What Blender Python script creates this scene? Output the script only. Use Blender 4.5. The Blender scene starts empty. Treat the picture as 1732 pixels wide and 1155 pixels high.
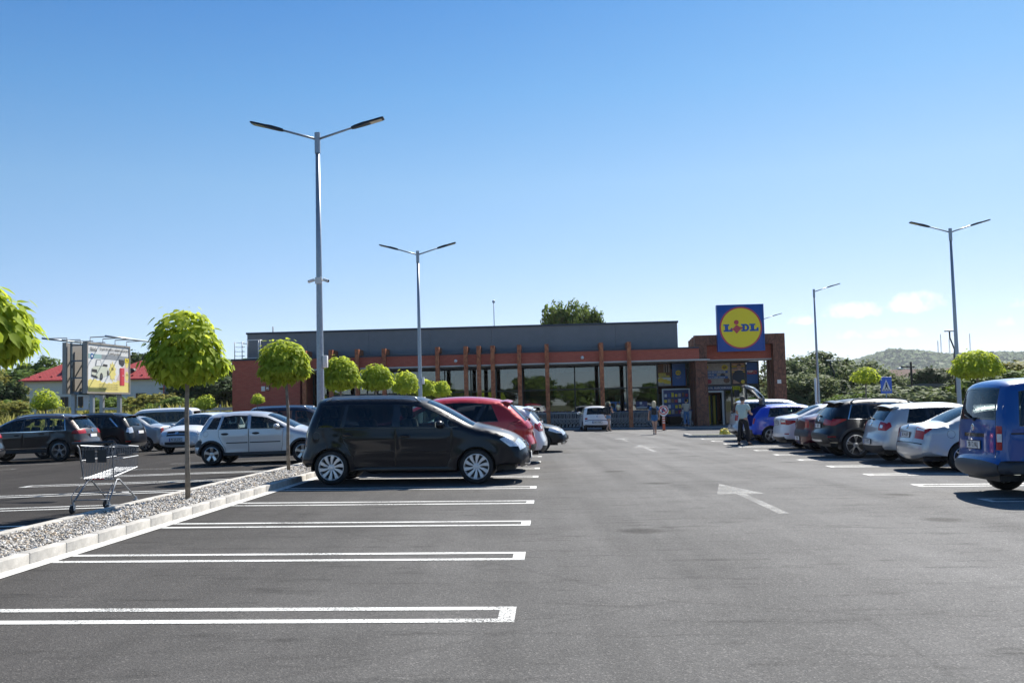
import bpy, bmesh, math, random
import numpy as np
from mathutils import Vector, Matrix, geometry
random.seed(7); RNG = np.random.default_rng(11)
scene = bpy.context.scene
COL = scene.collection
PI = math.pi
rad = math.radians

# ------------------------------------------------------------------ camera
cam_d = bpy.data.cameras.new('camera'); cam = bpy.data.objects.new('camera', cam_d); COL.objects.link(cam)
cam_d.sensor_width = 36; cam_d.lens = 35; cam_d.clip_start = .1; cam_d.clip_end = 20000
PITCH = math.atan(109.5/1684); ROLL = .025
_cp, _sp = math.cos(PITCH), math.sin(PITCH); _c, _s = math.cos(ROLL), math.sin(ROLL)
_R0 = Vector((1, 0, 0)); _F = Vector((0, _cp, _sp)); _U0 = Vector((0, -_sp, _cp))
_R = _R0*_c - _U0*_s; _U = _R0*_s + _U0*_c
cam.matrix_world = Matrix.Translation((0, 0, 1.5)) @ Matrix((_R, _U, -_F)).transposed().to_4x4()
scene.camera = cam

# ------------------------------------------------------------------ sky, sun, exposure
SUN_EL, SUN_AZ = rad(43), rad(29)          # azimuth measured from +Y towards +X
world = bpy.data.worlds.new('World'); scene.world = world; world.use_nodes = True
nt = world.node_tree; nt.nodes.clear()
out = nt.nodes.new('ShaderNodeOutputWorld'); bg = nt.nodes.new('ShaderNodeBackground')
sky = nt.nodes.new('ShaderNodeTexSky'); sky.sky_type = 'NISHITA'; sky.sun_disc = False
sky.sun_elevation = SUN_EL; sky.sun_rotation = SUN_AZ
sky.altitude = 300; sky.air_density = .5; sky.dust_density = .25; sky.ozone_density = 2.0
bg.inputs['Strength'].default_value = .10
def wmath(op, a, b=None, clamp=False):
    n = nt.nodes.new('ShaderNodeMath'); n.operation = op; n.use_clamp = clamp
    for i, q in enumerate((a, b)):
        if q is None: continue
        if isinstance(q, (int, float)): n.inputs[i].default_value = q
        else: nt.links.new(q, n.inputs[i])
    return n.outputs[0]
tcw = nt.nodes.new('ShaderNodeTexCoord'); sepw = nt.nodes.new('ShaderNodeSeparateXYZ')
nt.links.new(tcw.outputs['Generated'], sepw.inputs[0])
az = wmath('ARCTAN2', sepw.outputs[0], sepw.outputs[1]); el = wmath('ARCSINE', sepw.outputs[2])
nzw = nt.nodes.new('ShaderNodeTexNoise'); nzw.inputs['Scale'].default_value = 52; nzw.inputs['Detail'].default_value = 9
nzw.inputs['Roughness'].default_value = .62
nt.links.new(tcw.outputs['Generated'], nzw.inputs['Vector'])
total = None
# small fair-weather clouds low over the horizon: (azimuth, elevation, half width, half height) in radians
for (a0, e0, wa, he, k) in ((.338, .080, .040, .016, 1.0), (.383, .083, .038, .018, 1.0), (.283, .074, .016, .009, .85),
                         (.355, .058, .060, .010, .62), (.480, .080, .026, .013, .7), (.462, .063, .020, .009, .55), (.12, .066, .014, .012, .75),
                         (.60, .09, .06, .02, .9), (.75, .07, .05, .016, .8), (-.62, .08, .05, .015, .7), (-.9, .10, .07, .02, .8),
                         (1.3, .11, .08, .03, .8), (2.2, .12, .10, .03, .8), (2.9, .16, .12, .04, .8), (-1.6, .13, .09, .03, .8), (-2.4, .15, .12, .04, .8)):
    dx = wmath('DIVIDE', wmath('SUBTRACT', az, a0), wa); dy = wmath('DIVIDE', wmath('SUBTRACT', el, e0), he)
    low = wmath('MULTIPLY', wmath('LESS_THAN', dy, 0.0), 1.3)          # flat cloud base
    dy = wmath('MULTIPLY', dy, wmath('ADD', low, 1.0))
    r2 = wmath('ADD', wmath('MULTIPLY', dx, dx), wmath('MULTIPLY', dy, dy))
    g = wmath('MULTIPLY', wmath('SUBTRACT', 1.0, r2, True), k)
    total = g if total is None else wmath('MAXIMUM', total, g)
cl = wmath('MULTIPLY', wmath('SUBTRACT', wmath('ADD', wmath('MULTIPLY', total, .95), wmath('MULTIPLY', nzw.outputs['Fac'], 2.6)), 1.62), 1.7, True)
cl = wmath('MULTIPLY', cl, wmath('MINIMUM', wmath('MULTIPLY', total, 2.2), .85))
mixw = nt.nodes.new('ShaderNodeMixRGB'); nt.links.new(cl, mixw.inputs[0])
hsv = nt.nodes.new('ShaderNodeHueSaturation'); hsv.inputs['Saturation'].default_value = 1.16; hsv.inputs['Value'].default_value = 1.0
nt.links.new(sky.outputs[0], hsv.inputs['Color'])
def wmix(ty, a, b):
    n = nt.nodes.new('ShaderNodeMixRGB'); n.blend_type = ty; n.inputs[0].default_value = 1
    for i, q in ((1, a), (2, b)):
        if isinstance(q, tuple): n.inputs[i].default_value = (*q, 1)
        else: nt.links.new(q, n.inputs[i])
    return n.outputs[0]
# soft shoulder so that the bright horizon keeps its pale blue
skyc = wmix('DIVIDE', hsv.outputs[0], wmix('ADD', wmix('MULTIPLY', hsv.outputs[0], (.05, .05, .05)), (1., 1., 1.)))
# deep azure overhead, pale towards the horizon, the same all the way round
er = nt.nodes.new('ShaderNodeValToRGB'); e_ = er.color_ramp.elements
for _ in range(4): e_.new(.5)
for q, (t, c) in zip(e_, ((0, (.98, .90, .86)), (.10, (1.06, .95, .90)), (.22, (1.05, 1.09, .98)), (.31, (.72, 1.02, 1.04)), (.40, (.47, .88, 1.05)), (.9, (.47, .86, 1.03)))): q.position = t; q.color = (c[0]/1.2, c[1]/1.2, c[2]/1.2, 1)
nt.links.new(el, er.inputs[0]); skyc = wmix('MULTIPLY', skyc, wmix('MULTIPLY', er.outputs[0], (1.2, 1.2, 1.2)))
nt.links.new(skyc, mixw.inputs[1]); mixw.inputs[2].default_value = (5.3, 5.35, 5.4, 1)
nt.links.new(mixw.outputs[0], bg.inputs[0]); nt.links.new(bg.outputs[0], out.inputs[0])
sun_d = bpy.data.lights.new('sun', 'SUN'); sun_d.energy = 4.6; sun_d.angle = rad(.53); sun_d.color = (1, .955, .88)
sun = bpy.data.objects.new('sun', sun_d); COL.objects.link(sun)
_sd = Vector((math.sin(SUN_AZ)*math.cos(SUN_EL), math.cos(SUN_AZ)*math.cos(SUN_EL), math.sin(SUN_EL)))
sun.rotation_euler = _sd.to_track_quat('Z', 'Y').to_euler(); sun.location = (20, 30, 40)
vs = scene.view_settings; vs.view_transform = 'Standard'; vs.look = 'None'; vs.exposure = 1.08; vs.gamma = 1
scene.render.engine = 'CYCLES'; scene.cycles.max_bounces = 8; scene.cycles.transparent_max_bounces = 16
scene.cycles.caustics_reflective = False; scene.cycles.caustics_refractive = False

# ------------------------------------------------------------------ lot frame and ground height
LA = rad(2.0); CA, SA = math.cos(LA), math.sin(LA)   # the car park's grid is turned two degrees to the lens axis
def gz(x):
    if x > -6: return -.013*min(x, 32)
    return .078 + .011*(max(x, -45) + 6)
def lot(u, v, z=0.0):
    x, y = u*CA + v*SA, -u*SA + v*CA
    return Vector((x, y, gz(x) + z))
def lotm(u, v, rot=0.0, z=0.0, tilt=True, s=1.0):
    p = lot(u, v, z); sl = (.013 if p.x > -6 else -.011) if tilt else 0
    return Matrix.Translation(p) @ Matrix.Rotation(sl, 4, 'Y') @ Matrix.Rotation(rot - LA, 4, 'Z') @ Matrix.Scale(s, 4)

# ------------------------------------------------------------------ mesh helpers
class MB:
    def __init__(s): s.v = []; s.f = []
    def add(s, vs_, fs):
        b = len(s.v); s.v += [tuple(p) for p in vs_]; s.f += [tuple(i + b for i in f) for f in fs]; return s
    def box(s, x0, x1, y0, y1, z0, z1, M=None):
        P = [(x, y, z) for z in (z0, z1) for y in (y0, y1) for x in (x0, x1)]
        if M is not None: P = [M @ Vector(p) for p in P]
        return s.add(P, [(0, 2, 3, 1), (4, 5, 7, 6), (0, 1, 5, 4), (2, 6, 7, 3), (0, 4, 6, 2), (1, 3, 7, 5)])
    def bbox(s, x0, x1, y0, y1, z0, z1, b=.01, M=None):
        """box with chamfered edges"""
        bm = bmesh.new(); bmesh.ops.create_cube(bm, size=1)
        for p in bm.verts: p.co = Vector(((x0+x1)/2 + p.co.x*(x1-x0), (y0+y1)/2 + p.co.y*(y1-y0), (z0+z1)/2 + p.co.z*(z1-z0)))
        bmesh.ops.bevel(bm, geom=bm.edges[:] , offset=b, segments=2, affect='EDGES', profile=.5)
        if M is not None: bmesh.ops.transform(bm, matrix=M, verts=bm.verts)
        bm.verts.index_update()
        s.add([p.co.copy() for p in bm.verts], [[q.index for q in f.verts] for f in bm.faces]); bm.free(); return s
    def tube(s, pts, r, n=6, cap=True, r1=None):
        pts = [Vector(p) for p in pts]; m = len(pts); b = len(s.v); up = None
        for i, p in enumerate(pts):
            d = (pts[min(i+1, m-1)] - pts[max(i-1, 0)]).normalized()
            if up is None:
                up = Vector((0, 0, 1)) if abs(d.z) < .9 else Vector((1, 0, 0))
            a = d.cross(up); a = a.normalized() if a.length > 1e-6 else d.orthogonal().normalized()
            c = a.cross(d).normalized(); up = c
            rr = r if r1 is None else r + (r1 - r)*i/(m-1)
            if isinstance(r, (list, tuple)): rr = r[i]
            for k in range(n):
                t = 2*PI*k/n; s.v.append(tuple(p + a*(rr*math.cos(t)) + c*(rr*math.sin(t))))
        for i in range(m-1):
            for k in range(n):
                q = (k+1) % n; s.f.append((b+i*n+k, b+i*n+q, b+(i+1)*n+q, b+(i+1)*n+k))
        if cap:
            s.f.append(tuple(b+k for k in range(n))[::-1]); s.f.append(tuple(b+(m-1)*n+k for k in range(n)))
        return s
    def lathe(s, prof, n=24, axis='z', M=None):
        b = len(s.v); m = len(prof)
        for k in range(n):
            t = 2*PI*k/n
            for (r, h) in prof:
                p = Vector((r*math.cos(t), r*math.sin(t), h))
                if axis == 'y': p = Vector((p.x, -p.z, p.y)) if False else Vector((p.x, h, p.y))
                if axis == 'x': p = Vector((h, p.x, p.y))
                if M is not None: p = M @ p
                s.v.append(tuple(p))
        for k in range(n):
            q = (k+1) % n
            for i in range(m-1): s.f.append((b+k*m+i, b+q*m+i, b+q*m+i+1, b+k*m+i+1))
        return s
    def prism(s, poly, h0, h1, M=None, axis='z'):
        """poly in 2D extruded between h0 and h1 along axis (z: x,y ; y: x,z ; x: y,z)"""
        n = len(poly)
        def m3(a, c, h): return {'z': (a, c, h), 'y': (a, h, c), 'x': (h, a, c)}[axis]
        P = [Vector(m3(a, c, h0)) for a, c in poly] + [Vector(m3(a, c, h1)) for a, c in poly]
        if M is not None: P = [M @ p for p in P]
        return s.add(P, [tuple(range(n))[::-1], tuple(range(n, 2*n))] + [(i, (i+1) % n, n+(i+1) % n, n+i) for i in range(n)])
    def ell(s, c, r, n=12, m=8, M=None):
        b = len(s.v); c = Vector(c)
        for i in range(m+1):
            a = PI*i/m
            for k in range(n):
                t = 2*PI*k/n; p = c + Vector((r[0]*math.sin(a)*math.cos(t), r[1]*math.sin(a)*math.sin(t), r[2]*math.cos(a)))
                s.v.append(tuple(M @ p if M is not None else p))
        for i in range(m):
            for k in range(n):
                q = (k+1) % n; s.f.append((b+i*n+k, b+(i+1)*n+k, b+(i+1)*n+q, b+i*n+q))
        return s
    def mesh(s, name, smooth=False, fix=False):
        me = bpy.data.meshes.new(name); me.from_pydata(s.v, [], s.f)
        if fix:
            bm = bmesh.new(); bm.from_mesh(me); bmesh.ops.remove_doubles(bm, verts=bm.verts, dist=1e-5)
            bmesh.ops.recalc_face_normals(bm, faces=bm.faces); bm.to_mesh(me); bm.free()
        if smooth: me.shade_smooth()
        me.update(); return me
    def build(s, name, mat, parent=None, smooth=False, fix=True, auto=None, M=None):
        me = s.mesh(name, smooth or auto is not None, fix)
        if auto is not None: me.set_sharp_from_angle(angle=rad(auto))
        return link(name, me, mat, parent, M)
def link(name, me, mat, parent=None, M=None):
    o = bpy.data.objects.new(name, me); COL.objects.link(o)
    if mat is not None and len(me.materials) == 0: me.materials.append(mat)
    if M is not None: o.matrix_world = M
    if parent is not None: o.parent = parent
    return o
def tag(o, label=None, cat=None, group=None, kind=None):
    if label: o['label'] = label
    if cat: o['category'] = cat
    if group: o['group'] = group
    if kind: o['kind'] = kind
    return o
def thing(name, label, cat, M=None, group=None):
    o = bpy.data.objects.new(name, None); COL.objects.link(o); o.empty_display_size = .2
    if M is not None: o.matrix_world = M
    return tag(o, label, cat, group)
def copy_tree(o, parent=None):
    c = o.copy(); COL.objects.link(c)
    if parent is not None: c.parent = parent
    for ch in list(o.children): copy_tree(ch, c)
    return c
def text_mesh(txt, size=1.0, bold=0.0, ext=.0, sx=1.0):
    cu = bpy.data.curves.new('lettering', 'FONT'); cu.body = txt; cu.size = size; cu.align_x = 'CENTER'; cu.align_y = 'CENTER'
    cu.offset = bold; cu.extrude = ext; cu.resolution_u = 3
    ob = bpy.data.objects.new('tmp', cu); COL.objects.link(ob)
    dg = bpy.context.evaluated_depsgraph_get(); me = bpy.data.meshes.new_from_object(ob.evaluated_get(dg))
    bpy.data.objects.remove(ob); bpy.data.curves.remove(cu)
    if sx != 1.0: me.transform(Matrix.Diagonal((sx, 1, 1, 1)))
    return me
XZ = Matrix.Rotation(PI/2, 4, 'X')      # lays xy lettering up into the xz plane, facing -y

# ------------------------------------------------------------------ materials
MATS = {}
def nodes_of(m): return m.node_tree.nodes, m.node_tree.links
def pmat(name, col, rough=.5, metal=0.0, coat=0.0, spec=.5, var=0.0, scale=5.0, bump=0.0, bscale=40.0, col2=None, obj=True, coat_rough=.03, trans=0.0):
    if name in MATS: return MATS[name]
    m = bpy.data.materials.new(name); m.use_nodes = True; N, L = nodes_of(m); p = N['Principled BSDF']
    p.inputs['Base Color'].default_value = (*col, 1); p.inputs['Roughness'].default_value = rough; p.inputs['Metallic'].default_value = metal
    p.inputs['Coat Weight'].default_value = coat; p.inputs['Coat Roughness'].default_value = coat_rough; p.inputs['Specular IOR Level'].default_value = spec
    tc = N.new('ShaderNodeTexCoord')
    src = tc.outputs['Object']
    if var or col2:
        nz = N.new('ShaderNodeTexNoise'); nz.inputs['Scale'].default_value = scale; nz.inputs['Detail'].default_value = 7; nz.inputs['Roughness'].default_value = .6
        L.new(src, nz.inputs['Vector'])
        rp = N.new('ShaderNodeValToRGB'); rp.color_ramp.elements[0].position = .3; rp.color_ramp.elements[1].position = .7
        a = col if col2 else tuple(max(0, c*(1-var)) for c in col); b_ = col2 if col2 else tuple(min(1, c*(1+var)) for c in col)
        rp.color_ramp.elements[0].color = (*a, 1); rp.color_ramp.elements[1].color = (*b_, 1)
        L.new(nz.outputs['Fac'], rp.inputs[0]); L.new(rp.outputs[0], p.inputs['Base Color'])
    if bump:
        nb = N.new('ShaderNodeTexNoise'); nb.inputs['Scale'].default_value = bscale; nb.inputs['Detail'].default_value = 6
        L.new(src, nb.inputs['Vector']); bp = N.new('ShaderNodeBump'); bp.inputs['Strength'].default_value = bump; bp.inputs['Distance'].default_value = .01
        L.new(nb.outputs['Fac'], bp.inputs['Height']); L.new(bp.outputs[0], p.inputs['Normal'])
    MATS[name] = m; return m
def emit_none(): pass
def paint(name, col, metal=0.0, rough=.35, flake=0.0):
    if name in MATS: return MATS[name]
    m = pmat(name, col, rough=rough, metal=metal, coat=1.0, coat_rough=.035, spec=.15); N, L = nodes_of(m); p = N['Principled BSDF']
    tc = N.new('ShaderNodeTexCoord'); nz = N.new('ShaderNodeTexNoise'); nz.inputs['Scale'].default_value = 1.6; nz.inputs['Detail'].default_value = 5
    L.new(tc.outputs['Object'], nz.inputs['Vector'])
    # a thin film of road dust breaks the shine low down and in patches
    mr = N.new('ShaderNodeMapRange'); mr.inputs[1].default_value = .35; mr.inputs[2].default_value = .75; mr.inputs[3].default_value = .02; mr.inputs[4].default_value = .10
    L.new(nz.outputs['Fac'], mr.inputs[0]); L.new(mr.outputs[0], p.inputs['Coat Roughness'])
    return m
def glass(name, tint, gloss=1.0, ior=1.5):
    if name in MATS: return MATS[name]
    m = bpy.data.materials.new(name); m.use_nodes = True; N, L = nodes_of(m); N.remove(N['Principled BSDF'])
    o = N['Material Output']; tr = N.new('ShaderNodeBsdfTransparent'); gl = N.new('ShaderNodeBsdfGlossy'); fr = N.new('ShaderNodeFresnel'); mx = N.new('ShaderNodeMixShader')
    tr.inputs[0].default_value = (*tint, 1); gl.inputs['Roughness'].default_value = .01; gl.inputs[0].default_value = (gloss, gloss, gloss, 1); fr.inputs[0].default_value = ior
    L.new(fr.outputs[0], mx.inputs[0]); L.new(tr.outputs[0], mx.inputs[1]); L.new(gl.outputs[0], mx.inputs[2]); L.new(mx.outputs[0], o.inputs[0])
    MATS[name] = m; return m
M_RUB = pmat('black rubber', (.018, .018, .019), .75, bump=.1)
M_PLA = pmat('black plastic', (.028, .029, .031), .55)
M_GLO = pmat('gloss black', (.012, .012, .013), .2, coat=.6)
M_CHR = pmat('chrome', (.75, .76, .78), .12, metal=1)
M_ALU = pmat('alloy', (.55, .56, .58), .28, metal=1)
M_GAL = pmat('galvanised steel', (.36, .40, .44), .45, metal=.55, var=.12, scale=14)
M_INT = pmat('dark cabin trim', (.03, .03, .033), .85)
M_SEAT = pmat('dark seat cloth', (.045, .045, .05), .95)
M_WHITE = pmat('white plastic', (.75, .75, .73), .4)
M_RED = pmat('red lamp lens', (.36, .004, .006), .25, coat=.35)
M_DRED = pmat('dark red lamp lens', (.12, .004, .006), .12, coat=1.0)
M_LENS = pmat('clear lamp lens', (.80, .82, .84), .12, metal=.3, coat=1.0, var=.25, scale=16)
M_AMB = pmat('amber lens', (.6, .2, .02), .2, coat=1)
G_CAR = glass('car glass', (.66, .74, .71)); G_DARK = glass('tinted car glass', (.17, .18, .18)); G_SHOP = glass('shop glass', (.40, .48, .50), .95, 2.0)
# ------------------------------------------------------------------ cars
def bspl(P, n=10):
    P = [np.array(p, float) for p in P]; out_ = [P[0]]
    M_ = [(P[i]+P[i+1])/2 for i in range(len(P)-1)]
    for i in range(1, len(P)-1):
        a, b, c = M_[i-1], P[i], M_[i]
        for k in range(n):
            t = k/n; out_.append((1-t)**2*a + 2*t*(1-t)*b + t*t*c)
    out_ += [M_[-1], P[-1]]
    return np.array(out_)
def resample(P, ds):
    d = np.r_[0, np.cumsum(np.hypot(*np.diff(P, axis=0).T))]; n = max(2, int(d[-1]/ds)); s = np.linspace(0, d[-1], n)
    return np.c_[np.interp(s, d, P[:, 0]), np.interp(s, d, P[:, 1])], s
def inpoly(pts, poly):
    x, y = pts[:, 0], pts[:, 1]; r = np.zeros(len(pts), bool); n = len(poly); j = n-1
    for i in range(n):
        xi, yi = poly[i]; xj, yj = poly[j]
        if yi != yj:
            c = ((yi > y) != (yj > y)) & (x < (xj-xi)*(y-yi)/(yj-yi)+xi); r ^= c
        j = i
    return r
def circ(cx, cz, r, n=20): return [(cx+r*math.cos(2*PI*k/n), cz+r*math.sin(2*PI*k/n)) for k in range(n)]
WHEELS = {}
def wheel_meshes(R, wd, rim, style, col):
    k = (round(R, 3), rim, style, col.name)
    if k in WHEELS: return WHEELS[k]
    h = wd/2
    t = MB().lathe([(rim*.97, -h*.75), (rim+.01, -h), (R-.045, -h*1.02), (R-.012, -h*.86), (R, -h*.6), (R, h*.6), (R-.012, h*.86), (R-.045, h*1.02), (rim+.01, h), (rim*.97, h*.75)], 40, 'y')
    me_t = t.mesh('tyre', True, True); me_t.set_sharp_from_angle(angle=rad(50))
    r = MB()                                                  # outer side is +y
    r.lathe([(rim*.97, h*.72), (rim*1.0, h*.95), (rim*.955, h*.97), (rim*.93, h*.80), (rim*.90, h*.2), (rim*.88, -h*.6)], 40, 'y')
    r.lathe([(.001, h*.80), (.030, h*.80), (.036, h*.74), (.06, h*.70), (.075, h*.5), (.06, h*.1)], 20, 'y')
    n, kind = style
    def spoke(a, w0, w1, r0=.045, r1=rim*.95, y0=h*.70, y1=h*.86, th=.035, tw=0.0):
        P = []
        for (rr, w, yy, ta) in ((r0, w0, y0, 0), ((r0+r1)/2, (w0+w1)/2, (y0+y1)/2+.004, tw*.4), (r1, w1, y1, tw)):
            for dy in (0, -th):
                for sx in (-1, 1):
                    ww = w*(.5 if dy == 0 else .6)
                    aa = a + ta; px, pz = rr*math.cos(aa) - sx*ww*math.sin(aa), rr*math.sin(aa) + sx*ww*math.cos(aa)
                    P.append((px, yy+dy, pz))
        F = []
        for q in range(2):
            b = q*4; F += [(b, b+1, b+5, b+4), (b+1, b+3, b+7, b+5), (b+3, b+2, b+6, b+7), (b+2, b, b+4, b+6)]
        r.add(P, F)
    for i in range(n):
        a = 2*PI*i/n + PI/2
        if kind == 'blade': spoke(a, .022, .07, tw=.12)
        elif kind == 'wide': spoke(a, .05, .085)
        elif kind == 'y': spoke(a, .028, .026, tw=.17); spoke(a, .028, .026, tw=-.17)
        elif kind == 'thin': spoke(a, .020, .026)
        elif kind == 'cap': spoke(a, .045, .10, th=.02, y0=h*.8, y1=h*.9)
    me_r = r.mesh('rim', True, True); me_r.set_sharp_from_angle(angle=rad(35))
    d = MB().lathe([(.001, h*.15), (rim*.62, h*.15), (rim*.62, -h*.1)], 24, 'y').lathe([(rim*.60, -h*.2), (rim*.93, -h*.2)], 24, 'y')
    me_d = d.mesh('brake_disc', True, True)
    WHEELS[k] = (me_t, me_r, me_d, col); return WHEELS[k]
M_DISC = pmat('brake iron', (.10, .095, .09), .5, metal=.6)

def make_car(name, label, sp, M, body_mat, group=None):
    """one car: sp is the measured shape (metres from the rear bumper, x forward, z up)"""
    g = lambda k, d=None: sp.get(k, d)
    root = thing(name, label, g('cat', 'car'), M, group)
    prof = np.array(sp['prof'], float); L = prof[:, 0].max(); W2 = sp['W']/2
    P, S = resample(bspl(prof), .03); zt = P[:, 1].max(); it = int(P[:, 1].argmax())
    T = np.gradient(P, axis=0); T /= np.linalg.norm(T, axis=1)[:, None]; Nn = np.c_[T[:, 1], -T[:, 0]]
    zb0, zb1 = sp['belt']; ft = g('ft', .77); zs = g('sill', .24); zr_, zf_ = P[0, 1], P[-1, 1]
    Rt, Rr, Rf = g('Rt', .17), g('Rr', .28), g('Rf', .36)
    e = np.abs(Nn[:, 0])**1.6; Rs = Rt + (np.where(Nn[:, 0] > 0, Rr, Rf)-Rt)*e
    Rs = np.convolve(np.pad(Rs, 6, mode='edge'), np.ones(13)/13, 'valid')
    AE, V1 = 2.5, .9
    wr, wf, R = sp['wr'], sp['wf'], sp['R']; Ra = R*g('arch', 1.14)
    belt = lambda x: zb0 + (zb1-zb0)*np.clip(x/L, 0, 1)
    def Wf(x, z):
        b = belt(x); zm = b*.66
        lo = 1 - .055*((np.minimum(z, b)-zm)/zm)**2
        up = np.clip((z-b)/(zt-b), 0, 1.2); lo = lo - (lo-ft)*np.where(z > b, up**1.08, 0)
        pl = 1 - .05*np.clip((L*.22-x)/(L*.22), 0, 1)**2 - .07*np.clip((x-L*.74)/(L*.26), 0, 1)**2
        crease = .012*np.exp(-((z-b*.80)/.05)**2)*np.clip(1-np.abs(x-L/2)/(L*.5), 0, 1)
        fl = 0
        for wx in (wr, wf):
            rr = np.hypot(x-wx, z-R); fl = fl + g('flare', .018)*np.exp(-((rr-Ra)/.10)**2)
        return W2*lo*pl + crease + fl
    def dv(v, Rv): return Rv*(1-(1-np.abs(v)**AE)**(1/AE))
    def at_s(s, v):
        x = np.interp(s, S, P[:, 0]); z = np.interp(s, S, P[:, 1]); nx = np.interp(s, S, Nn[:, 0]); nz = np.interp(s, S, Nn[:, 1]); Rv = np.interp(s, S, Rs)
        d = dv(v, Rv); x = x+nx*d; z = z+nz*d
        return np.stack([x, v*Wf(x, z), z], -1)
    def side_y(x, z):
        D = np.hypot(x[:, None]-P[None, :, 0], z[:, None]-P[None, :, 1]); k = D.argmin(1); d = D[np.arange(len(x)), k]; q = np.clip(d/Rs[k], 0, 1)
        return Wf(x, z)*(1-(1-q)**AE)**(1/AE)
    def s_z(z, part):
        if part == 'r':
            i = np.nonzero(P[:it, 1] >= z)[0]; return S[i[0]] if len(i) else S[it]
        i = np.nonzero(P[it:, 1] <= z)[0]; return S[it+i[0]] if len(i) else S[-1]
    roofx = np.linspace(0, L, 240); rz = np.full(240, -1.)
    for q in range(len(P)): k = int(np.clip(P[q, 0]/L*239, 0, 239)); rz[k] = max(rz[k], P[q, 1])
    ok = rz > 0; rz = np.interp(roofx, roofx[ok], rz[ok]); roof = lambda x: np.interp(x, roofx, rz)
    # ---- strip regions: (name, s0, s1, vmin, vmax, material, offset)
    SR = []
    for (nm, part, za, zb_, va, vb, mt, off) in g('strip', []):
        a, b = sorted((s_z(za, part), s_z(zb_, part))); SR.append((nm, a, b, va, vb, mt, off))
    tail = g('open_tail')
    sl = set(np.round(np.r_[np.linspace(0, S[-1], int(S[-1]/.05)), [q for r in SR for q in r[1:3]]], 4)); sl = sorted(sl)
    sl = np.array([sl[0]]+[b for a, b in zip(sl, sl[1:]) if b-a > .003])
    vl = sorted(set(np.round(np.r_[np.linspace(-V1, V1, 19), [q*sg for r in SR for q in r[3:5] for sg in (-1, 1) if abs(q) < V1]], 4)))
    vl = np.array([vl[0]]+[b for a, b in zip(vl, vl[1:]) if b-a > .004])
    SS, VV = np.meshgrid(sl, vl, indexing='ij'); G = at_s(SS, VV); ns, nv = len(sl), len(vl)
    GN = np.cross(np.gradient(G, axis=1), np.gradient(G, axis=0)); GN /= np.linalg.norm(GN, axis=2)[..., None]+1e-9   # outward
    if GN[ns//2, nv//2, 2] < 0: GN = -GN
    bins = {}
    for i in range(ns-1):
        sm = (sl[i]+sl[i+1])/2
        for j in range(nv-1):
            vm = (vl[j]+vl[j+1])/2; key = ('body', body_mat, 0.0, 0)
            for (nm, a, b, va, vb, mt, off) in SR:
                if a < sm < b and va < abs(vm) < vb: key = (nm, mt, off, (1 if vm > 0 else -1) if va > 0 else 0); break
            bins.setdefault(key, []).append((i*nv+j, (i+1)*nv+j, (i+1)*nv+j+1, i*nv+j+1))
    GF = G.reshape(-1, 3); GNF = GN.reshape(-1, 3)
    # ---- side panel
    inset = at_s(sl, np.full(ns, V1)); dom = [(p[0], p[2]) for p in inset]
    zF, zR = dom[-1][1], dom[0][1]
    def arc(wx, zA, zB):
        a0 = math.asin(max(-.95, min(.95, (zA-R)/Ra))); a1 = PI - math.asin(max(-.95, min(.95, (zB-R)/Ra)))
        return [(wx+Ra*math.cos(a0+(a1-a0)*k/28), R+Ra*math.sin(a0+(a1-a0)*k/28)) for k in range(29)]
    arcF, arcR = arc(wf, zF, zs), arc(wr, zs, zR)
    dom += arcF + arcR
    wins = []; off = g('woff', .17)
    for w in g('wins', []):
        xb0, xt0, xb1, xt1 = w[:4]; o2 = w[4] if len(w) > 4 else off; drop = w[5] if len(w) > 5 else 0.0
        xs = np.linspace(xt1, xt0, 16); bot = [(x, float(belt(x))+drop) for x in np.linspace(xb0, xb1, 8)]
        topl = [(x, max(float(roof(x))-o2, float(belt(x))+drop+.02)) for x in xs]
        wins.append(bot+topl)
    regs = []                                                # (name, polygon, material, offset)
    for w in wins: regs.append(('side_window', w, g('glass', G_CAR) if len(regs) >= g('ntint', 0) else G_DARK, -.008))
    def grow(w, m):
        c = np.mean(w, 0); return [tuple(np.array(p)+(np.array(p)-c)/(np.linalg.norm(np.array(p)-c)+1e-6)*m) for p in w]
    trim = g('trim', M_GLO)
    if g('dlo', True) and wins:
        a, b = wins[0], wins[-1]
        xs = np.linspace(g('wins')[-1][3], g('wins')[0][1], 40); o2 = off
        dl = [(x, float(belt(x))-.015) for x in np.linspace(g('wins')[0][0]-.02, g('wins')[-1][2]+.03, 12)] + [(x, max(float(roof(x))-o2+.018, float(belt(x))+.03)) for x in xs]
        dl[-1] = (dl[-1][0]-.01, dl[-1][1])
        regs.append(('window_trim', dl, M_GLO, -.003))
        if trim is not M_GLO: regs.append(('window_surround', grow(dl, .028), trim, .003))
    else:
        for w in wins: regs.append(('window_trim', grow(w, .022), trim, -.002))
    gapm = M_GLO
    for d in g('doors', []):
        # door polygon; outer minus inner makes a recessed shut line
        nm, poly = d; c = np.mean(poly, 0); inner = []
        pa = np.array(poly)
        for i in range(len(pa)):
            p0, p1, p2 = pa[i-1], pa[i], pa[(i+1) % len(pa)]
            e1 = (p1-p0)/np.linalg.norm(p1-p0); e2 = (p2-p1)/np.linalg.norm(p2-p1); n1 = np.array([-e1[1], e1[0]]); n2 = np.array([-e2[1], e2[0]])
            n_ = n1+n2; n_ /= (np.linalg.norm(n_)+1e-6); n_ /= max(.4, n_ @ n1)
            s_ = 1 if (c-p1) @ n_ > 0 else -1
            inner.append(tuple(p1 + s_*n_*.008))
        regs.append((nm, inner, body_mat, 0.0)); regs.append(('panel_gap', poly, gapm, -.010))
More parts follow.
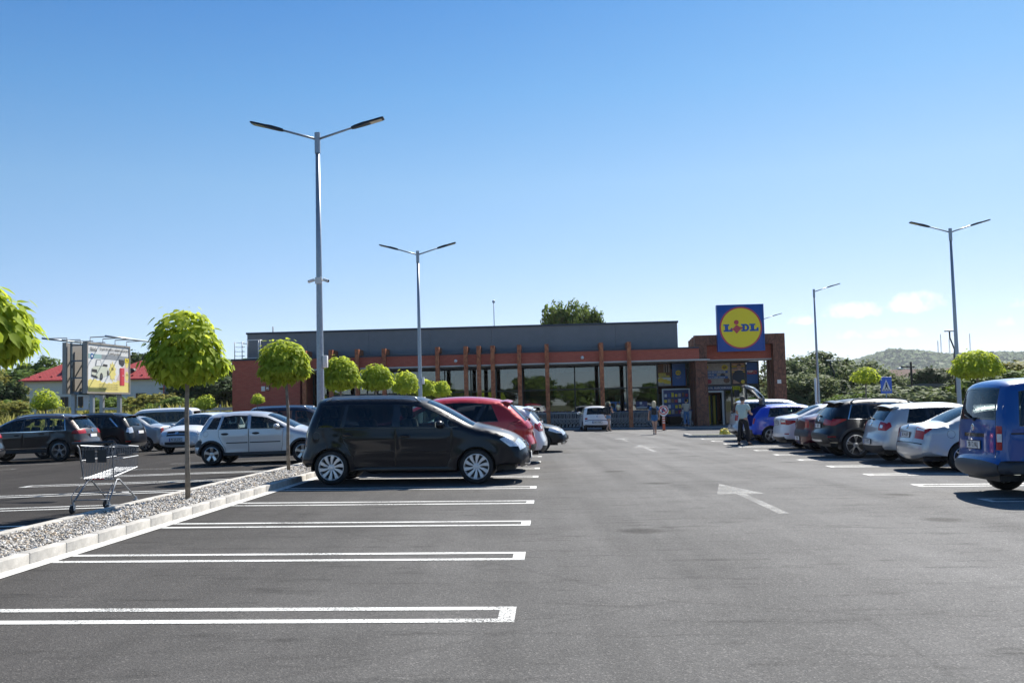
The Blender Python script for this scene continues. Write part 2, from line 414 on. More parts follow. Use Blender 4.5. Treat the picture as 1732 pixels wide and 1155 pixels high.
    if g('fuel'):
        fx, fz, fr = g('fuel'); regs.insert(0, ('fuel_flap', circ(fx, fz, fr-.006), body_mat, 0.0)); regs.insert(1, ('panel_gap', circ(fx, fz, fr), gapm, -.006))
    pre = []
    for (nm, poly, mt, o_) in g('side', []): pre.append((nm, poly, mt, o_))
    cl_ = g('clad')
    regs = pre + regs
    if cl_:
        zc, mt = cl_[:2]; aw = cl_[2] if len(cl_) > 2 else .05
        for wx in (wr, wf): regs.insert(len(pre), ('arch_cladding', circ(wx, R, Ra+aw, 36), mt, .006))
        regs.insert(len(pre), ('sill_cladding', [(-.1, -.1), (L+.1, -.1), (L+.1, zc), (-.1, zc)], mt, .006))
    pts = [Vector(p) for p in dom]; edges = [(i, (i+1) % len(dom)) for i in range(len(dom))]
    domA = np.array(dom)
    for (nm, poly, mt, o_) in regs:
        b = len(pts); pts += [Vector(p) for p in poly]; edges += [(b+i, b+(i+1) % len(poly)) for i in range(len(poly))]
    gx, gzz = np.meshgrid(np.arange(0, L, .075), np.arange(.15, zt, .06)); gp = np.c_[gx.ravel(), gzz.ravel()]
    gp = gp[inpoly(gp, dom)]
    dd = np.min(np.hypot(gp[:, 0][:, None]-domA[None, :, 0], gp[:, 1][:, None]-domA[None, :, 1]), axis=1); gp = gp[dd > .02]
    pts += [Vector(p) for p in gp]
    vo, _, fo, *_r = geometry.delaunay_2d_cdt(pts, edges, [], 0, 1e-4)
    vo = np.array([(p.x, p.y) for p in vo]); fo = np.array([f for f in fo if len(f) == 3]); cen = vo[fo].mean(1)
    k_in = inpoly(cen, dom); fo = fo[k_in]; cen = cen[k_in]
    y = side_y(vo[:, 0], vo[:, 1]); SV = np.c_[vo[:, 0], y, vo[:, 1]]
    ar = (vo[fo[:, 1]]-vo[fo[:, 0]]); br = (vo[fo[:, 2]]-vo[fo[:, 0]]); fl = (ar[:, 0]*br[:, 1]-ar[:, 1]*br[:, 0]) > 0
    fo[fl] = fo[fl][:, ::-1]                                  # clockwise in x,z -> faces +y
    left = np.ones(len(fo), bool); sb = {}
    for (nm, poly, mt, o_) in regs:
        k = inpoly(cen, poly) & left
        if k.any(): sb.setdefault((nm, mt, o_, id(poly) if nm != 'panel_gap' else 0), []).append(fo[k]); left &= ~k
    sb[('body', body_mat, 0.0, 0)] = [fo[left]]
    acc = {}                                                  # final part -> list of (verts, faces)
    def put(key, V, F): acc.setdefault(key, []).append((V, F))
    for key, fl_ in bins.items():
        nm, mt, of, sd = key; F = np.array(fl_)[:, ::-1] if False else np.array(fl_)
        V = GF + GNF*of
        put((nm, mt, sd if nm != 'body' else 0, 0), V, F)
    for key, fl_ in sb.items():
        nm, mt, of, pid = key; F = np.concatenate(fl_); V = SV.copy(); V[:, 1] += of; Vm = V.copy(); Vm[:, 1] *= -1
        if nm == 'body': put((nm, mt, 0, 0), V, F); put((nm, mt, 0, 0), Vm, F[:, ::-1])
        else:
            lamp = nm in ('headlight', 'tail_light')
            put((nm, mt, 1, 0 if lamp else pid), V, F); put((nm, mt, -1, 0 if lamp else pid), Vm, F[:, ::-1])
    off0 = Vector((-L/2, 0, 0)); hinge = None
    if tail:
        ang, zh = tail; hp = at_s(np.array([s_z(zh, 'r')]), np.array([0.]))[0]; hinge = Matrix.Translation(Vector(hp)) @ Matrix.Rotation(ang, 4, 'Y') @ Matrix.Translation(-Vector(hp))
    objs = {}
    for (nm, mt, sd, pid), lst in acc.items():
        mb = MB()
        for V, F in lst:
            used = np.unique(F); mp = -np.ones(len(V), int); mp[used] = np.arange(len(used)); b = len(mb.v)
            mb.v += [tuple(q) for q in V[used]-np.array([L/2, 0, 0])]; mb.f += [tuple(int(mp[i])+b for i in f) for f in F]
        me = bpy.data.meshes.new(nm); me.from_pydata(mb.v, [], mb.f)
        bm = bmesh.new(); bm.from_mesh(me); bmesh.ops.remove_doubles(bm, verts=bm.verts, dist=.0012)
        if nm == 'body': bmesh.ops.recalc_face_normals(bm, faces=bm.faces)
        if tail and nm in ('tailgate', 'rear_window'):
            bmesh.ops.translate(bm, verts=bm.verts, vec=-off0); bmesh.ops.transform(bm, matrix=hinge, verts=bm.verts); bmesh.ops.translate(bm, verts=bm.verts, vec=off0)
        bm.to_mesh(me); bm.free(); me.shade_smooth(); me.set_sharp_from_angle(angle=rad(42))
        o = link(nm, me, mt, root)
        if nm in ('headlight', 'tail_light', 'window_trim', 'side_window', 'grille', 'bumper', 'tailgate', 'rear_window') and mt is not body_mat:
            pass
        objs[(nm, sd, pid)] = o
    # ---- underside, wheel wells
    u = MB(); u.box(P[0, 0]+.12-L/2, P[-1, 0]-.12-L/2, -W2*.62, W2*.62, zs-.03, zs+.06)
    u.box(dom[0][0]+.05-L/2, wr-Ra-.01-L/2, -W2*.84, W2*.84, zR-.01, zR+.22); u.box(wf+Ra+.01-L/2, dom[ns-1][0]-.05-L/2, -W2*.80, W2*.80, zF-.01, zF+.18)
    for wx in (wr, wf):
        for sg in (-1, 1):
            A = arc(wx, min(zs, .25), min(zs, .25)); b = len(u.v); n = len(A); xa = np.array([p[0] for p in A]); za = np.array([p[1] for p in A])
            ya = side_y(xa, za)-.004
            for k in range(n):
                u.v.append((xa[k]-L/2, sg*ya[k], za[k])); u.v.append((xa[k]-L/2, sg*(W2-.34), za[k]))
            for k in range(n-1): u.f.append((b+2*k, b+2*k+1, b+2*k+3, b+2*k+2))
            c = len(u.v); u.v.append((wx-L/2, sg*(W2-.34), R))
            for k in range(n-1): u.f.append((b+2*k+1, c, b+2*k+3))
    u.build('underside', M_PLA, root)
    # ---- cabin
    c = MB(); fb = float(belt(L/2)); fx0, fx1 = wr-.1, wf-.45
    c.box(fx0-L/2, fx1-L/2, -W2*.84, W2*.84, zs+.06, zs+.12)
    wb = g('dash', wf-.62)
    c.bbox(wb-.1-L/2, wb+.42-L/2, -W2*.82, W2*.82, fb-.42, fb-.03, .06)
    c.box(fx0-L/2, wb-L/2, -W2*.9, -W2*.86, zs+.1, fb-.06); c.box(fx0-L/2, wb-L/2, W2*.86, W2*.9, zs+.1, fb-.06)
    c.build('cabin', M_INT, root)
    hs = fb-.98
    rows = [wb-.62, wb-1.45] + ([wb-2.15] if g('rows') == 3 else [])
    for q, xr in enumerate(rows):
        for sy in (-.36, .36):
            b = MB(); b.bbox(xr-L/2-.02, xr-L/2+.46, sy-.24, sy+.24, hs+.42, hs+.58, .05)
            Mx = Matrix.Translation((xr-L/2, sy, hs+.52)) @ Matrix.Rotation(-.26, 4, 'Y')
            b.bbox(-.07, .07, -.24, .24, 0, .62, .05, Mx); b.bbox(-.05, .05, -.13, .13, .66, .86, .04, Mx)
            b.tube([Mx @ Vector((0, -.06, .6)), Mx @ Vector((0, -.06, .7))], .008, 5); b.tube([Mx @ Vector((0, .06, .6)), Mx @ Vector((0, .06, .7))], .008, 5)
            b.build('seat', M_SEAT, root, auto=40)
    sw = MB(); Mw = Matrix.Translation((wb-.2-L/2, .36, fb-.10)) @ Matrix.Rotation(-1.15, 4, 'Y')
    sw.tube([Mw @ Vector((.18*math.cos(t), .18*math.sin(t), 0)) for t in np.linspace(0, 2*PI, 20)], .014, 6)
    for t in (PI/2, -PI/2, PI): sw.tube([Mw @ Vector((0, 0, 0)), Mw @ Vector((.17*math.cos(t), .17*math.sin(t), 0))], .014, 5)
    sw.build('steering_wheel', M_PLA, root, smooth=True)
    # ---- wheels
    mt_, mr_, md_, colr = wheel_meshes(R, g('tw', .205), g('rim', R*.68), g('wheel', (5, 'wide')), g('rimcol', M_ALU))
    for wx in (wr, wf):
        for sg in (1, -1):
            ty = link('wheel', mt_, M_RUB, root); ty.location = (wx-L/2, sg*(W2-g('tw', .205)/2-.015), R)
            if sg < 0: ty.rotation_euler = (0, 0, PI)
            link('rim', mr_, colr, ty); link('brake_disc', md_, M_DISC, ty)
    # ---- mirrors, handles
    mx, mz = g('mirror', (wf-.72, fb+.08))
    ym = float(side_y(np.array([mx]), np.array([mz]))[0])
    for sg in (1, -1):
        b = MB(); b.ell((mx-L/2, sg*(ym+.11), mz), (.085, .115, .075), 14, 10); b.v = [(max(x, mx-L/2-.05), yy, z) for x, yy, z in b.v]
        o = b.build('mirror', g('mirror_mat', body_mat), root, auto=40)
        MB().bbox(mx-L/2-.062, mx-L/2-.049, sg*(ym+.11)-.095, sg*(ym+.11)+.095, mz-.055, mz+.055, .012).build('mirror_glass', M_CHR, o)
        MB().bbox(mx-L/2-.03, mx-L/2+.04, min(sg*(ym-.03), sg*(ym+.05)), max(sg*(ym-.03), sg*(ym+.05)), mz-.075, mz-.035, .01).build('mirror_foot', M_PLA, o)
    for (hx, hz) in g('handles', []):
        yh = float(side_y(np.array([hx]), np.array([hz]))[0])
        for sg in (1, -1):
            b = MB(); b.ell((hx-L/2, sg*yh, hz), (.105, .012, .035), 14, 6); b.build('handle_recess', M_GLO if g('handle_mat') is None else g('handle_mat'), root, smooth=True)
            b = MB(); b.bbox(hx-L/2-.095, hx-L/2+.095, min(sg*(yh+.012), sg*(yh+.038)), max(sg*(yh+.012), sg*(yh+.038)), hz-.004, hz+.022, .01)
            b.build('door_handle', g('handle_mat', body_mat), root, auto=40)
    # ---- roof rails, aerial, spoiler
    if g('rails'):
        x0, x1, mt = g('rails')
        for sg in (1, -1):
            pts_ = []
            for k, x in enumerate(np.linspace(x0, x1, 16)):
                z = float(roof(x)); yy = float(Wf(np.array(x), np.array(z-.06)))*.90
                lift = .03 if 0 < k < 15 else -.045
                pts_.append((x-L/2, sg*yy, z-.045+lift))
            MB().tube(pts_, .018, 6).build('roof_rail', mt, root, smooth=True)
    if g('aerial'):
        x = g('aerial'); z = float(roof(x)); MB().tube([(x-L/2, 0, z-.01), (x-.22-L/2, 0, z+.2)], .006, 5, r1=.003).ell((x-L/2, 0, z), (.04, .03, .02)).build('aerial', M_PLA, root, smooth=True)
    if g('spoiler'):
        x, z, ln, mt = g('spoiler'); w = float(Wf(np.array(x+.1), np.array(z-.04)))*.86; b = MB()
        n = 13; yy = np.linspace(-w, w, n); rows_ = []
        for t, (dx, dz) in enumerate(((.12, -.012), (0.0, .006), (-ln, -.028), (-ln+.01, -.048), (.02, -.04), (.12, -.05))):
            rows_.append([(x+dx-L/2+.05*(abs(q)/w)**2.4*(1 if t in (2, 3) else .6), q, z+dz-.05*(abs(q)/w)**2.2) for q in yy])
        for r_ in rows_: b.v += r_
        m = len(rows_); b.f = [(t*n+k, t*n+k+1, ((t+1) % m)*n+k+1, ((t+1) % m)*n+k) for t in range(m) for k in range(n-1)] + [tuple(t*n for t in range(m)), tuple(t*n+n-1 for t in range(m))[::-1]]
        b.build('spoiler', mt or body_mat, root, auto=35)
        MB().bbox(x-ln-L/2-.004, x-ln-L/2+.012, -.14, .14, z-.05, z-.032, .004).build('brake_light', M_DRED, root)
    # ---- plates, wipers, badges
    def on_end(part, z, v=0.0):
        s = s_z(z, part); a = at_s(np.array([s]), np.array([v]))[0]; x, zz = np.interp(s, S, Nn[:, 0]), np.interp(s, S, Nn[:, 1])
        return Vector((a[0]-L/2, a[1], a[2])), Vector((-x, 0, -zz))
    for (part, z, txt, *wd) in g('plates', []):
        p, n_ = on_end(part, z); t = math.atan2(n_.z, abs(n_.x)); sx = -1 if part == 'r' else 1
        w_, h_ = (wd[0] if wd else (.52, .11))
        Mp = Matrix.Translation(p) @ Matrix.Rotation(PI if part == 'r' else 0, 4, 'Z') @ Matrix.Rotation(-t*.5, 4, 'Y') @ Matrix.Translation((.012, 0, 0))
        if tail and part == 'r' and z > tail[2] if tail and len(tail) > 2 else False: pass
        b = MB(); b.bbox(-.012, .002, -w_/2-.012, w_/2+.012, -h_/2-.012, h_/2+.012, .004, Mp); o = b.build('plate_holder', M_PLA, root)
        b = MB(); b.box(.002, .006, -w_/2, w_/2, -h_/2, h_/2, Mp); pl_ = b.build('number_plate', M_WHITE, root)
        b = MB(); b.box(.006, .0075, -w_/2+.002, -w_/2+.045, -h_/2+.002, h_/2-.002, Mp); b.build('plate_band', MATS.get('plate blue') or pmat('plate blue', (.02, .06, .35), .4), pl_)
        if txt:
            me = text_mesh(txt, h_*.98, .0025, 0, .80); Mt = Mp @ Matrix.Translation((.0078, .022, 0)) @ Matrix(((0, 0, 1, 0), (1, 0, 0, 0), (0, 1, 0, 0), (0, 0, 0, 1)))
            me.transform(Mt); link('plate_lettering', me, M_PLA, pl_)
    if g('badge'):
        for (part, z, r) in g('badge'):
            p, n_ = on_end(part, z); q = n_.to_track_quat('Z', 'Y').to_matrix().to_4x4(); Mb = Matrix.Translation(p) @ q
            b = MB(); b.lathe([(.001, .012), (r*.78, .012), (r*.82, .016), (r, .014), (r, -.005)], 20, 'z', Mb); b.build('badge', M_CHR, root, auto=40)
    if g('wiper'):
        za, zb_ = g('wiper'); p0, n0 = on_end('r', za, -.05); p1, n1 = on_end('r', zb_, .38)
        MB().tube([p0+n0*.02, p0+n0*.035+Vector((0, .1, .01)), p1+n1*.025], .011, 5).ell(p0+n0*.015, (.03, .03, .03)).build('rear_wiper', M_PLA, root, smooth=True)
    for (part, z0, z1, v0, v1, mt, nm) in g('proud', []):      # slats and strips standing proud of the ends
        b = MB(); n = 14
        for vv in np.linspace(v0, v1, n):
            pa, na = on_end(part, z0, vv); pb, nb = on_end(part, z1, vv)
            b.v += [tuple(pa+na*.004), tuple(pa+na*.02), tuple(pb+nb*.02), tuple(pb+nb*.004)]
        for k in range(n-1):
            for t in range(4): b.f.append((k*4+t, k*4+(t+1) % 4, k*4+4+(t+1) % 4, k*4+4+t))
        b.f += [(0, 1, 2, 3), tuple((n-1)*4+t for t in (3, 2, 1, 0))]
        b.build(nm, mt, root, auto=40)
    for (x0, x1, z0, z1, nm, mt) in g('mould', []):            # rubbing strips along the doors
        for sg in (1, -1):
            b = MB(); n = 14; xs = np.linspace(x0, x1, n)
            ya = side_y(xs, np.full(n, z0)); yb = side_y(xs, np.full(n, z1))
            for k in range(n): b.v += [(xs[k]-L/2, sg*(ya[k]-.005), z0), (xs[k]-L/2, sg*(ya[k]+.014), z0+.004), (xs[k]-L/2, sg*(yb[k]+.014), z1-.004), (xs[k]-L/2, sg*(yb[k]-.005), z1)]
            for k in range(n-1):
                for t in range(4): b.f.append((k*4+t, k*4+(t+1) % 4, k*4+4+(t+1) % 4, k*4+4+t))
            b.f += [(0, 1, 2, 3), tuple((n-1)*4+t for t in (3, 2, 1, 0))]
            b.build(nm, mt, root, auto=40)
    return root
# ------------------------------------------------------------------ car shapes, measured from the photograph
P_BLACK = paint('black paint', (.004, .0055, .011)); P_BLACK.node_tree.nodes['Principled BSDF'].inputs['Coat Weight'].default_value = .55; P_SILV = paint('silver paint', (.46, .48, .495), metal=.45, rough=.34)
P_SILV2 = paint('bright silver paint', (.56, .575, .59), metal=.45, rough=.34); P_WHITE = paint('white paint', (.74, .75, .76))
P_BROWN = paint('brown metallic paint', (.055, .042, .036), metal=.45); P_RED = paint('red metallic paint', (.50, .020, .022), metal=.15)
P_DRED = paint('dark red paint', (.085, .008, .012), metal=.2); P_BLUE = paint('blue paint', (.003, .068, .29), metal=0)
P_CBLUE = paint('cobalt paint', (.015, .06, .55), metal=0); P_GREY = paint('graphite paint', (.012, .014, .018), metal=.3); P_GREEN = paint('grey green paint', (.10, .14, .13), metal=.5)
P_NAVY = paint('navy paint', (.008, .014, .035), metal=.2)
M_DPL = pmat('grey bumper plastic', (.035, .040, .048), .5); M_WALU = pmat('white alloy', (.72, .73, .75), .35, metal=.35, coat=.4); M_BALU = pmat('black alloy', (.012, .012, .013), .3, coat=.4)

def S_(base=None, **k):
    d = dict(base or {}); d.update(k); return d
TOURAN = dict(W=1.80, prof=[(.10, .30), (.02, .36), (0, .47), (.01, .57), (.07, .68), (.09, .95), (.15, 1.18), (.25, 1.43), (.33, 1.61), (.50, 1.655), (.75, 1.665), (1.1, 1.672), (1.75, 1.672), (2.15, 1.66), (2.42, 1.61), (2.70, 1.50), (3.05, 1.31), (3.38, 1.125), (3.62, 1.08), (4.0, .97), (4.22, .85), (4.35, .72), (4.41, .55), (4.41, .40), (4.36, .29), (4.25, .26)],
    belt=(1.085, 1.06), sill=.27, wr=.685, wf=3.42, R=.325, rim=.238, wheel=(10, 'blade'), rimcol=M_WALU, ft=.79, woff=.185, rows=3, ntint=2,
    wins=[(.42, .52, .86, .94), (.93, 1.0, 1.84, 1.86), (1.98, 1.98, 2.86, 2.72), (2.93, 2.80, 3.08, 2.88, .185)],
    doors=[('rear_door', [(.87, 1.06), (.89, .86), (1.0, .68), (1.09, .52), (1.14, .34), (1.90, .33), (1.90, 1.06)]), ('front_door', [(1.90, 1.055), (1.90, .33), (2.86, .33), (2.95, .5), (2.96, 1.05)])],
    side=[('headlight', [(3.86, .83), (4.0, .90), (4.22, .86), (4.6, .72), (4.6, .685), (4.05, .69)], M_LENS, .003), ('tail_light', [(-.1, .72), (.15, .72), (.17, .88), (.19, 1.03), (-.1, 1.03)], M_DRED, .003)],
    strip=[('windscreen', 'f', 1.585, 1.145, 0, .82, G_CAR, -.006), ('rear_window', 'r', 1.10, 1.50, 0, .78, G_DARK, -.006), ('headlight', 'f', .86, .70, .52, .95, M_LENS, .003), ('tail_light', 'r', .72, 1.03, .72, .95, M_DRED, .003),
           ('grille', 'f', .80, .62, 0, .42, M_PLA, -.012), ('lower_grille', 'f', .46, .31, 0, .62, M_PLA, -.012), ('tailgate_gap', 'r', .70, .712, 0, .70, M_GLO, -.006)],
    proud=[('f', .79, .77, -.40, .40, M_CHR, 'grille_bar'), ('f', .73, .715, -.40, .40, M_CHR, 'grille_bar'), ('f', .675, .66, -.38, .38, M_CHR, 'grille_bar'), ('f', .435, .42, -.80, .80, M_CHR, 'bumper_strip'), ('f', .37, .355, -.78, .78, M_CHR, 'bumper_strip')],
    handles=[(1.0, .93), (2.09, .90)], fuel=(.40, .92, .075), mirror=(2.74, 1.115), rails=(.55, 2.36, M_ALU), plates=[('f', .52, ''), ('r', .80, '')], badge=[('f', .72, .055), ('r', .98, .055)], mould=[(.44, 2.88, 1.062, 1.082, 'belt_strip', M_DPL), (1.16, 1.88, .60, .625, 'rubbing_strip', P_BLACK), (1.93, 2.86, .60, .625, 'rubbing_strip', P_BLACK)])
CORSA = dict(W=1.65, prof=[(.09, .24), (.01, .32), (0, .48), (.02, .58), (.09, .68), (.13, .84), (.22, 1.02), (.36, 1.24), (.46, 1.37), (.75, 1.42), (1.3, 1.445), (1.75, 1.43), (2.15, 1.36), (2.5, 1.2), (2.88, 1.0), (3.1, .94), (3.45, .86), (3.66, .76), (3.79, .62), (3.84, .46), (3.82, .3), (3.7, .24)],
    belt=(.985, .95), sill=.25, wr=.60, wf=3.09, R=.292, wheel=(5, 'wide'), rimcol=M_ALU, ft=.80, woff=.135, dlo=False, trim=M_GLO,
    wins=[(.49, .66, .76, .84, .15, .01), (.85, .96, 1.58, 1.56), (1.70, 1.70, 2.60, 2.34)],
    doors=[('rear_door', [(.80, .96), (.80, .78), (.88, .62), (.98, .45), (1.0, .32), (1.63, .32), (1.63, .96)]), ('front_door', [(1.63, .955), (1.63, .32), (2.52, .32), (2.56, .5), (2.58, .94)])],
    side=[('tail_light', [(.0, .90), (.29, .90), (.52, 1.26), (.40, 1.30)], M_DRED, .004), ('headlight', [(3.36, .72), (3.4, .82), (3.7, .76), (3.9, .60)], M_LENS, .003), ('bumper_trim', [(-.1, .50), (.32, .50), (.35, .66), (.20, .68), (-.1, .68)], M_PLA, .006)],
    strip=[('windscreen', 'f', 1.36, 1.01, 0, .82, G_CAR, -.006), ('rear_window', 'r', .96, 1.33, 0, .70, G_CAR, -.006), ('tail_light', 'r', .88, 1.30, .74, .95, M_DRED, .003), ('bumper_trim', 'r', .54, .66, 0, .95, M_PLA, .006), ('headlight', 'f', .76, .62, .5, .95, M_LENS, .003), ('grille', 'f', .70, .60, 0, .4, M_PLA, -.01), ('lower_grille', 'f', .42, .3, 0, .6, M_PLA, -.01)],
    clad=(.335, M_PLA, .05), mould=[(1.02, 1.60, .575, .605, 'rubbing_strip', M_PLA), (1.66, 2.50, .575, .605, 'rubbing_strip', M_PLA)], handles=[(.98, .83), (1.83, .83)], handle_mat=M_PLA, fuel=(.45, .85, .075), mirror=(2.42, 1.0), plates=[('r', .62, ''), ('f', .5, '')])
TOUAREG = dict(W=1.93, prof=[(.12, .32), (.03, .40), (0, .55), (.03, .68), (.10, .80), (.12, 1.0), (.20, 1.14), (.42, 1.40), (.58, 1.56), (.8, 1.64), (1.3, 1.69), (1.9, 1.70), (2.5, 1.66), (2.95, 1.5), (3.4, 1.25), (3.62, 1.15), (4.0, 1.1), (4.4, 1.02), (4.62, .9), (4.73, .7), (4.75, .45), (4.68, .33), (4.5, .3)],
    belt=(1.10, 1.08), sill=.33, wr=.90, wf=3.79, R=.37, rim=.26, wheel=(5, 'y'), rimcol=M_ALU, ft=.76, woff=.17, trim=M_CHR,
    wins=[(.70, .78, 1.24, 1.28), (1.33, 1.37, 2.18, 2.14), (2.28, 2.24, 3.28, 2.94)],
    doors=[('rear_door', [(1.22, 1.07), (1.24, .9), (1.32, .66), (1.36, .44), (2.2, .44), (2.2, 1.07)]), ('front_door', [(2.2, 1.07), (2.2, .44), (3.2, .44), (3.28, .7), (3.28, 1.05)])],
    side=[('tail_light', [(-.1, .93), (.45, .95), (.42, 1.05), (.30, 1.10), (-.1, 1.12)], M_RED, .004), ('reflector', [(.12, .66), (.34, .665), (.34, .70), (.12, .695)], M_RED, .004), ('sill_strip', [(1.3, .47), (3.2, .47), (3.2, .50), (1.3, .50)], M_CHR, .006), ('headlight', [(4.2, .85), (4.25, 1.0), (4.7, .9), (4.8, .75)], M_LENS, .003)],
    strip=[('windscreen', 'f', 1.60, 1.17, 0, .82, G_CAR, -.006), ('rear_window', 'r', 1.14, 1.52, 0, .78, G_CAR, -.006), ('tail_light', 'r', .93, 1.12, .50, .95, M_RED, .004), ('lower_bumper', 'r', .33, .50, 0, .95, M_PLA, .002), ('headlight', 'f', .95, .8, .5, .95, M_LENS, .003), ('grille', 'f', .92, .62, 0, .5, M_PLA, -.01)],
    proud=[('r', .56, .60, -.85, .85, M_CHR, 'bumper_strip')], clad=(.42, M_PLA, .03), handles=[(1.52, .98), (2.42, .96)], mirror=(3.1, 1.15), rails=(.8, 2.6, M_ALU), plates=[('r', .86, '')], badge=[('r', 1.02, .06)], wiper=(1.14, 1.2), spoiler=(.56, 1.60, .10, None))
OUTLANDER = S_(TOUAREG, W=1.80, prof=[(.12, .32), (.03, .40), (0, .55), (.02, .70), (.06, .85), (.10, 1.05), (.22, 1.25), (.40, 1.5), (.56, 1.60), (1.0, 1.67), (1.8, 1.69), (2.4, 1.64), (2.85, 1.48), (3.3, 1.22), (3.5, 1.13), (3.9, 1.07), (4.3, .99), (4.52, .85), (4.64, .65), (4.65, .45), (4.58, .33), (4.4, .3)],
    wins=[(.55, .72, 1.20, 1.14), (1.26, 1.20, 2.12, 2.05), (2.2, 2.14, 3.2, 2.86)], wr=.88, wf=3.55, wheel=(7, 'thin'), clad=None, trim=M_GLO, glass=G_DARK,
    side=[('tail_light', [(-.1, .86), (.28, .90), (.26, 1.10), (-.1, 1.10)], M_LENS, .004), ('reflector', [(.08, .52), (.30, .52), (.30, .57), (.08, .57)], M_RED, .004), ('window_flash', [(.58, 1.12), (.64, 1.12), (.98, 1.46), (.92, 1.46)], M_CHR, .006)],
    strip=[('windscreen', 'f', 1.58, 1.16, 0, .82, G_CAR, -.006), ('rear_window', 'r', 1.12, 1.52, 0, .78, G_DARK, -.006), ('tail_light', 'r', .88, 1.10, .66, .95, M_LENS, .004), ('lower_bumper', 'r', .33, .46, 0, .95, M_ALU, .002), ('headlight', 'f', .95, .8, .5, .95, M_LENS, .003), ('grille', 'f', .92, .62, 0, .5, M_PLA, -.01)], proud=[], badge=None, spoiler=(.45, 1.57, .10, None), rails=(.8, 2.5, M_PLA))
CX5 = S_(TOUAREG, W=1.84, prof=[(.14, .36), (.05, .44), (0, .58), (.03, .72), (.10, .82), (.06, .98), (.16, 1.12), (.40, 1.36), (.60, 1.55), (.85, 1.63), (1.3, 1.69), (1.8, 1.70), (2.4, 1.65), (2.8, 1.5), (3.3, 1.22), (3.5, 1.12), (3.9, 1.06), (4.25, .97), (4.45, .82), (4.54, .6), (4.55, .45), (4.48, .33), (4.3, .3)], belt=(1.16, 1.03),
    wins=[(.86, 1.02, 1.30, 1.12), (1.38, 1.20, 2.02, 2.0), (2.1, 2.08, 3.15, 2.82)], wr=.92, wf=3.62, R=.35, trim=M_GLO, ntint=2,
    side=[('tail_light', [(-.1, .98), (.30, 1.02), (.62, 1.08), (.30, 1.16), (-.1, 1.14)], M_RED, .004), ('lamp_insert', [(.10, 1.03), (.2, 1.03), (.24, 1.12), (.14, 1.12)], M_LENS, .006)],
    strip=[('windscreen', 'f', 1.60, 1.15, 0, .82, G_CAR, -.006), ('rear_window', 'r', 1.16, 1.52, 0, .78, G_CAR, -.006), ('tail_light', 'r', .98, 1.14, .58, .95, M_RED, .004), ('lower_bumper', 'r', .33, .60, 0, .95, M_PLA, .002), ('headlight', 'f', .95, .8, .5, .95, M_LENS, .003), ('grille', 'f', .92, .62, 0, .5, M_PLA, -.01)],
    doors=[('rear_door', [(1.16, 1.10), (1.2, .9), (1.32, .66), (1.36, .44), (2.06, .44), (2.06, 1.08)]), ('front_door', [(2.06, 1.07), (2.06, .44), (3.06, .44), (3.12, .7), (3.12, 1.03)])],
    proud=[], clad=(.47, M_PLA, .06), rails=None, fuel=(.55, .98, .085), handles=[(1.42, .97), (2.32, .95)], plates=[('r', .80, '')], badge=[('r', 1.0, .06)], spoiler=(.66, 1.615, .13, None))
X1 = S_(TOUAREG, W=1.82, prof=[(.14, .36), (.04, .44), (0, .58), (.02, .70), (.10, .78), (.10, .95), (.16, 1.10), (.36, 1.34), (.52, 1.52), (.8, 1.58), (1.3, 1.61), (1.9, 1.615), (2.4, 1.57), (2.8, 1.42), (3.2, 1.2), (3.4, 1.1), (3.8, 1.05), (4.15, .97), (4.35, .85), (4.43, .65), (4.44, .45), (4.38, .33), (4.2, .3)], belt=(1.08, 1.02),
    wins=[(.70, .82, 1.22, 1.20), (1.27, 1.25, 2.04, 2.0), (2.13, 2.09, 3.05, 2.72)], wr=.86, wf=3.53, R=.36, rim=.265, wheel=(5, 'y'), rimcol=M_ALU, trim=M_CHR, ntint=2,
    side=[('tail_light', [(-.1, .86), (.30, .88), (.62, 1.03), (.60, 1.06), (-.1, 1.06)], M_RED, .004), ('reflector', [(.12, .56), (.32, .565), (.32, .595), (.12, .59)], M_RED, .004), ('lamp_insert', [(.05, .88), (.30, .90), (.38, .94), (.05, .92)], M_LENS, .007)],
    strip=[('windscreen', 'f', 1.54, 1.13, 0, .82, G_CAR, -.006), ('rear_window', 'r', 1.11, 1.48, 0, .76, G_DARK, -.006), ('tail_light', 'r', .88, 1.06, .50, .95, M_RED, .004), ('lower_bumper', 'r', .33, .66, 0, .95, M_PLA, .002), ('headlight', 'f', .95, .8, .5, .95, M_LENS, .003), ('grille', 'f', .92, .62, 0, .5, M_PLA, -.01)],
    doors=[('rear_door', [(1.16, 1.04), (1.2, .9), (1.3, .66), (1.33, .44), (2.08, .44), (2.08, 1.04)]), ('front_door', [(2.08, 1.03), (2.08, .44), (3.0, .44), (3.06, .7), (3.06, 1.02)])],
    proud=[('r', .42, .47, -.55, .55, M_ALU, 'skid_plate')], clad=(.45, M_PLA, .065), rails=(.8, 2.4, M_GLO), handles=[(1.38, .95), (2.3, .93)], plates=[('r', .84, 'SB 07')], badge=[('r', .99, .05)], wiper=(1.11, 1.16), spoiler=(.50, 1.55, .16, None), mirror=(2.9, 1.1))
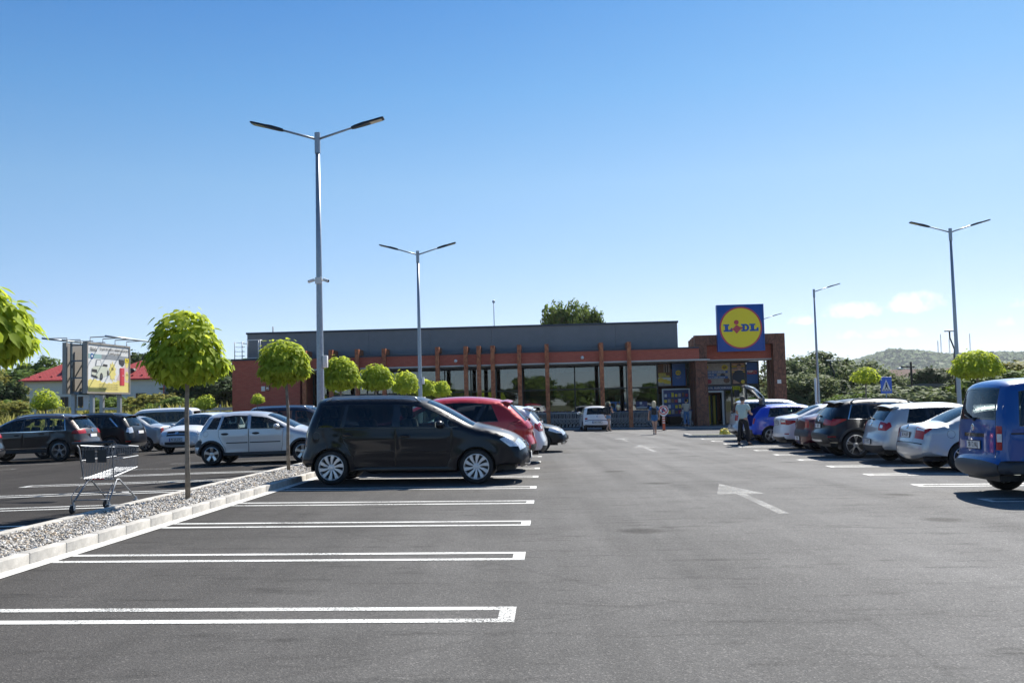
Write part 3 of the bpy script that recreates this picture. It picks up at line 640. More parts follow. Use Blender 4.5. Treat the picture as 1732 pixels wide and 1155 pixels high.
SEDAN = dict(W=1.76, prof=[(.12, .26), (.02, .34), (0, .5), (.02, .62), (.07, .75), (.10, .92), (.16, 1.0), (.45, 1.03), (.68, 1.07), (1.0, 1.24), (1.32, 1.38), (1.75, 1.425), (2.2, 1.43), (2.6, 1.36), (3.0, 1.17), (3.32, 1.0), (3.55, .94), (4.0, .87), (4.3, .77), (4.46, .62), (4.53, .46), (4.5, .3), (4.35, .24)],
    belt=(.96, .92), sill=.25, wr=.98, wf=3.62, R=.315, wheel=(7, 'thin'), rimcol=M_ALU, ft=.74, woff=.145, trim=M_GLO,
    wins=[(1.12, 1.30, 1.36, 1.42, .145), (1.41, 1.46, 2.14, 2.10), (2.24, 2.20, 3.1, 2.78)],
    doors=[('rear_door', [(1.16, .94), (1.2, .8), (1.32, .6), (1.36, .34), (2.19, .34), (2.19, .93)]), ('front_door', [(2.19, .93), (2.19, .34), (3.08, .34), (3.14, .6), (3.14, .92)])],
    side=[('tail_light', [(-.1, .72), (.10, .72), (.36, .92), (.30, .955), (-.1, .955)], M_RED, .004), ('headlight', [(4.0, .68), (4.05, .80), (4.3, .77), (4.6, .60), (4.6, .58)], M_LENS, .003)],
    strip=[('windscreen', 'f', 1.37, 1.01, 0, .82, G_CAR, -.006), ('rear_window', 'r', 1.075, 1.37, 0, .80, G_DARK, -.006), ('tail_light', 'r', .72, .955, .58, .95, M_RED, .004), ('bumper_gap', 'r', .60, .612, 0, .95, M_GLO, -.006), ('boot_gap', 'r', .64, .96, .53, .542, M_GLO, -.006), ('headlight', 'f', .76, .60, .5, .95, M_LENS, .003), ('grille', 'f', .72, .40, 0, .32, M_PLA, -.012), ('lower_grille', 'f', .38, .28, 0, .7, M_PLA, -.01)],
    handles=[(1.42, .84), (2.36, .83)], mirror=(2.98, .99), plates=[('r', .80, ''), ('f', .48, '')], badge=[('r', .94, .05)])
A4 = S_(SEDAN, strip=[('lamp_insert', 'r', .875, .93, .62, .95, M_LENS, .008)]+SEDAN['strip'], side=[('lamp_insert', [(-.1, .87), (.12, .87), (.22, .93), (-.1, .93)], M_LENS, .008)]+SEDAN['side'], fuel=(.72, .80, .085), plates=[('r', .78, 'SB 14 ADF')], glass=G_DARK)
FLUENCE = S_(SEDAN, prof=[(.12, .26), (.02, .34), (0, .5), (.02, .64), (.06, .80), (.05, .98), (.12, 1.07), (.40, 1.10), (.62, 1.14), (1.0, 1.32), (1.35, 1.45), (1.75, 1.475), (2.2, 1.48), (2.6, 1.40), (3.0, 1.2), (3.32, 1.04), (3.6, .98), (4.05, .9), (4.35, .78), (4.5, .62), (4.56, .46), (4.53, .3), (4.4, .24)], belt=(1.0, .96),
    side=[('tail_light', [(-.1, .80), (.25, .80), (.55, .90), (.50, .94), (-.1, .98)], M_RED, .004), ('lamp_insert', [(-.1, .85), (.2, .86), (.3, .90), (-.1, .95)], M_LENS, .007), ('reflector', [(.10, .50), (.25, .49), (.25, .53), (.10, .53)], M_RED, .004)],
    strip=[('windscreen', 'f', 1.42, 1.05, 0, .82, G_CAR, -.006), ('rear_window', 'r', 1.145, 1.42, 0, .80, G_DARK, -.006), ('lamp_insert', 'r', .86, .94, .62, .95, M_LENS, .007), ('tail_light', 'r', .80, .98, .58, .95, M_RED, .004), ('lower_bumper', 'r', .26, .40, 0, .95, M_PLA, .002), ('headlight', 'f', .76, .60, .5, .95, M_LENS, .003)], plates=[('r', .82, 'SB 07 KEV')])
LOGAN = S_(SEDAN, W=1.74, prof=[(.10, .26), (.02, .34), (0, .5), (.01, .64), (.05, .72), (.05, .92), (.09, 1.07), (.42, 1.12), (.62, 1.16), (.92, 1.38), (1.15, 1.49), (1.6, 1.53), (2.1, 1.53), (2.5, 1.46), (2.85, 1.25), (3.15, 1.06), (3.4, 1.0), (3.85, .92), (4.1, .78), (4.22, .62), (4.25, .46), (4.22, .3), (4.1, .24)], belt=(1.03, .98), wr=.78, wf=3.40, R=.305, wheel=(6, 'cap'),
    wins=[(1.08, 1.16, 1.96, 1.94), (2.06, 2.03, 2.92, 2.62)], side=[('tail_light', [(-.1, .72), (.10, .72), (.12, .9), (.14, 1.05), (-.1, 1.05)], M_RED, .004)],
    doors=[('rear_door', [(1.0, 1.0), (1.02, .8), (1.1, .6), (1.14, .34), (2.0, .34), (2.0, 1.0)]), ('front_door', [(2.0, 1.0), (2.0, .34), (2.9, .34), (2.95, .6), (2.95, .98)])],
    strip=[('windscreen', 'f', 1.47, 1.08, 0, .82, G_CAR, -.006), ('rear_window', 'r', 1.165, 1.46, 0, .80, G_CAR, -.006), ('tail_light', 'r', .74, 1.05, .70, .95, M_RED, .004), ('bumper_band', 'r', .50, .68, 0, .95, M_DPL, .004), ('headlight', 'f', .86, .70, .5, .95, M_LENS, .003), ('grille', 'f', .84, .70, 0, .45, M_PLA, -.012)], handles=[(1.22, .9), (2.18, .88)], mirror=(2.8, 1.06), plates=[('r', .42, 'SB 88')], badge=[('r', .95, .05)])
MCV = S_(LOGAN, W=1.74, prof=[(.10, .26), (.02, .34), (0, .5), (.02, .7), (.08, .95), (.2, 1.3), (.3, 1.48), (.6, 1.54), (1.2, 1.56), (2.2, 1.55), (2.75, 1.48), (3.15, 1.28), (3.5, 1.08), (3.75, 1.03), (4.15, .96), (4.35, .84), (4.45, .66), (4.48, .48), (4.45, .3), (4.3, .24)], wr=.78, wf=3.62, belt=(1.02, .99),
    wins=[(.42, .52, 1.1, 1.1), (1.2, 1.2, 2.2, 2.18), (2.3, 2.28, 3.2, 2.86)], doors=[('rear_door', [(1.15, 1.0), (1.17, .8), (1.2, .34), (2.25, .34), (2.25, 1.0)]), ('front_door', [(2.25, 1.0), (2.25, .34), (3.1, .34), (3.2, .6), (3.2, .98)])],
    side=[('headlight', [(4.05, .72), (4.05, .90), (4.25, .93), (4.7, .80), (4.7, .70)], M_LENS, .003)],
    strip=[('windscreen', 'f', 1.49, 1.09, 0, .84, G_CAR, -.006), ('headlight', 'f', .88, .73, .56, .95, M_LENS, .004), ('grille', 'f', .88, .70, 0, .53, M_PLA, -.012), ('lower_grille', 'f', .46, .34, 0, .60, M_PLA, -.012), ('fog_light', 'f', .46, .36, .72, .84, M_LENS, .003)],
    proud=[('f', .835, .82, -.5, .5, M_CHR, 'grille_bar'), ('f', .775, .76, -.5, .5, M_CHR, 'grille_bar')], plates=[('f', .56, 'PH 20 JCW')], badge=[('f', .80, .075)], mirror=(3.0, 1.08))
GOLF = S_(CORSA, W=1.76, prof=[(.12, .26), (.03, .34), (0, .5), (.02, .62), (.08, .74), (.10, .92), (.17, 1.05), (.38, 1.30), (.50, 1.41), (.85, 1.46), (1.4, 1.48), (1.9, 1.48), (2.3, 1.42), (2.7, 1.25), (3.1, 1.03), (3.35, .97), (3.75, .89), (4.0, .78), (4.15, .62), (4.2, .46), (4.18, .3), (4.0, .24)], belt=(1.01, .96), wr=.80, wf=3.38, R=.315, ft=.79, dlo=True, glass=G_DARK, woff=.15,
    wins=[(.72, .82, 1.20, 1.18), (1.28, 1.26, 2.0, 1.98), (2.1, 2.07, 2.98, 2.62)], doors=[('rear_door', [(1.1, .98), (1.12, .8), (1.2, .6), (1.22, .34), (2.04, .34), (2.04, .98)]), ('front_door', [(2.04, .98), (2.04, .34), (2.9, .34), (2.95, .6), (2.95, .96)])],
    side=[('tail_light', [(-.1, .80), (.22, .80), (.34, .90), (.32, 1.0), (-.1, 1.02)], M_RED, .004), ('headlight', [(3.7, .72), (3.75, .85), (4.0, .8), (4.3, .6)], M_LENS, .003)],
    strip=[('windscreen', 'f', 1.41, 1.04, 0, .82, G_CAR, -.006), ('rear_window', 'r', 1.05, 1.37, 0, .74, G_DARK, -.006), ('lamp_insert', 'r', .86, .95, .68, .80, M_LENS, .008), ('tail_light', 'r', .80, 1.02, .60, .95, M_RED, .004), ('lower_bumper', 'r', .24, .42, 0, .95, M_PLA, .002), ('headlight', 'f', .80, .66, .5, .95, M_LENS, .003), ('grille', 'f', .74, .6, 0, .42, M_PLA, -.01)],
    clad=None, mould=[], handles=[(1.3, .88), (2.22, .87)], handle_mat=P_SILV, fuel=(.62, .86, .085), mirror=(2.84, 1.03), plates=[('r', .52, 'SB 19 RTC')], badge=[('r', .95, .055)], wiper=(1.05, 1.1), spoiler=(.48, 1.43, .14, None))
CADDY = dict(cat='van', W=1.80, prof=[(.10, .30), (.02, .36), (0, .46), (.02, .56), (.08, .60), (.085, .9), (.10, 1.2), (.17, 1.52), (.24, 1.73), (.42, 1.80), (.9, 1.825), (1.9, 1.83), (2.4, 1.78), (2.8, 1.58), (3.15, 1.33), (3.45, 1.13), (3.7, 1.07), (4.05, .96), (4.25, .84), (4.36, .68), (4.41, .5), (4.40, .34), (4.25, .26)],
    belt=(1.10, 1.06), sill=.27, wr=.90, wf=3.58, R=.32, wheel=(6, 'cap'), ft=.83, woff=.20, Rr=.22, Rt=.15,
    wins=[(.42, .47, 1.22, 1.22), (1.40, 1.40, 2.14, 2.12), (2.26, 2.24, 3.1, 2.78)], dlo=False,
    doors=[('sliding_door', [(1.3, 1.07), (1.3, .35), (2.2, .35), (2.2, 1.06)]), ('front_door', [(2.2, 1.06), (2.2, .35), (3.0, .35), (3.08, .6), (3.08, 1.05)])],
    side=[('tail_light', [(-.1, .70), (.17, .70), (.17, 1.06), (-.1, 1.06)], M_RED, .006), ('bumper', [(-.1, .2), (.52, .2), (.60, .56), (-.1, .56)], M_DPL, .010), ('door_track', [(.28, .96), (1.3, .96), (1.3, .985), (.28, .985)], M_PLA, -.006)],
    strip=[('windscreen', 'f', 1.72, 1.15, 0, .82, G_CAR, -.006), ('lamp_insert', 'r', .82, .95, .80, .95, M_LENS, .009), ('rear_window', 'r', 1.20, 1.63, 0, .72, G_DARK, -.004), ('window_surround', 'r', 1.16, 1.67, 0, .76, M_GLO, .002), ('tail_light', 'r', .70, 1.06, .78, .95, M_RED, .006), ('bumper', 'r', .30, .56, 0, .95, M_DPL, .010), ('tailgate_gap', 'r', .60, 1.72, .755, .765, M_GLO, -.006), ('handle_recess', 'r', .88, .95, 0, .42, M_GLO, -.004), ('headlight', 'f', .84, .68, .5, .95, M_LENS, .003), ('grille', 'f', .76, .6, 0, .42, M_PLA, -.01)],
    clad=None, handles=[(1.42, .92), (2.4, .92)], handle_mat=M_PLA, mirror=(2.95, 1.15), mirror_mat=M_PLA, plates=[('r', .78, 'SB 12 NLJ')], badge=[('r', 1.05, .055)], wiper=(1.18, 1.22), spoiler=None)
TRAFIC = dict(cat='van', W=1.95, prof=[(.10, .32), (.02, .4), (0, .55), (.03, .75), (.05, 1.2), (.12, 1.7), (.2, 1.9), (.5, 1.96), (1.5, 1.98), (3.0, 1.97), (3.4, 1.90), (3.8, 1.62), (4.15, 1.32), (4.4, 1.16), (4.7, 1.02), (4.9, .8), (4.98, .55), (4.95, .36), (4.8, .3)], belt=(1.18, 1.12), sill=.3, wr=.95, wf=4.0, R=.33, wheel=(6, 'cap'), ft=.86, woff=.24, glass=G_DARK,
    wins=[(.35, .38, 1.6, 1.6), (1.68, 1.68, 2.85, 2.85), (2.98, 2.98, 3.98, 3.62)], doors=[('front_door', [(2.92, 1.1), (2.92, .38), (3.6, .38), (3.66, .7), (3.9, 1.1)])], side=[], strip=[('windscreen', 'f', 1.86, 1.2, 0, .84, G_CAR, -.006), ('rear_window', 'r', 1.2, 1.75, 0, .76, G_DARK, -.004), ('tail_light', 'r', .9, 1.5, .84, .95, M_RED, .004)], clad=(.42, M_PLA, .03), handles=[(3.1, 1.0)], handle_mat=M_PLA, mirror=(3.78, 1.22), mirror_mat=M_PLA, plates=[])
FIAT = S_(CORSA, W=1.51, prof=[(.08, .24), (.01, .3), (0, .45), (.02, .56), (.07, .62), (.10, .82), (.2, 1.15), (.3, 1.33), (.55, 1.38), (1.2, 1.40), (1.7, 1.36), (2.1, 1.2), (2.45, 1.0), (2.7, .92), (3.0, .82), (3.2, .66), (3.3, .46), (3.28, .28), (3.2, .24)], belt=(.92, .90), wr=.55, wf=2.75, R=.265, ft=.80, dlo=True, wins=[(.5, .55, 1.15, 1.15), (1.25, 1.25, 2.2, 1.92)], doors=[('front_door', [(1.2, .9), (1.2, .32), (2.15, .32), (2.2, .5), (2.2, .89)])],
    side=[], strip=[('windscreen', 'f', 1.32, 1.0, 0, .82, G_CAR, -.006), ('rear_window', 'r', .90, 1.28, 0, .78, G_DARK, -.006), ('tail_light', 'r', .63, .73, .72, .95, M_RED, .005), ('bumper_gap', 'r', .58, .60, 0, .95, M_GLO, -.004), ('lower_bumper', 'r', .22, .32, 0, .95, M_PLA, .002)], clad=None, mould=[], handles=[(1.35, .8)], mirror=(2.05, .98), fuel=None, plates=[('r', .48, 'SB 31 RAC')], badge=[('r', .80, .04)], wiper=(.92, .98))
HATCH = S_(GOLF, wheel=(5, 'wide'), plates=[('r', .52, '')])
MPV = S_(TOURAN, rails=None, wheel=(5, 'wide'), rimcol=M_ALU, R=.32, rim=.21, glass=G_CAR,
    side=[('tail_light', [(-.1, .80), (.20, .82), (.24, 1.05), (-.1, 1.05)], M_RED, .004)], strip=[('windscreen', 'f', 1.585, 1.145, 0, .82, G_CAR, -.006), ('rear_window', 'r', 1.10, 1.50, 0, .78, G_DARK, -.006), ('tail_light', 'r', .80, 1.05, .66, .95, M_RED, .004), ('lower_bumper', 'r', .30, .38, 0, .95, M_PLA, .004)], proud=[], plates=[('r', .58, 'SB 66 HDT')], wiper=(1.1, 1.15), spoiler=(.34, 1.59, .08, None), mould=[])
BOOT = S_(HATCH, plates=[('r', .50, 'SB 20 WVU')], open_tail=(rad(98), 1.44), spoiler=None, wiper=None, badge=None, glass=G_CAR,
    side=[('tail_light', [(-.1, .74), (.2, .74), (.26, .95), (-.1, .97)], M_RED, .004)], strip=[('windscreen', 'f', 1.41, 1.04, 0, .82, G_CAR, -.006), ('rear_window', 'r', 1.05, 1.37, 0, .70, G_DARK, -.006), ('tailgate', 'r', .66, 1.44, 0, .80, P_NAVY, 0.0), ('tail_light', 'r', .74, .97, .82, .95, M_RED, .004), ('bumper', 'r', .24, .52, 0, .95, M_PLA, .004)])
AUDI = S_(SEDAN, prof=[(.12, .28), (.02, .36), (0, .5), (.03, .7), (.1, .95), (.3, 1.2), (.5, 1.36), (.9, 1.42), (1.5, 1.44), (2.2, 1.43), (2.6, 1.36), (3.0, 1.18), (3.4, 1.0), (3.65, .95), (4.15, .88), (4.45, .78), (4.62, .62), (4.68, .46), (4.65, .28), (4.45, .22)], wr=.95, wf=3.76, R=.335, rim=.25, wheel=(5, 'y'), rimcol=M_BALU, glass=G_DARK, wins=[(.55, .7, 1.3, 1.3), (1.4, 1.4, 2.2, 2.15), (2.3, 2.25, 3.15, 2.8)],
    side=[('headlight', [(4.02, .70), (4.05, .80), (4.3, .80), (4.7, .66), (4.7, .60), (4.3, .62)], M_LENS, .004)], strip=[('windscreen', 'f', 1.37, 1.02, 0, .82, G_CAR, -.006), ('rear_window', 'r', 1.0, 1.35, 0, .75, G_DARK, -.006), ('headlight', 'f', .77, .62, .48, .95, M_LENS, .004), ('grille', 'f', .74, .38, 0, .36, M_PLA, -.012), ('lower_grille', 'f', .44, .34, .55, .95, M_PLA, -.01)], proud=[('f', .275, .245, -.88, .88, M_ALU, 'splitter'), ('f', .40, .385, -.92, -.6, M_CHR, 'intake_bar'), ('f', .40, .385, .6, .92, M_CHR, 'intake_bar')], plates=[('f', .5, '')], badge=None)
# ------------------------------------------------------------------ ground, asphalt, markings
def asphalt_mat():
    m = pmat('asphalt', (.05, .05, .05), .8); N, L = nodes_of(m); p = N['Principled BSDF']
    tc = N.new('ShaderNodeTexCoord'); P_ = tc.outputs['Object']
    def noise(sc, det=6, ro=.6, vec=None):
        n = N.new('ShaderNodeTexNoise'); n.inputs['Scale'].default_value = sc; n.inputs['Detail'].default_value = det; n.inputs['Roughness'].default_value = ro
        L.new(vec or P_, n.inputs['Vector']); return n.outputs['Fac']
    def ramp(f, stops):
        r = N.new('ShaderNodeValToRGB'); e = r.color_ramp.elements
        while len(e) < len(stops): e.new(.5)
        for q, (t, c) in zip(e, stops): q.position = t; q.color = (*c, 1) if len(c) == 3 else c
        L.new(f, r.inputs[0]); return r.outputs[0]
    def mix(f, a, b, ty='MIX'):
        n = N.new('ShaderNodeMixRGB'); n.blend_type = ty
        for i, q in enumerate((f, a, b)):
            if isinstance(q, (int, float)): n.inputs[i].default_value = q
            elif isinstance(q, tuple): n.inputs[i].default_value = (*q, 1)
            else: L.new(q, n.inputs[i])
        return n.outputs[0]
    # driving lane is polished and bleached, the bays are darker and browner, partly lens darkening put into the colour
    sx = N.new('ShaderNodeSeparateXYZ'); L.new(P_, sx.inputs[0])
    wob = N.new('ShaderNodeMath'); wob.operation = 'MULTIPLY_ADD'; wob.inputs[1].default_value = 3.0; L.new(noise(.25, 4), wob.inputs[0]); L.new(sx.outputs[0], wob.inputs[2])
    lane = ramp(wob.outputs[0], [(0, (0, 0, 0)), (.5, (1, 1, 1))])
    mr = N.new('ShaderNodeMapRange'); mr.inputs[1].default_value = -5.0; mr.inputs[2].default_value = 6.0; L.new(wob.outputs[0], mr.inputs[0])
    base = mix(mr.outputs[0], (.036, .033, .031), (.165, .163, .160))
    big = ramp(noise(.35, 8, .65), [(.3, (.80, .80, .80)), (.7, (1.15, 1.15, 1.15))]); base = mix(1.0, base, big, 'MULTIPLY')
    mp = N.new('ShaderNodeMapping'); mp.inputs['Scale'].default_value = (.8, 3.2, 1); L.new(P_, mp.inputs[0])
    scuff = ramp(noise(1.1, 7, .7, mp.outputs[0]), [(.32, (.55, .55, .55)), (.46, (1, 1, 1))]); base = mix(.75, base, scuff, 'MULTIPLY')
    oil = ramp(noise(.9, 3, .5), [(.18, (.45, .45, .45)), (.30, (1, 1, 1))]); base = mix(.8, base, oil, 'MULTIPLY')
    mp2 = N.new('ShaderNodeMapping'); mp2.inputs['Scale'].default_value = (1.3, .06, 1); mp2.inputs['Rotation'].default_value = (0, 0, .035); L.new(P_, mp2.inputs[0])
    track = ramp(noise(1.0, 4, .55, mp2.outputs[0]), [(.35, (.84, .84, .84)), (.65, (1.14, 1.14, 1.14))]); base = mix(.8, base, track, 'MULTIPLY')
    vd = N.new('ShaderNodeTexVoronoi'); vd.inputs['Scale'].default_value = .55; vd.inputs['Randomness'].default_value = 1; dn = N.new('ShaderNodeMixRGB'); dn.inputs[0].default_value = .12; nn = N.new('ShaderNodeTexNoise'); nn.inputs['Scale'].default_value = 7; L.new(P_, nn.inputs['Vector']); L.new(P_, dn.inputs[1]); L.new(nn.outputs['Color'], dn.inputs[2]); L.new(dn.outputs[0], vd.inputs['Vector'])
    drip = ramp(vd.outputs['Distance'], [(.07, (.42, .41, .40)), (.16, (1, 1, 1))]); base = mix(.7, base, drip, 'MULTIPLY')
    vc = N.new('ShaderNodeTexVoronoi'); vc.feature = 'DISTANCE_TO_EDGE'; vc.inputs['Scale'].default_value = .11; L.new(dn.outputs[0], vc.inputs['Vector'])
    seam = ramp(vc.outputs['Distance'], [(.0015, (.55, .55, .55)), (.004, (1, 1, 1))]); base = mix(.3, base, seam, 'MULTIPLY')
    vo = N.new('ShaderNodeTexVoronoi'); vo.inputs['Scale'].default_value = 95; L.new(P_, vo.inputs['Vector'])
    st = N.new('ShaderNodeSeparateColor'); L.new(vo.outputs['Color'], st.inputs[0])
    stones = ramp(st.outputs[0], [(0, (.55, .55, .56)), (.55, (.95, .95, .95)), (.9, (1.2, 1.18, 1.15)), (1, (2.2, 2.15, 2.1))]); base = mix(.6, base, stones, 'MULTIPLY')
    L.new(base, p.inputs['Base Color'])
    fine = noise(160, 3, .7); bp = N.new('ShaderNodeBump'); bp.inputs['Strength'].default_value = .6; bp.inputs['Distance'].default_value = .005
    add = N.new('ShaderNodeMath'); add.operation = 'ADD'; L.new(fine, add.inputs[0]); L.new(vo.outputs['Distance'], add.inputs[1])
    L.new(add.outputs[0], bp.inputs['Height']); L.new(bp.outputs[0], p.inputs['Normal'])
    p.inputs['Roughness'].default_value = .95; p.inputs['Specular IOR Level'].default_value = .12
    return m
def line_mat(name, wear, top=.96):
    m = pmat(name, (.70, .70, .67), .6); N, L = nodes_of(m); p = N['Principled BSDF']; o = N['Material Output']
    tc = N.new('ShaderNodeTexCoord'); n1 = N.new('ShaderNodeTexNoise'); n1.inputs['Scale'].default_value = 55; n1.inputs['Detail'].default_value = 6; n1.inputs['Roughness'].default_value = .75
    n2 = N.new('ShaderNodeTexNoise'); n2.inputs['Scale'].default_value = 1.2; n2.inputs['Detail'].default_value = 4
    L.new(tc.outputs['Object'], n1.inputs['Vector']); L.new(tc.outputs['Object'], n2.inputs['Vector'])
    a = N.new('ShaderNodeMath'); a.operation = 'MULTIPLY_ADD'; a.inputs[1].default_value = .34; L.new(n2.outputs['Fac'], a.inputs[0]); L.new(n1.outputs['Fac'], a.inputs[2])
    r = N.new('ShaderNodeMapRange'); r.inputs[1].default_value = wear; r.inputs[2].default_value = wear+.12; r.inputs[3].default_value = .08; r.inputs[4].default_value = top; L.new(a.outputs[0], r.inputs[0])
    tr = N.new('ShaderNodeBsdfTransparent'); mx = N.new('ShaderNodeMixShader'); L.new(r.outputs[0], mx.inputs[0]); L.new(tr.outputs[0], mx.inputs[1]); L.new(p.outputs[0], mx.inputs[2]); L.new(mx.outputs[0], o.inputs[0])
    return m
M_ASPH = asphalt_mat(); M_LINE = line_mat('white road paint', .555); M_WORN = line_mat('worn road paint', .66, .46)
M_EARTH = pmat('dry grass and earth', (.07, .085, .025), .95, col2=(.15, .14, .06), scale=.35, bump=.5, bscale=3)
M_CONC = pmat('kerb concrete', (.42, .40, .365), .85, var=.24, scale=6, bump=.35, bscale=60)
M_CONC2 = pmat('pale footing concrete', (.58, .57, .54), .8, var=.15, scale=9, bump=.3, bscale=50)
M_PAVE = pmat('grey pavement slabs', (.25, .25, .245), .8, var=.14, scale=3, bump=.2, bscale=40)
def sheet(name, us, vs_, z, mat, kind='structure', absz=None):
    b = MB()
    for v in vs_:
        for u in us:
            p = lot(u, v, z)
            if absz: p.z = absz(p.x, p.y)
            b.v.append(tuple(p))
    n = len(us); b.f = [(j*n+i, j*n+i+1, (j+1)*n+i+1, (j+1)*n+i) for j in range(len(vs_)-1) for i in range(n-1)]
    return tag(b.build(name, mat, fix=False), kind=kind)
gx_ = [-9000, -2000, -400, -120, -45, -25, -6, 10, 32, 60, 120, 400, 2000, 9000]
gb = MB()
for yy in (-6000, -300, -60, 0, 40, 80, 140, 400, 2000, 12000):
    for xx in gx_: gb.v.append((xx, yy, gz(xx)-.06))
n_ = len(gx_); gb.f = [(j*n_+i, j*n_+i+1, (j+1)*n_+i+1, (j+1)*n_+i) for j in range(9) for i in range(n_-1)]
tag(gb.build('ground', M_EARTH, fix=False), kind='structure')
sheet('asphalt_car_park', list(np.arange(-48, 46, 2.0)), list(np.arange(-34, 73, 3.0)), 0, M_ASPH)
def marking(name, polys, mat, z=.004):
    b = MB()
    for q in polys:
        # subdivided along its length so that it follows the crowned ground
        P_ = [lot(u, v, z) for u, v in q]; b.add(P_, [tuple(range(len(P_)))])
    return tag(b.build(name, mat, fix=False), kind='structure')
def hairpin(v, u_open, u_tip, mat, w=.12, half=.27):
    s = 1 if u_tip > u_open else -1; seg = np.linspace(u_open, u_tip, 4); qs = []
    for a, c in zip(seg, seg[1:]):
        for v0 in (v-half, v+half-w): qs.append([(a, v0), (c, v0), (c, v0+w), (a, v0+w)])
    qs.append([(u_tip-s*.12, v-half+w), (u_tip, v-half+w), (u_tip, v+half-w), (u_tip-s*.12, v+half-w)])
    marking('parking_line', qs, mat)
for k in range(-2, 17): hairpin(7.30+2.81*k, -5.0, -.28+.005*k, M_LINE)
for k in range(-1, 17): hairpin(7.30+2.81*k, -6.5, -11.4, M_LINE if k < 7 else M_WORN)
for k in range(5, 14): hairpin(7.30+2.81*k, -21.0, -16.2, M_WORN)
for k in range(-4, 11): hairpin(15.39+2.79*k, 11.4, 6.52, M_LINE)
for (cu, cv, sc, mt) in ((3.16, 16.8, 1.0, M_WORN), (3.35, 35.2, 1.05, M_WORN), (3.2, 44.0, 1.0, M_WORN)):
    marking('lane_arrow', [[(cu, cv+2.15*sc), (cu-.40*sc, cv), (cu-.12*sc, cv)], [(cu, cv+2.15*sc), (cu-.12*sc, cv), (cu+.12*sc, cv)], [(cu, cv+2.15*sc), (cu+.12*sc, cv), (cu+.40*sc, cv)], [(cu-.075, cv), (cu-.075, cv-3.0*sc), (cu+.075, cv-3.0*sc), (cu+.075, cv)]], mt)
# pale litter flecks and a hose-like skid are too small to matter; the drain patch by the trolley shows
# ---- planted island with kerb stones
K0, K1, V0, V1_ = -5.15, -6.42, 3.0, 62.0
def gutter(name, u0, u1, v0, v1, mat, z=.006):
    b = MB(); vs_ = np.arange(v0, v1+.01, 2.0)
    for v in vs_: b.v += [tuple(lot(u0, v, z)), tuple(lot(u1, v, z))]
    b.f = [(2*i, 2*i+1, 2*i+3, 2*i+2) for i in range(len(vs_)-1)]
    return tag(b.build(name, mat, fix=False), kind='structure')
kerb_r = gutter('kerb', K0, K0+.17, V0, V1_, M_CONC2); kerb_l = gutter('kerb', K1-.10, K1, V0, V1_, M_CONC2)
ks = MB().bbox(-.13, 0, -.374, .374, -.08, .118, .011).mesh('kerb_stone', True, True); ks.materials.append(M_CONC); ks.set_sharp_from_angle(angle=rad(50))
for i in range(int((V1_-V0)/.75)):
    v = V0+.375+i*.75
    for par, u, fl in ((kerb_r, K0, 0), (kerb_l, K1, PI)):
        o = link('kerb_stone', ks, None); o.matrix_world = lotm(u, v, fl + random.uniform(-.002, .002), random.uniform(-.003, .003)); o.parent = par
M_SOIL = pmat('gravel bed', (.34, .31, .27), .95, col2=(.55, .52, .46), scale=45, bump=.8, bscale=70)
sheet('gravel_bed', [K1+.12, K0-.12], list(np.arange(V0, V1_+.1, 2.0)), .07, M_SOIL)
def gravel(name, u0, u1, v0, v1, n, z, rs):
    ico = np.array([(0, 0, 1), (.9, 0, .1), (.25, .85, -.05), (-.75, .5, .1), (-.7, -.55, -.1), (.3, -.85, .1), (0, 0, -.8)])
    tri = np.array([(0, 1, 2), (0, 2, 3), (0, 3, 4), (0, 4, 5), (0, 5, 1), (6, 2, 1), (6, 3, 2), (6, 4, 3), (6, 5, 4), (6, 1, 5)])
    # denser near the camera
    t = RNG.random(n)**1.9; vv = v0+(v1-v0)*t; uu = RNG.uniform(u0, u1, n); s = RNG.uniform(rs[0], rs[1], n)*(1+.9*t)
    X = uu*CA+vv*SA; Y = -uu*SA+vv*CA; Z = np.array([gz(x) for x in X])+z+RNG.uniform(-.004, .02, n)
    a = RNG.uniform(0, 2*PI, n); sq = RNG.uniform(.45, .8, n); st_ = RNG.uniform(.7, 1.3, n); tl = RNG.uniform(-.6, .6, n)
    V = ico[None]*np.stack([s*st_, s, s*sq], 1)[:, None]; c, d = np.cos(tl)[:, None], np.sin(tl)[:, None]
    V = np.stack([V[..., 0]*c+V[..., 2]*d, V[..., 1], -V[..., 0]*d+V[..., 2]*c], -1); c, d = np.cos(a)[:, None], np.sin(a)[:, None]
    V = np.stack([V[..., 0]*c-V[..., 1]*d, V[..., 0]*d+V[..., 1]*c, V[..., 2]], -1) + np.stack([X, Y, Z], 1)[:, None]
    F = tri[None]+(np.arange(n)*7)[:, None, None]
    me = bpy.data.meshes.new(name); me.from_pydata(V.reshape(-1, 3).tolist(), [], F.reshape(-1, 3).tolist())
    at_ = me.attributes.new('tone', 'FLOAT', 'FACE'); at_.data.foreach_set('value', np.repeat(RNG.random(n), 10).astype(np.float32))
    m = pmat('pebbles', (.4, .38, .34), .8); N, L = nodes_of(m); p = N['Principled BSDF']
    if 'tone' not in [q.name for q in N]:
        an = N.new('ShaderNodeAttribute'); an.attribute_name = 'tone'; an.name = 'tone'; r = N.new('ShaderNodeValToRGB'); e = r.color_ramp.elements
        cols = [(.0, (.16, .15, .14)), (.2, (.34, .32, .29)), (.45, (.47, .44, .39)), (.6, (.45, .35, .24)), (.72, (.34, .34, .34)), (.85, (.60, .57, .53)), (1, (.72, .70, .66))]
        while len(e) < len(cols): e.new(.5)
        for q, (t_, c_) in zip(e, cols): q.position = t_; q.color = (*c_, 1)
        L.new(an.outputs['Fac'], r.inputs[0]); L.new(r.outputs[0], p.inputs['Base Color'])
    return link(name, me, m)
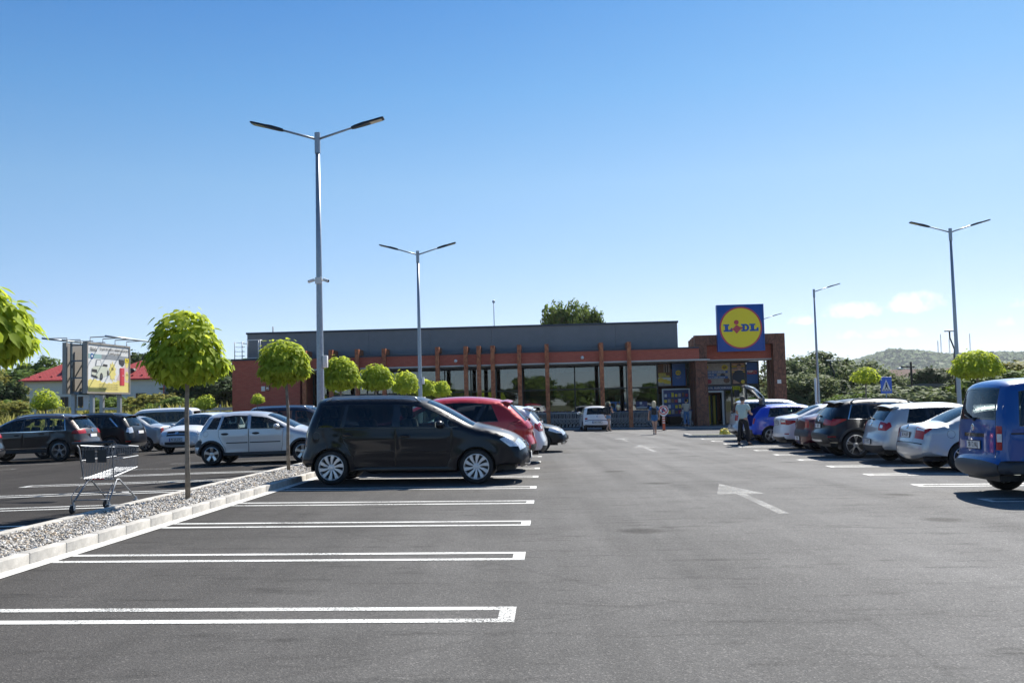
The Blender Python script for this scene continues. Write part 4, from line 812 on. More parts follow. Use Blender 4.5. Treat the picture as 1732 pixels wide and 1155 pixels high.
tag(gravel('gravel', K1+.14, K0-.14, V0+3, 40, 24000, .085, (.013, .028)), 'loose grey and tan pebbles filling the planted island', 'gravel', kind='stuff')
# ---- far end of the right-hand row: a low kerbed bed, and the pavement before the shop
kb = tag(MB().box(6.35, 11.2, 45.2, 47.6, -.1, .07).build('planting_bed', M_EARTH, M=lotm(0, 0, z=-.12, tilt=False)), kind='structure')
for i in range(6):
    o = link('kerb_stone', ks, None); o.matrix_world = lotm(6.72+i*.75, 45.15, -PI/2); o.parent = kb; o.matrix_parent_inverse = kb.matrix_world.inverted()
for i in range(3):
    o = link('kerb_stone', ks, None); o.matrix_world = lotm(6.32, 45.6+i*.75, PI); o.parent = kb; o.matrix_parent_inverse = kb.matrix_world.inverted()
b = MB(); us = np.linspace(-16.2, 30, 24)
for v, z in ((63.2, .004), (63.25, .05), (69.5, .05)):
    for u in us: b.v.append(tuple(lot(u, v, z)))
n_ = len(us); b.f = [(j*n_+i, j*n_+i+1, (j+1)*n_+i+1, (j+1)*n_+i) for j in range(2) for i in range(n_-1)]
tag(b.build('pavement', M_PAVE, fix=False), kind='structure')
# ---- grass bank on the left
def bank_z(x, y):
    t = min(1, max(0, (y-58.5+(x+20)*.05)/10)); s = min(1, max(0, (-17.6-x)/4)); t = t*t*(3-2*t)
    return gz(x)-.10 + 1.35*t*s
bank = sheet('grass_bank', list(np.arange(-130, -13, 3.0)), list(np.arange(52, 150, 2.0)), 0, M_EARTH, absz=bank_z)
# ------------------------------------------------------------------ the supermarket
def brick_mat(name, c1, c2, mortar):
    m = pmat(name, c1, .8); N, L = nodes_of(m); p = N['Principled BSDF']; tc = N.new('ShaderNodeTexCoord'); sp_ = N.new('ShaderNodeSeparateXYZ'); cb = N.new('ShaderNodeCombineXYZ'); ad = N.new('ShaderNodeMath')
    L.new(tc.outputs['Object'], sp_.inputs[0]); L.new(sp_.outputs[0], ad.inputs[0]); L.new(sp_.outputs[1], ad.inputs[1]); L.new(ad.outputs[0], cb.inputs[0]); L.new(sp_.outputs[2], cb.inputs[1])
    br = N.new('ShaderNodeTexBrick'); br.inputs['Scale'].default_value = 1; br.inputs['Brick Width'].default_value = .25; br.inputs['Row Height'].default_value = .078; br.inputs['Mortar Size'].default_value = .011
    br.inputs['Color1'].default_value = (*c1, 1); br.inputs['Color2'].default_value = (*c2, 1); br.inputs['Mortar'].default_value = (*mortar, 1); L.new(cb.outputs[0], br.inputs['Vector'])
    L.new(br.outputs['Color'], p.inputs['Base Color']); bp = N.new('ShaderNodeBump'); bp.inputs['Strength'].default_value = .6; bp.inputs['Distance'].default_value = .012; bp.invert = True
    L.new(br.outputs['Fac'], bp.inputs['Height']); L.new(bp.outputs[0], p.inputs['Normal']); return m
def rust_mat(nm='brown veined cladding', ca=(.34, .085, .030), cb=(.58, .20, .075), vein=.42):
    m = pmat(nm, (.12, .05, .028), .55); N, L = nodes_of(m); p = N['Principled BSDF']; tc = N.new('ShaderNodeTexCoord')
    mp = N.new('ShaderNodeMapping'); mp.inputs['Scale'].default_value = (2.6, 2.6, .9); mp.inputs['Rotation'].default_value = (0, .6, 0); L.new(tc.outputs['Object'], mp.inputs[0])
    vo = N.new('ShaderNodeTexVoronoi'); vo.feature = 'DISTANCE_TO_EDGE'; vo.inputs['Scale'].default_value = 1.7; L.new(mp.outputs[0], vo.inputs['Vector'])
    r = N.new('ShaderNodeValToRGB'); r.color_ramp.elements[0].position = .012; r.color_ramp.elements[1].position = .045; r.color_ramp.elements[0].color = (.03, .013, .009, 1); r.color_ramp.elements[1].color = (1, 1, 1, 1); L.new(vo.outputs['Distance'], r.inputs[0])
    nz = N.new('ShaderNodeTexNoise'); nz.inputs['Scale'].default_value = 5; nz.inputs['Detail'].default_value = 7; L.new(tc.outputs['Object'], nz.inputs['Vector'])
    r2 = N.new('ShaderNodeValToRGB'); r2.color_ramp.elements[0].position = .35; r2.color_ramp.elements[1].position = .7; r2.color_ramp.elements[0].color = (*ca, 1); r2.color_ramp.elements[1].color = (*cb, 1); L.new(nz.outputs['Fac'], r2.inputs[0])
    mx = N.new('ShaderNodeMixRGB'); mx.blend_type = 'MULTIPLY'; mx.inputs[0].default_value = vein; L.new(r2.outputs[0], mx.inputs[1]); L.new(r.outputs[0], mx.inputs[2]); L.new(mx.outputs[0], p.inputs['Base Color']); return m
M_BRK = brick_mat('red clinker brick', (.50, .105, .062), (.58, .14, .085), (.36, .12, .085)); M_RUST = rust_mat()
M_RUST2 = rust_mat('dark veined cladding', (.15, .050, .026), (.27, .10, .050), .75); M_GREY = pmat('grey facade sheet', (.19, .195, .205), .5, var=.06, scale=2, bump=.06, bscale=90); M_COP = pmat('dark coping', (.045, .055, .075), .45, metal=.3)
M_FRM = pmat('anthracite frame', (.022, .025, .03), .4); M_SOF = pmat('pale soffit', (.55, .55, .53), .5); M_FLR = pmat('shop floor tiles', (.30, .29, .27), .3)
M_LBLUE = pmat('sign blue', (.004, .075, .36), .35, coat=.1); M_LYEL = pmat('sign yellow', (1.0, .76, .002), .35, coat=.1); M_LRED = pmat('sign red', (.55, .012, .02), .3, coat=.5)
M_PBLUE = pmat('poster blue', (.012, .10, .36), .4); M_PNAVY = pmat('poster navy', (.012, .035, .16), .4); M_PYEL = pmat('poster yellow', (.75, .60, .03), .5); M_PWHT = pmat('poster white', (.75, .75, .73), .5)
M_PWOOD = pmat('poster pale timber', (.42, .38, .34), .6, var=.2, scale=6); M_PBRN = pmat('poster brown', (.20, .10, .05), .6, var=.5, scale=5); M_PRED = pmat('poster red', (.45, .03, .05), .5); M_PDRK = pmat('poster dark', (.03, .03, .035), .6)
M_LEMON = pmat('poster lemon', (.80, .58, .02), .4); M_SKIN = pmat('poster face', (.50, .30, .21), .6); M_GRN = pmat('poster green', (.35, .55, .05), .5); M_PGREY = pmat('poster slate shirt', (.05, .065, .09), .7)
ST = lotm(0, 0, 0, 0, False); ST.translation = (0, 0, 0)        # shop frame: local x = along the front, y = depth, z = height
store = thing('supermarket', 'long low supermarket with grey upper wall, red brick band and glazed front', 'supermarket', ST)
Z0 = -.35
def sb(name, mat, x0, x1, y0, y1, z0, z1, parent=store, bev=0.0, auto=None):
    b = MB()
    b.bbox(x0, x1, y0, y1, z0, z1, bev) if bev else b.box(x0, x1, y0, y1, z0, z1)
    return b.build(name, mat, parent, auto=auto)
annex = sb('brick_wall', M_BRK, -20.8, -16.3, 65.0, 84, Z0, 4.94); sb('coping', M_COP, -20.86, -16.24, 64.94, 84.06, 4.94, 5.06, annex)
fas = sb('brick_band', M_BRK, -16.297, 9.9, 65.2, 65.5, 4.27, 4.96); sb('coping', M_COP, -16.24, 9.9, 65.14, 66.69, 4.96, 5.06, fas)
sb('soffit', M_SOF, -16.297, 10.6, 65.25, 68.9, 4.17, 4.265); sb('canopy_edge', M_SOF, -16.297, 9.9, 65.17, 65.25, 4.19, 4.268)
# upper grey wall in sheet panels, each its own piece
edges_ = list(np.arange(-20.3, 8.0, 4.15)) + [8.75]
for a, c in zip(edges_, edges_[1:]): sb('facade_panel', M_GREY, a+.006, c-.006, 66.70, 66.82, 4.9, 6.80)
gb_ = sb('upper_wall', M_GREY, -20.28, 8.73, 66.83, 96, 4.8, 6.79); sb('coping', M_COP, -20.36, 8.81, 66.62, 96.1, 6.795, 6.92, gb_)
sb('rear_wall', M_BRK, -16.2, 14.3, 83, 96, Z0, 4.85)
sb('entrance_roof', M_COP, 9.0, 15.2, 66.75, 83, 4.72, 4.95)
# fins in front of the band
for i, u in enumerate((-15.98, -14.22, -12.48, -10.71, -7.19, -5.33, -4.48, -3.57, -1.82, -.02, 3.53, 5.33)):
    b = MB(); b.box(u-.13, u+.13, 64.86, 65.19, Z0+.2, 5.49); b.box(u-.13, u+.13, 65.19, 66.61, 5.065, 5.49); o = b.build('fin', M_RUST, store)
# glazing: panes between mullions, transom at 2.6 m
GY = 68.6; xs = [-16.25, -14.4, -12.5, -10.7, -8.9, -7.1, -5.3, -3.55, -1.75, .05, 1.85, 3.6, 5.4, 7.5]
for i, x in enumerate(xs): sb('mullion', M_FRM, x-.04, x+.04, GY-.06, GY+.10, Z0+.2, 4.17)
for (z0, z1) in ((Z0+.2, -.02), (2.52, 2.60), (4.08, 4.17)): sb('transom', M_FRM, -16.2, 7.46, GY-.055, GY+.09, z0, z1)
def pane(x0, x1, z0, z1, y=GY, par=store, mat=None): return sb('window_pane', mat or G_SHOP, x0, x1, y, y+.02, z0, z1, par)
for a, c in zip(xs, xs[1:]):
    pane(a+.045, c-.045, 0.0, 2.515); pane(a+.045, c-.045, 2.605, 4.075)
for x in (-14.0, -10.2, -6.6, -3.0, -1.4, .45, 4.0, 7.2): sb('column', M_FRM, x-.13, x+.13, GY+.35, GY+.65, Z0+.2, 4.17)
# interior
inn = sb('shop_floor', M_FLR, -16.2, 14.2, GY+.02, 83, -.22, -.12); sb('ceiling', M_PGREY, -16.2, 14.2, GY+.2, 83, 4.25, 4.35)
for i, v in enumerate((73.5, 77.0, 80.5)):
    for x in np.arange(-15, 10, 3.4):
        sb('shelf_unit', [M_PDRK, M_PBRN, M_PWOOD][i % 3], x, x+2.7, v, v+.7, -.12, 1.9+.3*((int(x*7)+i) % 2))
for x in (-13, -6, 1, 8):
    sb('ceiling_light', M_PWHT, x, x+.3, 70, 82, 4.18, 4.245)
for x, z in ((-4.6, 2.0), (2.2, 1.4), (3.0, 1.7), (6.2, 1.2)): sb('price_banner', M_PBLUE, x, x+.5, 71, 71.05, z, z+.6)
# ---- posters on the glazing
def poster(name, x0, x1, z0, z1, mat, y=GY-.09, parent=store):
    return sb(name, mat, x0, x1, y, y+.02, z0, z1, parent)
def flat(name, mat, poly, y, parent, th=.004): return MB().prism(poly, y-th, y, axis='y').build(name, mat, parent)
def disc(cx, cz, r, n=28, sx=1.0): return [(cx+r*sx*math.cos(2*PI*k/n), cz+r*math.sin(2*PI*k/n)) for k in range(n)]
def rect(x0, x1, z0, z1): return [(x0, z0), (x1, z0), (x1, z1), (x0, z1)]
def words(name, txt, size, x, z, y, mat, parent, bold=.0, sx=1.0):
    me = text_mesh(txt, size, bold, 0, sx); me.transform(Matrix.Translation((x, y, z)) @ XZ); return link(name, me, mat, parent)
PY = GY-.09
p1 = poster('food_poster', 7.55, 8.42, 2.62, 4.12, M_PBRN)
flat('poster_print', M_PWOOD, rect(7.56, 8.41, 2.63, 2.85), PY-.001, p1); flat('poster_print', M_PWHT, rect(7.56, 8.41, 2.85, 3.2), PY-.001, p1)
for (cx, cz, r) in ((7.75, 3.02, .17), (8.05, 2.94, .15), (8.25, 2.88, .13)): flat('poster_print', M_LEMON, disc(cx, cz, r, 20, 1.25), PY-.006, p1)
flat('poster_print', M_PYEL, rect(7.58, 8.1, 3.33, 3.5), PY-.006, p1); flat('poster_print', M_PYEL, rect(7.6, 8.34, 3.22, 3.34), PY-.007, p1)
words('poster_lettering', 'agata-te si', .13, 7.84, 3.42, PY-.013, M_PBLUE, p1); words('poster_lettering', 'capteaza', .13, 7.95, 3.285, PY-.013, M_PBLUE, p1)
for k in range(5): flat('poster_print', M_PDRK if k % 2 else M_PWOOD, rect(7.95+.08*k, 8.01+.08*k, 3.55, 4.08), PY-.001, p1)
p2 = poster('logo_poster', 8.52, 9.42, 2.62, 4.12, M_PBLUE)
flat('poster_print', M_PYEL, disc(8.93, 3.5, .18), PY-.002, p2); words('poster_lettering', 'LiDL', .16, 8.93, 3.5, PY-.008, M_PNAVY, p2, .004); words('poster_lettering', 'merita sa fie', .07, 8.93, 3.2, PY-.004, M_PWHT, p2); words('poster_lettering', 'surprins', .07, 8.93, 3.12, PY-.004, M_PWHT, p2)
p3 = poster('small_notice', 6.0, 6.75, 1.15, 1.62, M_PNAVY); flat('poster_print', M_PWHT, disc(6.32, 1.5, .09), PY-.002, p3); flat('poster_print', M_PWHT, rect(6.02, 6.73, 1.17, 1.24), PY-.002, p3); words('poster_lettering', 'scaneaza', .09, 6.38, 1.33, PY-.004, M_PWHT, p3)
# ---- entrance glazing behind the portal
for x in (10.55, 12.52, 13.52, 14.38): sb('mullion', M_FRM, x-.05, x+.05, GY-.06, GY+.12, Z0+.2, 4.17)
sb('transom', M_FRM, 10.5, 14.4, GY-.055, GY+.11, 4.08, 4.17); sb('transom', M_FRM, 10.5, 14.4, GY-.055, GY+.11, 2.50, 2.62); sb('transom', M_FRM, 12.5, 14.4, GY-.05, GY+.1, 1.0, 1.08)
pane(12.57, 13.47, 0, 2.5); pane(13.57, 14.33, 0, 2.5)
pane(9.5, 10.5, 0, 2.5); pane(9.5, 10.5, 2.6, 4.07)
side_g = MB().box(14.36, 14.38, GY+.1, GY+5, 0, 4.1).build('window_pane', G_SHOP, store)
sb('side_wall', M_GREY, 14.2, 14.4, GY+5, 83, Z0, 4.7)
e1 = poster('recruit_poster', 10.62, 12.46, 2.64, 4.08, M_PWOOD)
for k in range(4): flat('poster_print', M_PBRN, rect(10.63, 12.45, 2.92+.31*k, 2.93+.31*k), PY-.001, e1)
for (cx, cz, r, mt) in ((10.85, 3.82, .13, M_LEMON), (12.1, 3.78, .2, M_PYEL), (12.1, 3.78, .13, M_PBRN), (11.0, 2.84, .17, M_PRED), (12.2, 2.9, .2, M_PBRN), (11.95, 3.25, .15, M_PDRK)): flat('poster_print', mt, disc(cx, cz, r, 7, 1.15), PY-.004, e1)
for (x0, x1, z) in ((10.7, 12.3, 3.48), (10.7, 11.55, 3.30), (10.7, 12.3, 3.12)): flat('poster_print', M_PBLUE, rect(x0, x1, z-.08, z+.08), PY-.008, e1)
words('poster_lettering', 'avem BUCURIILOR', .16, 11.5, 3.475, PY-.014, M_PWHT, e1, .003); words('poster_lettering', 'zi de zi,', .16, 11.12, 3.295, PY-.014, M_PWHT, e1, .003); words('poster_lettering', 'cu tu in echipa noastra!', .13, 11.5, 3.12, PY-.014, M_PWHT, e1, .003)
e2 = poster('portrait_poster', 12.58, 13.46, 2.64, 4.08, M_PBRN)
for k in range(5): flat('poster_print', [M_LEMON, M_AMB, M_PWOOD][k % 3], rect(12.59, 13.45, 3.42+.13*k, 3.48+.13*k), PY-.001, e2)
flat('poster_print', M_PGREY, [(12.62, 2.66), (12.60, 3.2), (12.78, 3.52), (13.0, 3.58), (13.25, 3.55), (13.42, 3.35), (13.43, 2.9), (13.3, 2.8)], PY-.006, e2)
flat('poster_print', M_SKIN, disc(13.08, 3.76, .19, 24, .78), PY-.010, e2); flat('poster_print', M_PDRK, [(12.92, 3.80), (12.93, 3.94), (13.08, 4.0), (13.22, 3.94), (13.24, 3.82), (13.19, 3.88), (12.98, 3.88)], PY-.015, e2); flat('poster_print', M_PWHT, [(13.03, 3.68), (13.14, 3.69), (13.08, 3.66)], PY-.015, e2)
flat('poster_print', M_SKIN, [(12.62, 2.66), (12.66, 2.95), (12.9, 2.82), (13.1, 2.66)], PY-.012, e2); flat('poster_print', M_LEMON, disc(13.3, 2.78, .13, 16), PY-.013, e2)
e3 = poster('award_poster', 13.58, 14.32, 2.64, 4.08, M_PBLUE); flat('poster_print', M_PRED, rect(13.62, 14.28, 3.28, 3.55), PY-.002, e3); words('poster_lettering', 'TOP', .2, 13.8, 3.45, PY-.008, M_PWHT, e3, .006); words('poster_lettering', 'EMPLOYER', .065, 14.1, 3.47, PY-.008, M_PWHT, e3); words('poster_lettering', '2019', .07, 14.1, 3.37, PY-.008, M_PWHT, e3)
band = sb('street_name_band', M_PNAVY, 10.62, 12.46, GY-.1, GY-.07, 2.27, 2.50); words('sign_lettering', 'DIN STR. RUSCIORULUI', .19, 11.54, 2.385, GY-.104, M_PWHT, band, .004)
# automatic door: open leaf, frame, yellow and dark lobby stands
dr = sb('door_frame', M_PWHT, 10.66, 10.78, GY-.06, GY+.1, -.12, 2.18); sb('door_frame', M_PWHT, 11.85, 11.98, GY-.06, GY+.1, -.12, 2.18); sb('door_frame', M_PWHT, 10.66, 11.98, GY-.061, GY+.101, 2.1, 2.22)
leaf = sb('door_leaf', M_FRM, 12.0, 12.06, GY-.16, GY-.1, -.1, 2.2); sb('door_leaf', M_FRM, 12.44, 12.5, GY-.16, GY-.1, -.1, 2.2); pane(12.06, 12.44, -.08, 2.16, GY-.14); sb('door_leaf', M_FRM, 12.06, 12.44, GY-.16, GY-.1, -.1, -.02)
for x in (10.9, 11.2, 11.55): sb('lobby_stand', M_LEMON, x, x+.16, 70.5, 70.9, -.1, 1.9); sb('lobby_stand', M_PDRK, x+.17, x+.28, 70.5, 70.9, -.1, 1.95)
for (x, z, w, h, mt) in ((12.7, 1.75, .35, .5, M_PDRK), (12.75, 1.45, .35, .2, M_PYEL), (12.75, 1.2, .35, .18, M_PYEL), (13.62, 1.3, .5, .38, M_GRN), (13.2, .8, .3, .3, M_PWHT)): sb('door_sticker', mt, x, x+w, GY-.03, GY-.012, z, z+h)
# ---- notice board with leaflets by the portal
bd = thing('notice_board', 'tall white framed leaflet board beside the entrance portal', 'notice board', ST)
for a in ((7.72, 7.80, -.2, 2.42), (9.52, 9.60, -.2, 2.42), (7.80, 9.52, 2.34, 2.42)): MB().box(a[0], a[1], 67.9, 68.05, a[2], a[3]).build('frame', M_PWHT, bd)
MB().box(7.80, 9.52, 67.96, 68.0, .55, 2.34).build('panel', M_PNAVY, bd)
for i in range(7):
    for j in range(4):
        c = 7.86+i*.235; z = .72+j*.38; mt = [M_PYEL, M_PWHT, M_PBRN, M_LEMON, M_PBLUE, M_PRED, M_PWOOD][(i*3+j*5) % 7]
        MB().box(c+.02*(j % 2), c+.18, 67.945, 67.959, z, z+.2+.04*(i % 3)).build('leaflet', mt, bd)
# ---- portal: nested cladding frames
for i, v in enumerate((65.55, 66.45, 67.2, 67.95)):
    x0, x1, zt_, w = 9.68, 15.55, 5.83-.06*i, .78 if i == 0 else .62; d = .55
    b = MB()
    b.box(x0, x0+w, v, v+d, -.25, zt_); b.box(x1-w, x1, v, v+d, -.25, zt_); b.box(x0+w, x1-w, v, v+d, zt_-.66, zt_)
    b.build('portal_frame', M_RUST2, store)
    for xa in (x0, x1-w): sb('frame_foot', M_COP, xa-.02, xa+w+.02, v-.02, v+d+.02, -.30, -.06)
sb('portal_infill', M_BRK, 10.5, 14.75, 66.12, 66.42, 4.25, 5.17); sb('portal_soffit', M_SOF, 10.32, 14.9, 66.13, 68.5, 4.175, 4.24)
for x in (10.1, 15.1): pass
hk = sb('notice_plate', M_PWHT, 14.95, 15.2, 65.5, 65.54, 2.55, 2.8)
# ---- roof bits: ladder cage, lightning rods
lad = thing('roof_ladder_cage', 'white tubular ladder cage on the low roof at the left end', 'ladder', ST)
def rail(name, pts, r, par, mat=None): return MB().tube(pts, r, 6).build(name, mat or M_WHITE, par, smooth=True)
for x in (-20.75, -20.25): rail('stile', [(x, 65.4, 5.06), (x, 65.4, 6.22)], .03, lad)
for z in (5.3, 5.6, 5.9, 6.2): rail('hoop', [(-20.75, 65.4, z), (-20.75, 66.0, z), (-20.25, 66.0, z), (-20.25, 65.4, z)], .018, lad)
for p in ([(-19.95, 65.6, 5.1), (-19.95, 65.6, 6.35)], [(-19.1, 65.6, 5.1), (-19.1, 65.6, 6.35)], [(-19.3, 65.9, 5.1), (-19.3, 65.9, 6.35)], [(-19.95, 65.6, 6.33), (-19.1, 65.6, 6.33), (-19.1, 66.3, 6.33)], [(-19.95, 65.6, 5.14), (-19.1, 65.6, 5.14)], [(-20.25, 65.6, 6.1), (-19.95, 65.6, 6.1)]): rail('guard_rail', p, .03, lad)
for (u, v, z, lb) in ((-3.93, 74.9, 9.35, 'thin white mast with a ball tip on the long grey roof'), (-20.0, 72, 7.75, 'short brown rod at the left end of the grey roof')):
    t = thing('roof_mast', lb, 'mast', ST); MB().tube([(u, v, 6.9), (u, v, z)], .035, 6).build('mast', M_WHITE if z > 8 else M_PBRN, t, smooth=True)
    if z > 8: MB().ell((u, v, z+.08), (.12, .12, .12)).build('mast_tip', M_WHITE, t, smooth=True)
al1 = thing('alarm_box', 'white alarm box on the dark brick end wall', 'alarm', ST); MB().bbox(-18.85, -18.6, 64.9, 65.0, 2.9, 3.22, .02).build('case', M_WHITE, al1)
al2 = thing('siren_box', 'dark red siren box on the dark brick end wall', 'siren', ST); MB().bbox(-18.55, -18.3, 64.9, 65.0, 2.92, 3.24, .03).build('case', M_DRED, al2); MB().box(-18.5, -18.36, 64.885, 64.899, 3.05, 3.12).build('light', M_PWHT, al2)
for k, (u, lb) in enumerate(((-6.0, 'white ball camera on the brick band by the leftmost close pair of fins'), (2.3, 'white ball camera on the brick band near the middle of the glazing'))):
    t = thing('dome_camera', lb, 'camera', ST); MB().ell((u, 65.1, 4.55), (.11, .11, .11)).build('housing', M_WHITE, t, smooth=True); MB().box(u-.05, u+.05, 65.1, 65.2, 4.55, 4.66).build('bracket', M_WHITE, t)
# ---- the square sign
sg = thing('store_sign', 'square blue sign with yellow disc above the entrance portal', 'sign', ST)
SX, SZ, SW, SY = 12.63, 6.22, 1.52, 65.05
MB().bbox(SX-SW, SX+SW, SY, SY+.42, SZ-SW, SZ+SW, .03).build('sign_box', M_LBLUE, sg, auto=40)
fr_ = MB()
for (a, c, d, e) in ((-SW, SW, SW-.07, SW), (-SW, SW, -SW, -SW+.07), (-SW, -SW+.07, -SW+.07, SW-.07), (SW-.07, SW, -SW+.07, SW-.07)): fr_.box(SX+a+.004, SX+c-.004, SY-.03, SY-.002, SZ+d+.004 if d == -SW else SZ+d, SZ+e-.004 if e == SW else SZ+e)
fr_.build('sign_rim', M_PBLUE, sg)
flat('sign_ring', M_LRED, disc(SX, SZ, 1.37, 64), SY-.003, sg, .01); flat('sign_disc', M_LYEL, disc(SX, SZ, 1.27, 64), SY-.014, sg, .006)
def glyph(polys):
    for q in polys: flat('letter', M_LBLUE, [(SX+x, SZ+z) for x, z in q], SY-.021, sg, .008)
sf = .16
def slabL(x, z0=-.24, z1=.24, w=.58):
    return [[(x, z0), (x+w, z0), (x+w, z0+.24), (x+w-.09, z0+.24), (x+w-.15, z0+.12), (x+.30, z0+.12), (x+.30, z1-.1), (x+.38, z1-.1), (x+.38, z1), (x, z1), (x, z1-.1), (x+.09, z1-.1), (x+.09, z0+.1), (x, z0+.1)]]
glyph(slabL(-1.12)); glyph(slabL(.56, w=.58))
D0 = .02; ou = [(D0, -.24), (D0+.28, -.24)] + [(D0+.28+.24*math.cos(t), .24*math.sin(t)) for t in np.linspace(-PI/2, PI/2, 11)] + [(D0, .24), (D0, .14), (D0+.08, .14), (D0+.08, -.14), (D0, -.14)]
glyph([ou]); flat('letter_counter', M_LYEL, [(SX+D0+.24, SZ-.13), (SX+D0+.27, SZ-.13)] + [(SX+D0+.27+.10*math.cos(t), SZ+.13*math.sin(t)) for t in np.linspace(-PI/2, PI/2, 9)] + [(SX+D0+.24, SZ+.13)], SY-.030, sg, .003)
flat('letter_dot', M_LRED, disc(SX-.28, SZ+.36, .15, 28), SY-.034, sg, .008)
flat('letter', M_LRED, [(SX-.28+a, SZ-.08+c) for a, c in ((0, -.30), (.30, .02), (.36, .0), (.40, .10), (.20, .14), (0, .28), (-.24, .02), (-.32, .04), (-.36, -.06), (-.18, -.08))], SY-.034, sg, .008)
# ------------------------------------------------------------------ trees
def leaf_mat(name, c1, c2, trans, sp_=.12):
    m = bpy.data.materials.new(name); m.use_nodes = True; N, L = nodes_of(m); p = N['Principled BSDF']; o = N['Material Output']
    an = N.new('ShaderNodeAttribute'); an.attribute_name = 'tone'; oi = N.new('ShaderNodeObjectInfo')
    ad = N.new('ShaderNodeMath'); ad.operation = 'ADD'; L.new(an.outputs['Fac'], ad.inputs[0])
    mu = N.new('ShaderNodeMath'); mu.operation = 'MULTIPLY'; mu.inputs[1].default_value = .35; L.new(oi.outputs['Random'], mu.inputs[0]); L.new(mu.outputs[0], ad.inputs[1])
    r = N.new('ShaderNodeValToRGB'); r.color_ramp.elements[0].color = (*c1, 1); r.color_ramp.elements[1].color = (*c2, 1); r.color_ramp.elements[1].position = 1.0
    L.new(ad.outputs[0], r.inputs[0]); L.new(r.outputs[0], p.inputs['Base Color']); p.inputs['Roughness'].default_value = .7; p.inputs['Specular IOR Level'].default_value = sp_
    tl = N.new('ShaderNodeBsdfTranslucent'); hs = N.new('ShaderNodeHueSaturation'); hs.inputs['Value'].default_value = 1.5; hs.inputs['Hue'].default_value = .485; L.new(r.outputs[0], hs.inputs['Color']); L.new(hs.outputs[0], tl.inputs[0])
    mx = N.new('ShaderNodeMixShader'); mx.inputs[0].default_value = trans; L.new(p.outputs[0], mx.inputs[1]); L.new(tl.outputs[0], mx.inputs[2]); L.new(mx.outputs[0], o.inputs[0])
    MATS[name] = m; return m
LF_CAT = leaf_mat('catalpa leaf', (.16, .25, .02), (.46, .54, .07), .48)
LF_BRD = leaf_mat('broad leaf', (.06, .12, .02), (.18, .25, .05), .34)
LF_DRK = leaf_mat('dark leaf', (.028, .060, .018), (.085, .125, .038), .25)
LF_WIL = leaf_mat('willow leaf', (.075, .115, .045), (.20, .24, .11), .32)
LF_YEL = leaf_mat('dry yellow leaf', (.12, .14, .025), (.28, .27, .06), .34)
LF_GRS = leaf_mat('meadow grass', (.14, .17, .035), (.40, .37, .12), .4)
M_BARK = pmat('grey bark', (.13, .11, .09), .9, col2=(.26, .23, .19), scale=9, bump=.7, bscale=30); M_BARK2 = pmat('brown bark', (.07, .05, .035), .9, var=.3, scale=6, bump=.6, bscale=14)
# a heart-shaped leaf folded along its midrib, tip along +x, face along +z
LEAF_V = np.array([(0, 0, 0), (.10, .26, .05), (.42, .35, .03), (.80, .14, -.06), (1.08, 0, -.16), (.80, -.14, -.06), (.42, -.35, .03), (.10, -.26, .05), (.45, 0, -.04)])
LEAF_F = np.array([(0, 8, 1), (1, 8, 2), (2, 8, 3), (3, 8, 4), (4, 8, 5), (5, 8, 6), (6, 8, 7), (7, 8, 0)])
def frames(n_, tip):
    n_ = n_/np.linalg.norm(n_, axis=1)[:, None]; tip = tip-(tip*n_).sum(1)[:, None]*n_; tip /= np.linalg.norm(tip, axis=1)[:, None]+1e-9
    return np.stack([tip, np.cross(n_, tip), n_], 2)
def leaves_mesh(name, pos, Rm, size, mat, V=LEAF_V, F=LEAF_F, tone=None):
    k = len(pos); VV = np.einsum('nij,vj->nvi', Rm, V)*size[:, None, None]+pos[:, None]; FF = F[None]+(np.arange(k)*len(V))[:, None, None]
    me = bpy.data.meshes.new(name); me.vertices.add(k*len(V)); me.vertices.foreach_set('co', VV.ravel())
    nf = k*len(F); fl = F.shape[1]; me.loops.add(nf*fl); me.loops.foreach_set('vertex_index', FF.ravel().astype(np.int32)); me.polygons.add(nf); me.polygons.foreach_set('loop_start', np.arange(0, nf*fl, fl, dtype=np.int32)); me.polygons.foreach_set('loop_total', np.full(nf, fl, np.int32))
    at_ = me.attributes.new('tone', 'FLOAT', 'FACE'); tone = RNG.random(k)*.65 if tone is None else tone; at_.data.foreach_set('value', np.repeat(tone, len(F)).astype(np.float32))
    me.update(calc_edges=True); me.materials.append(mat); return me
LEAF_ME = []
for t in (.05, .3, .55):
    me = leaves_mesh('leaf', np.zeros((1, 3)), np.eye(3)[None], np.ones(1), LF_CAT, tone=np.array([t])); LEAF_ME.append(me)
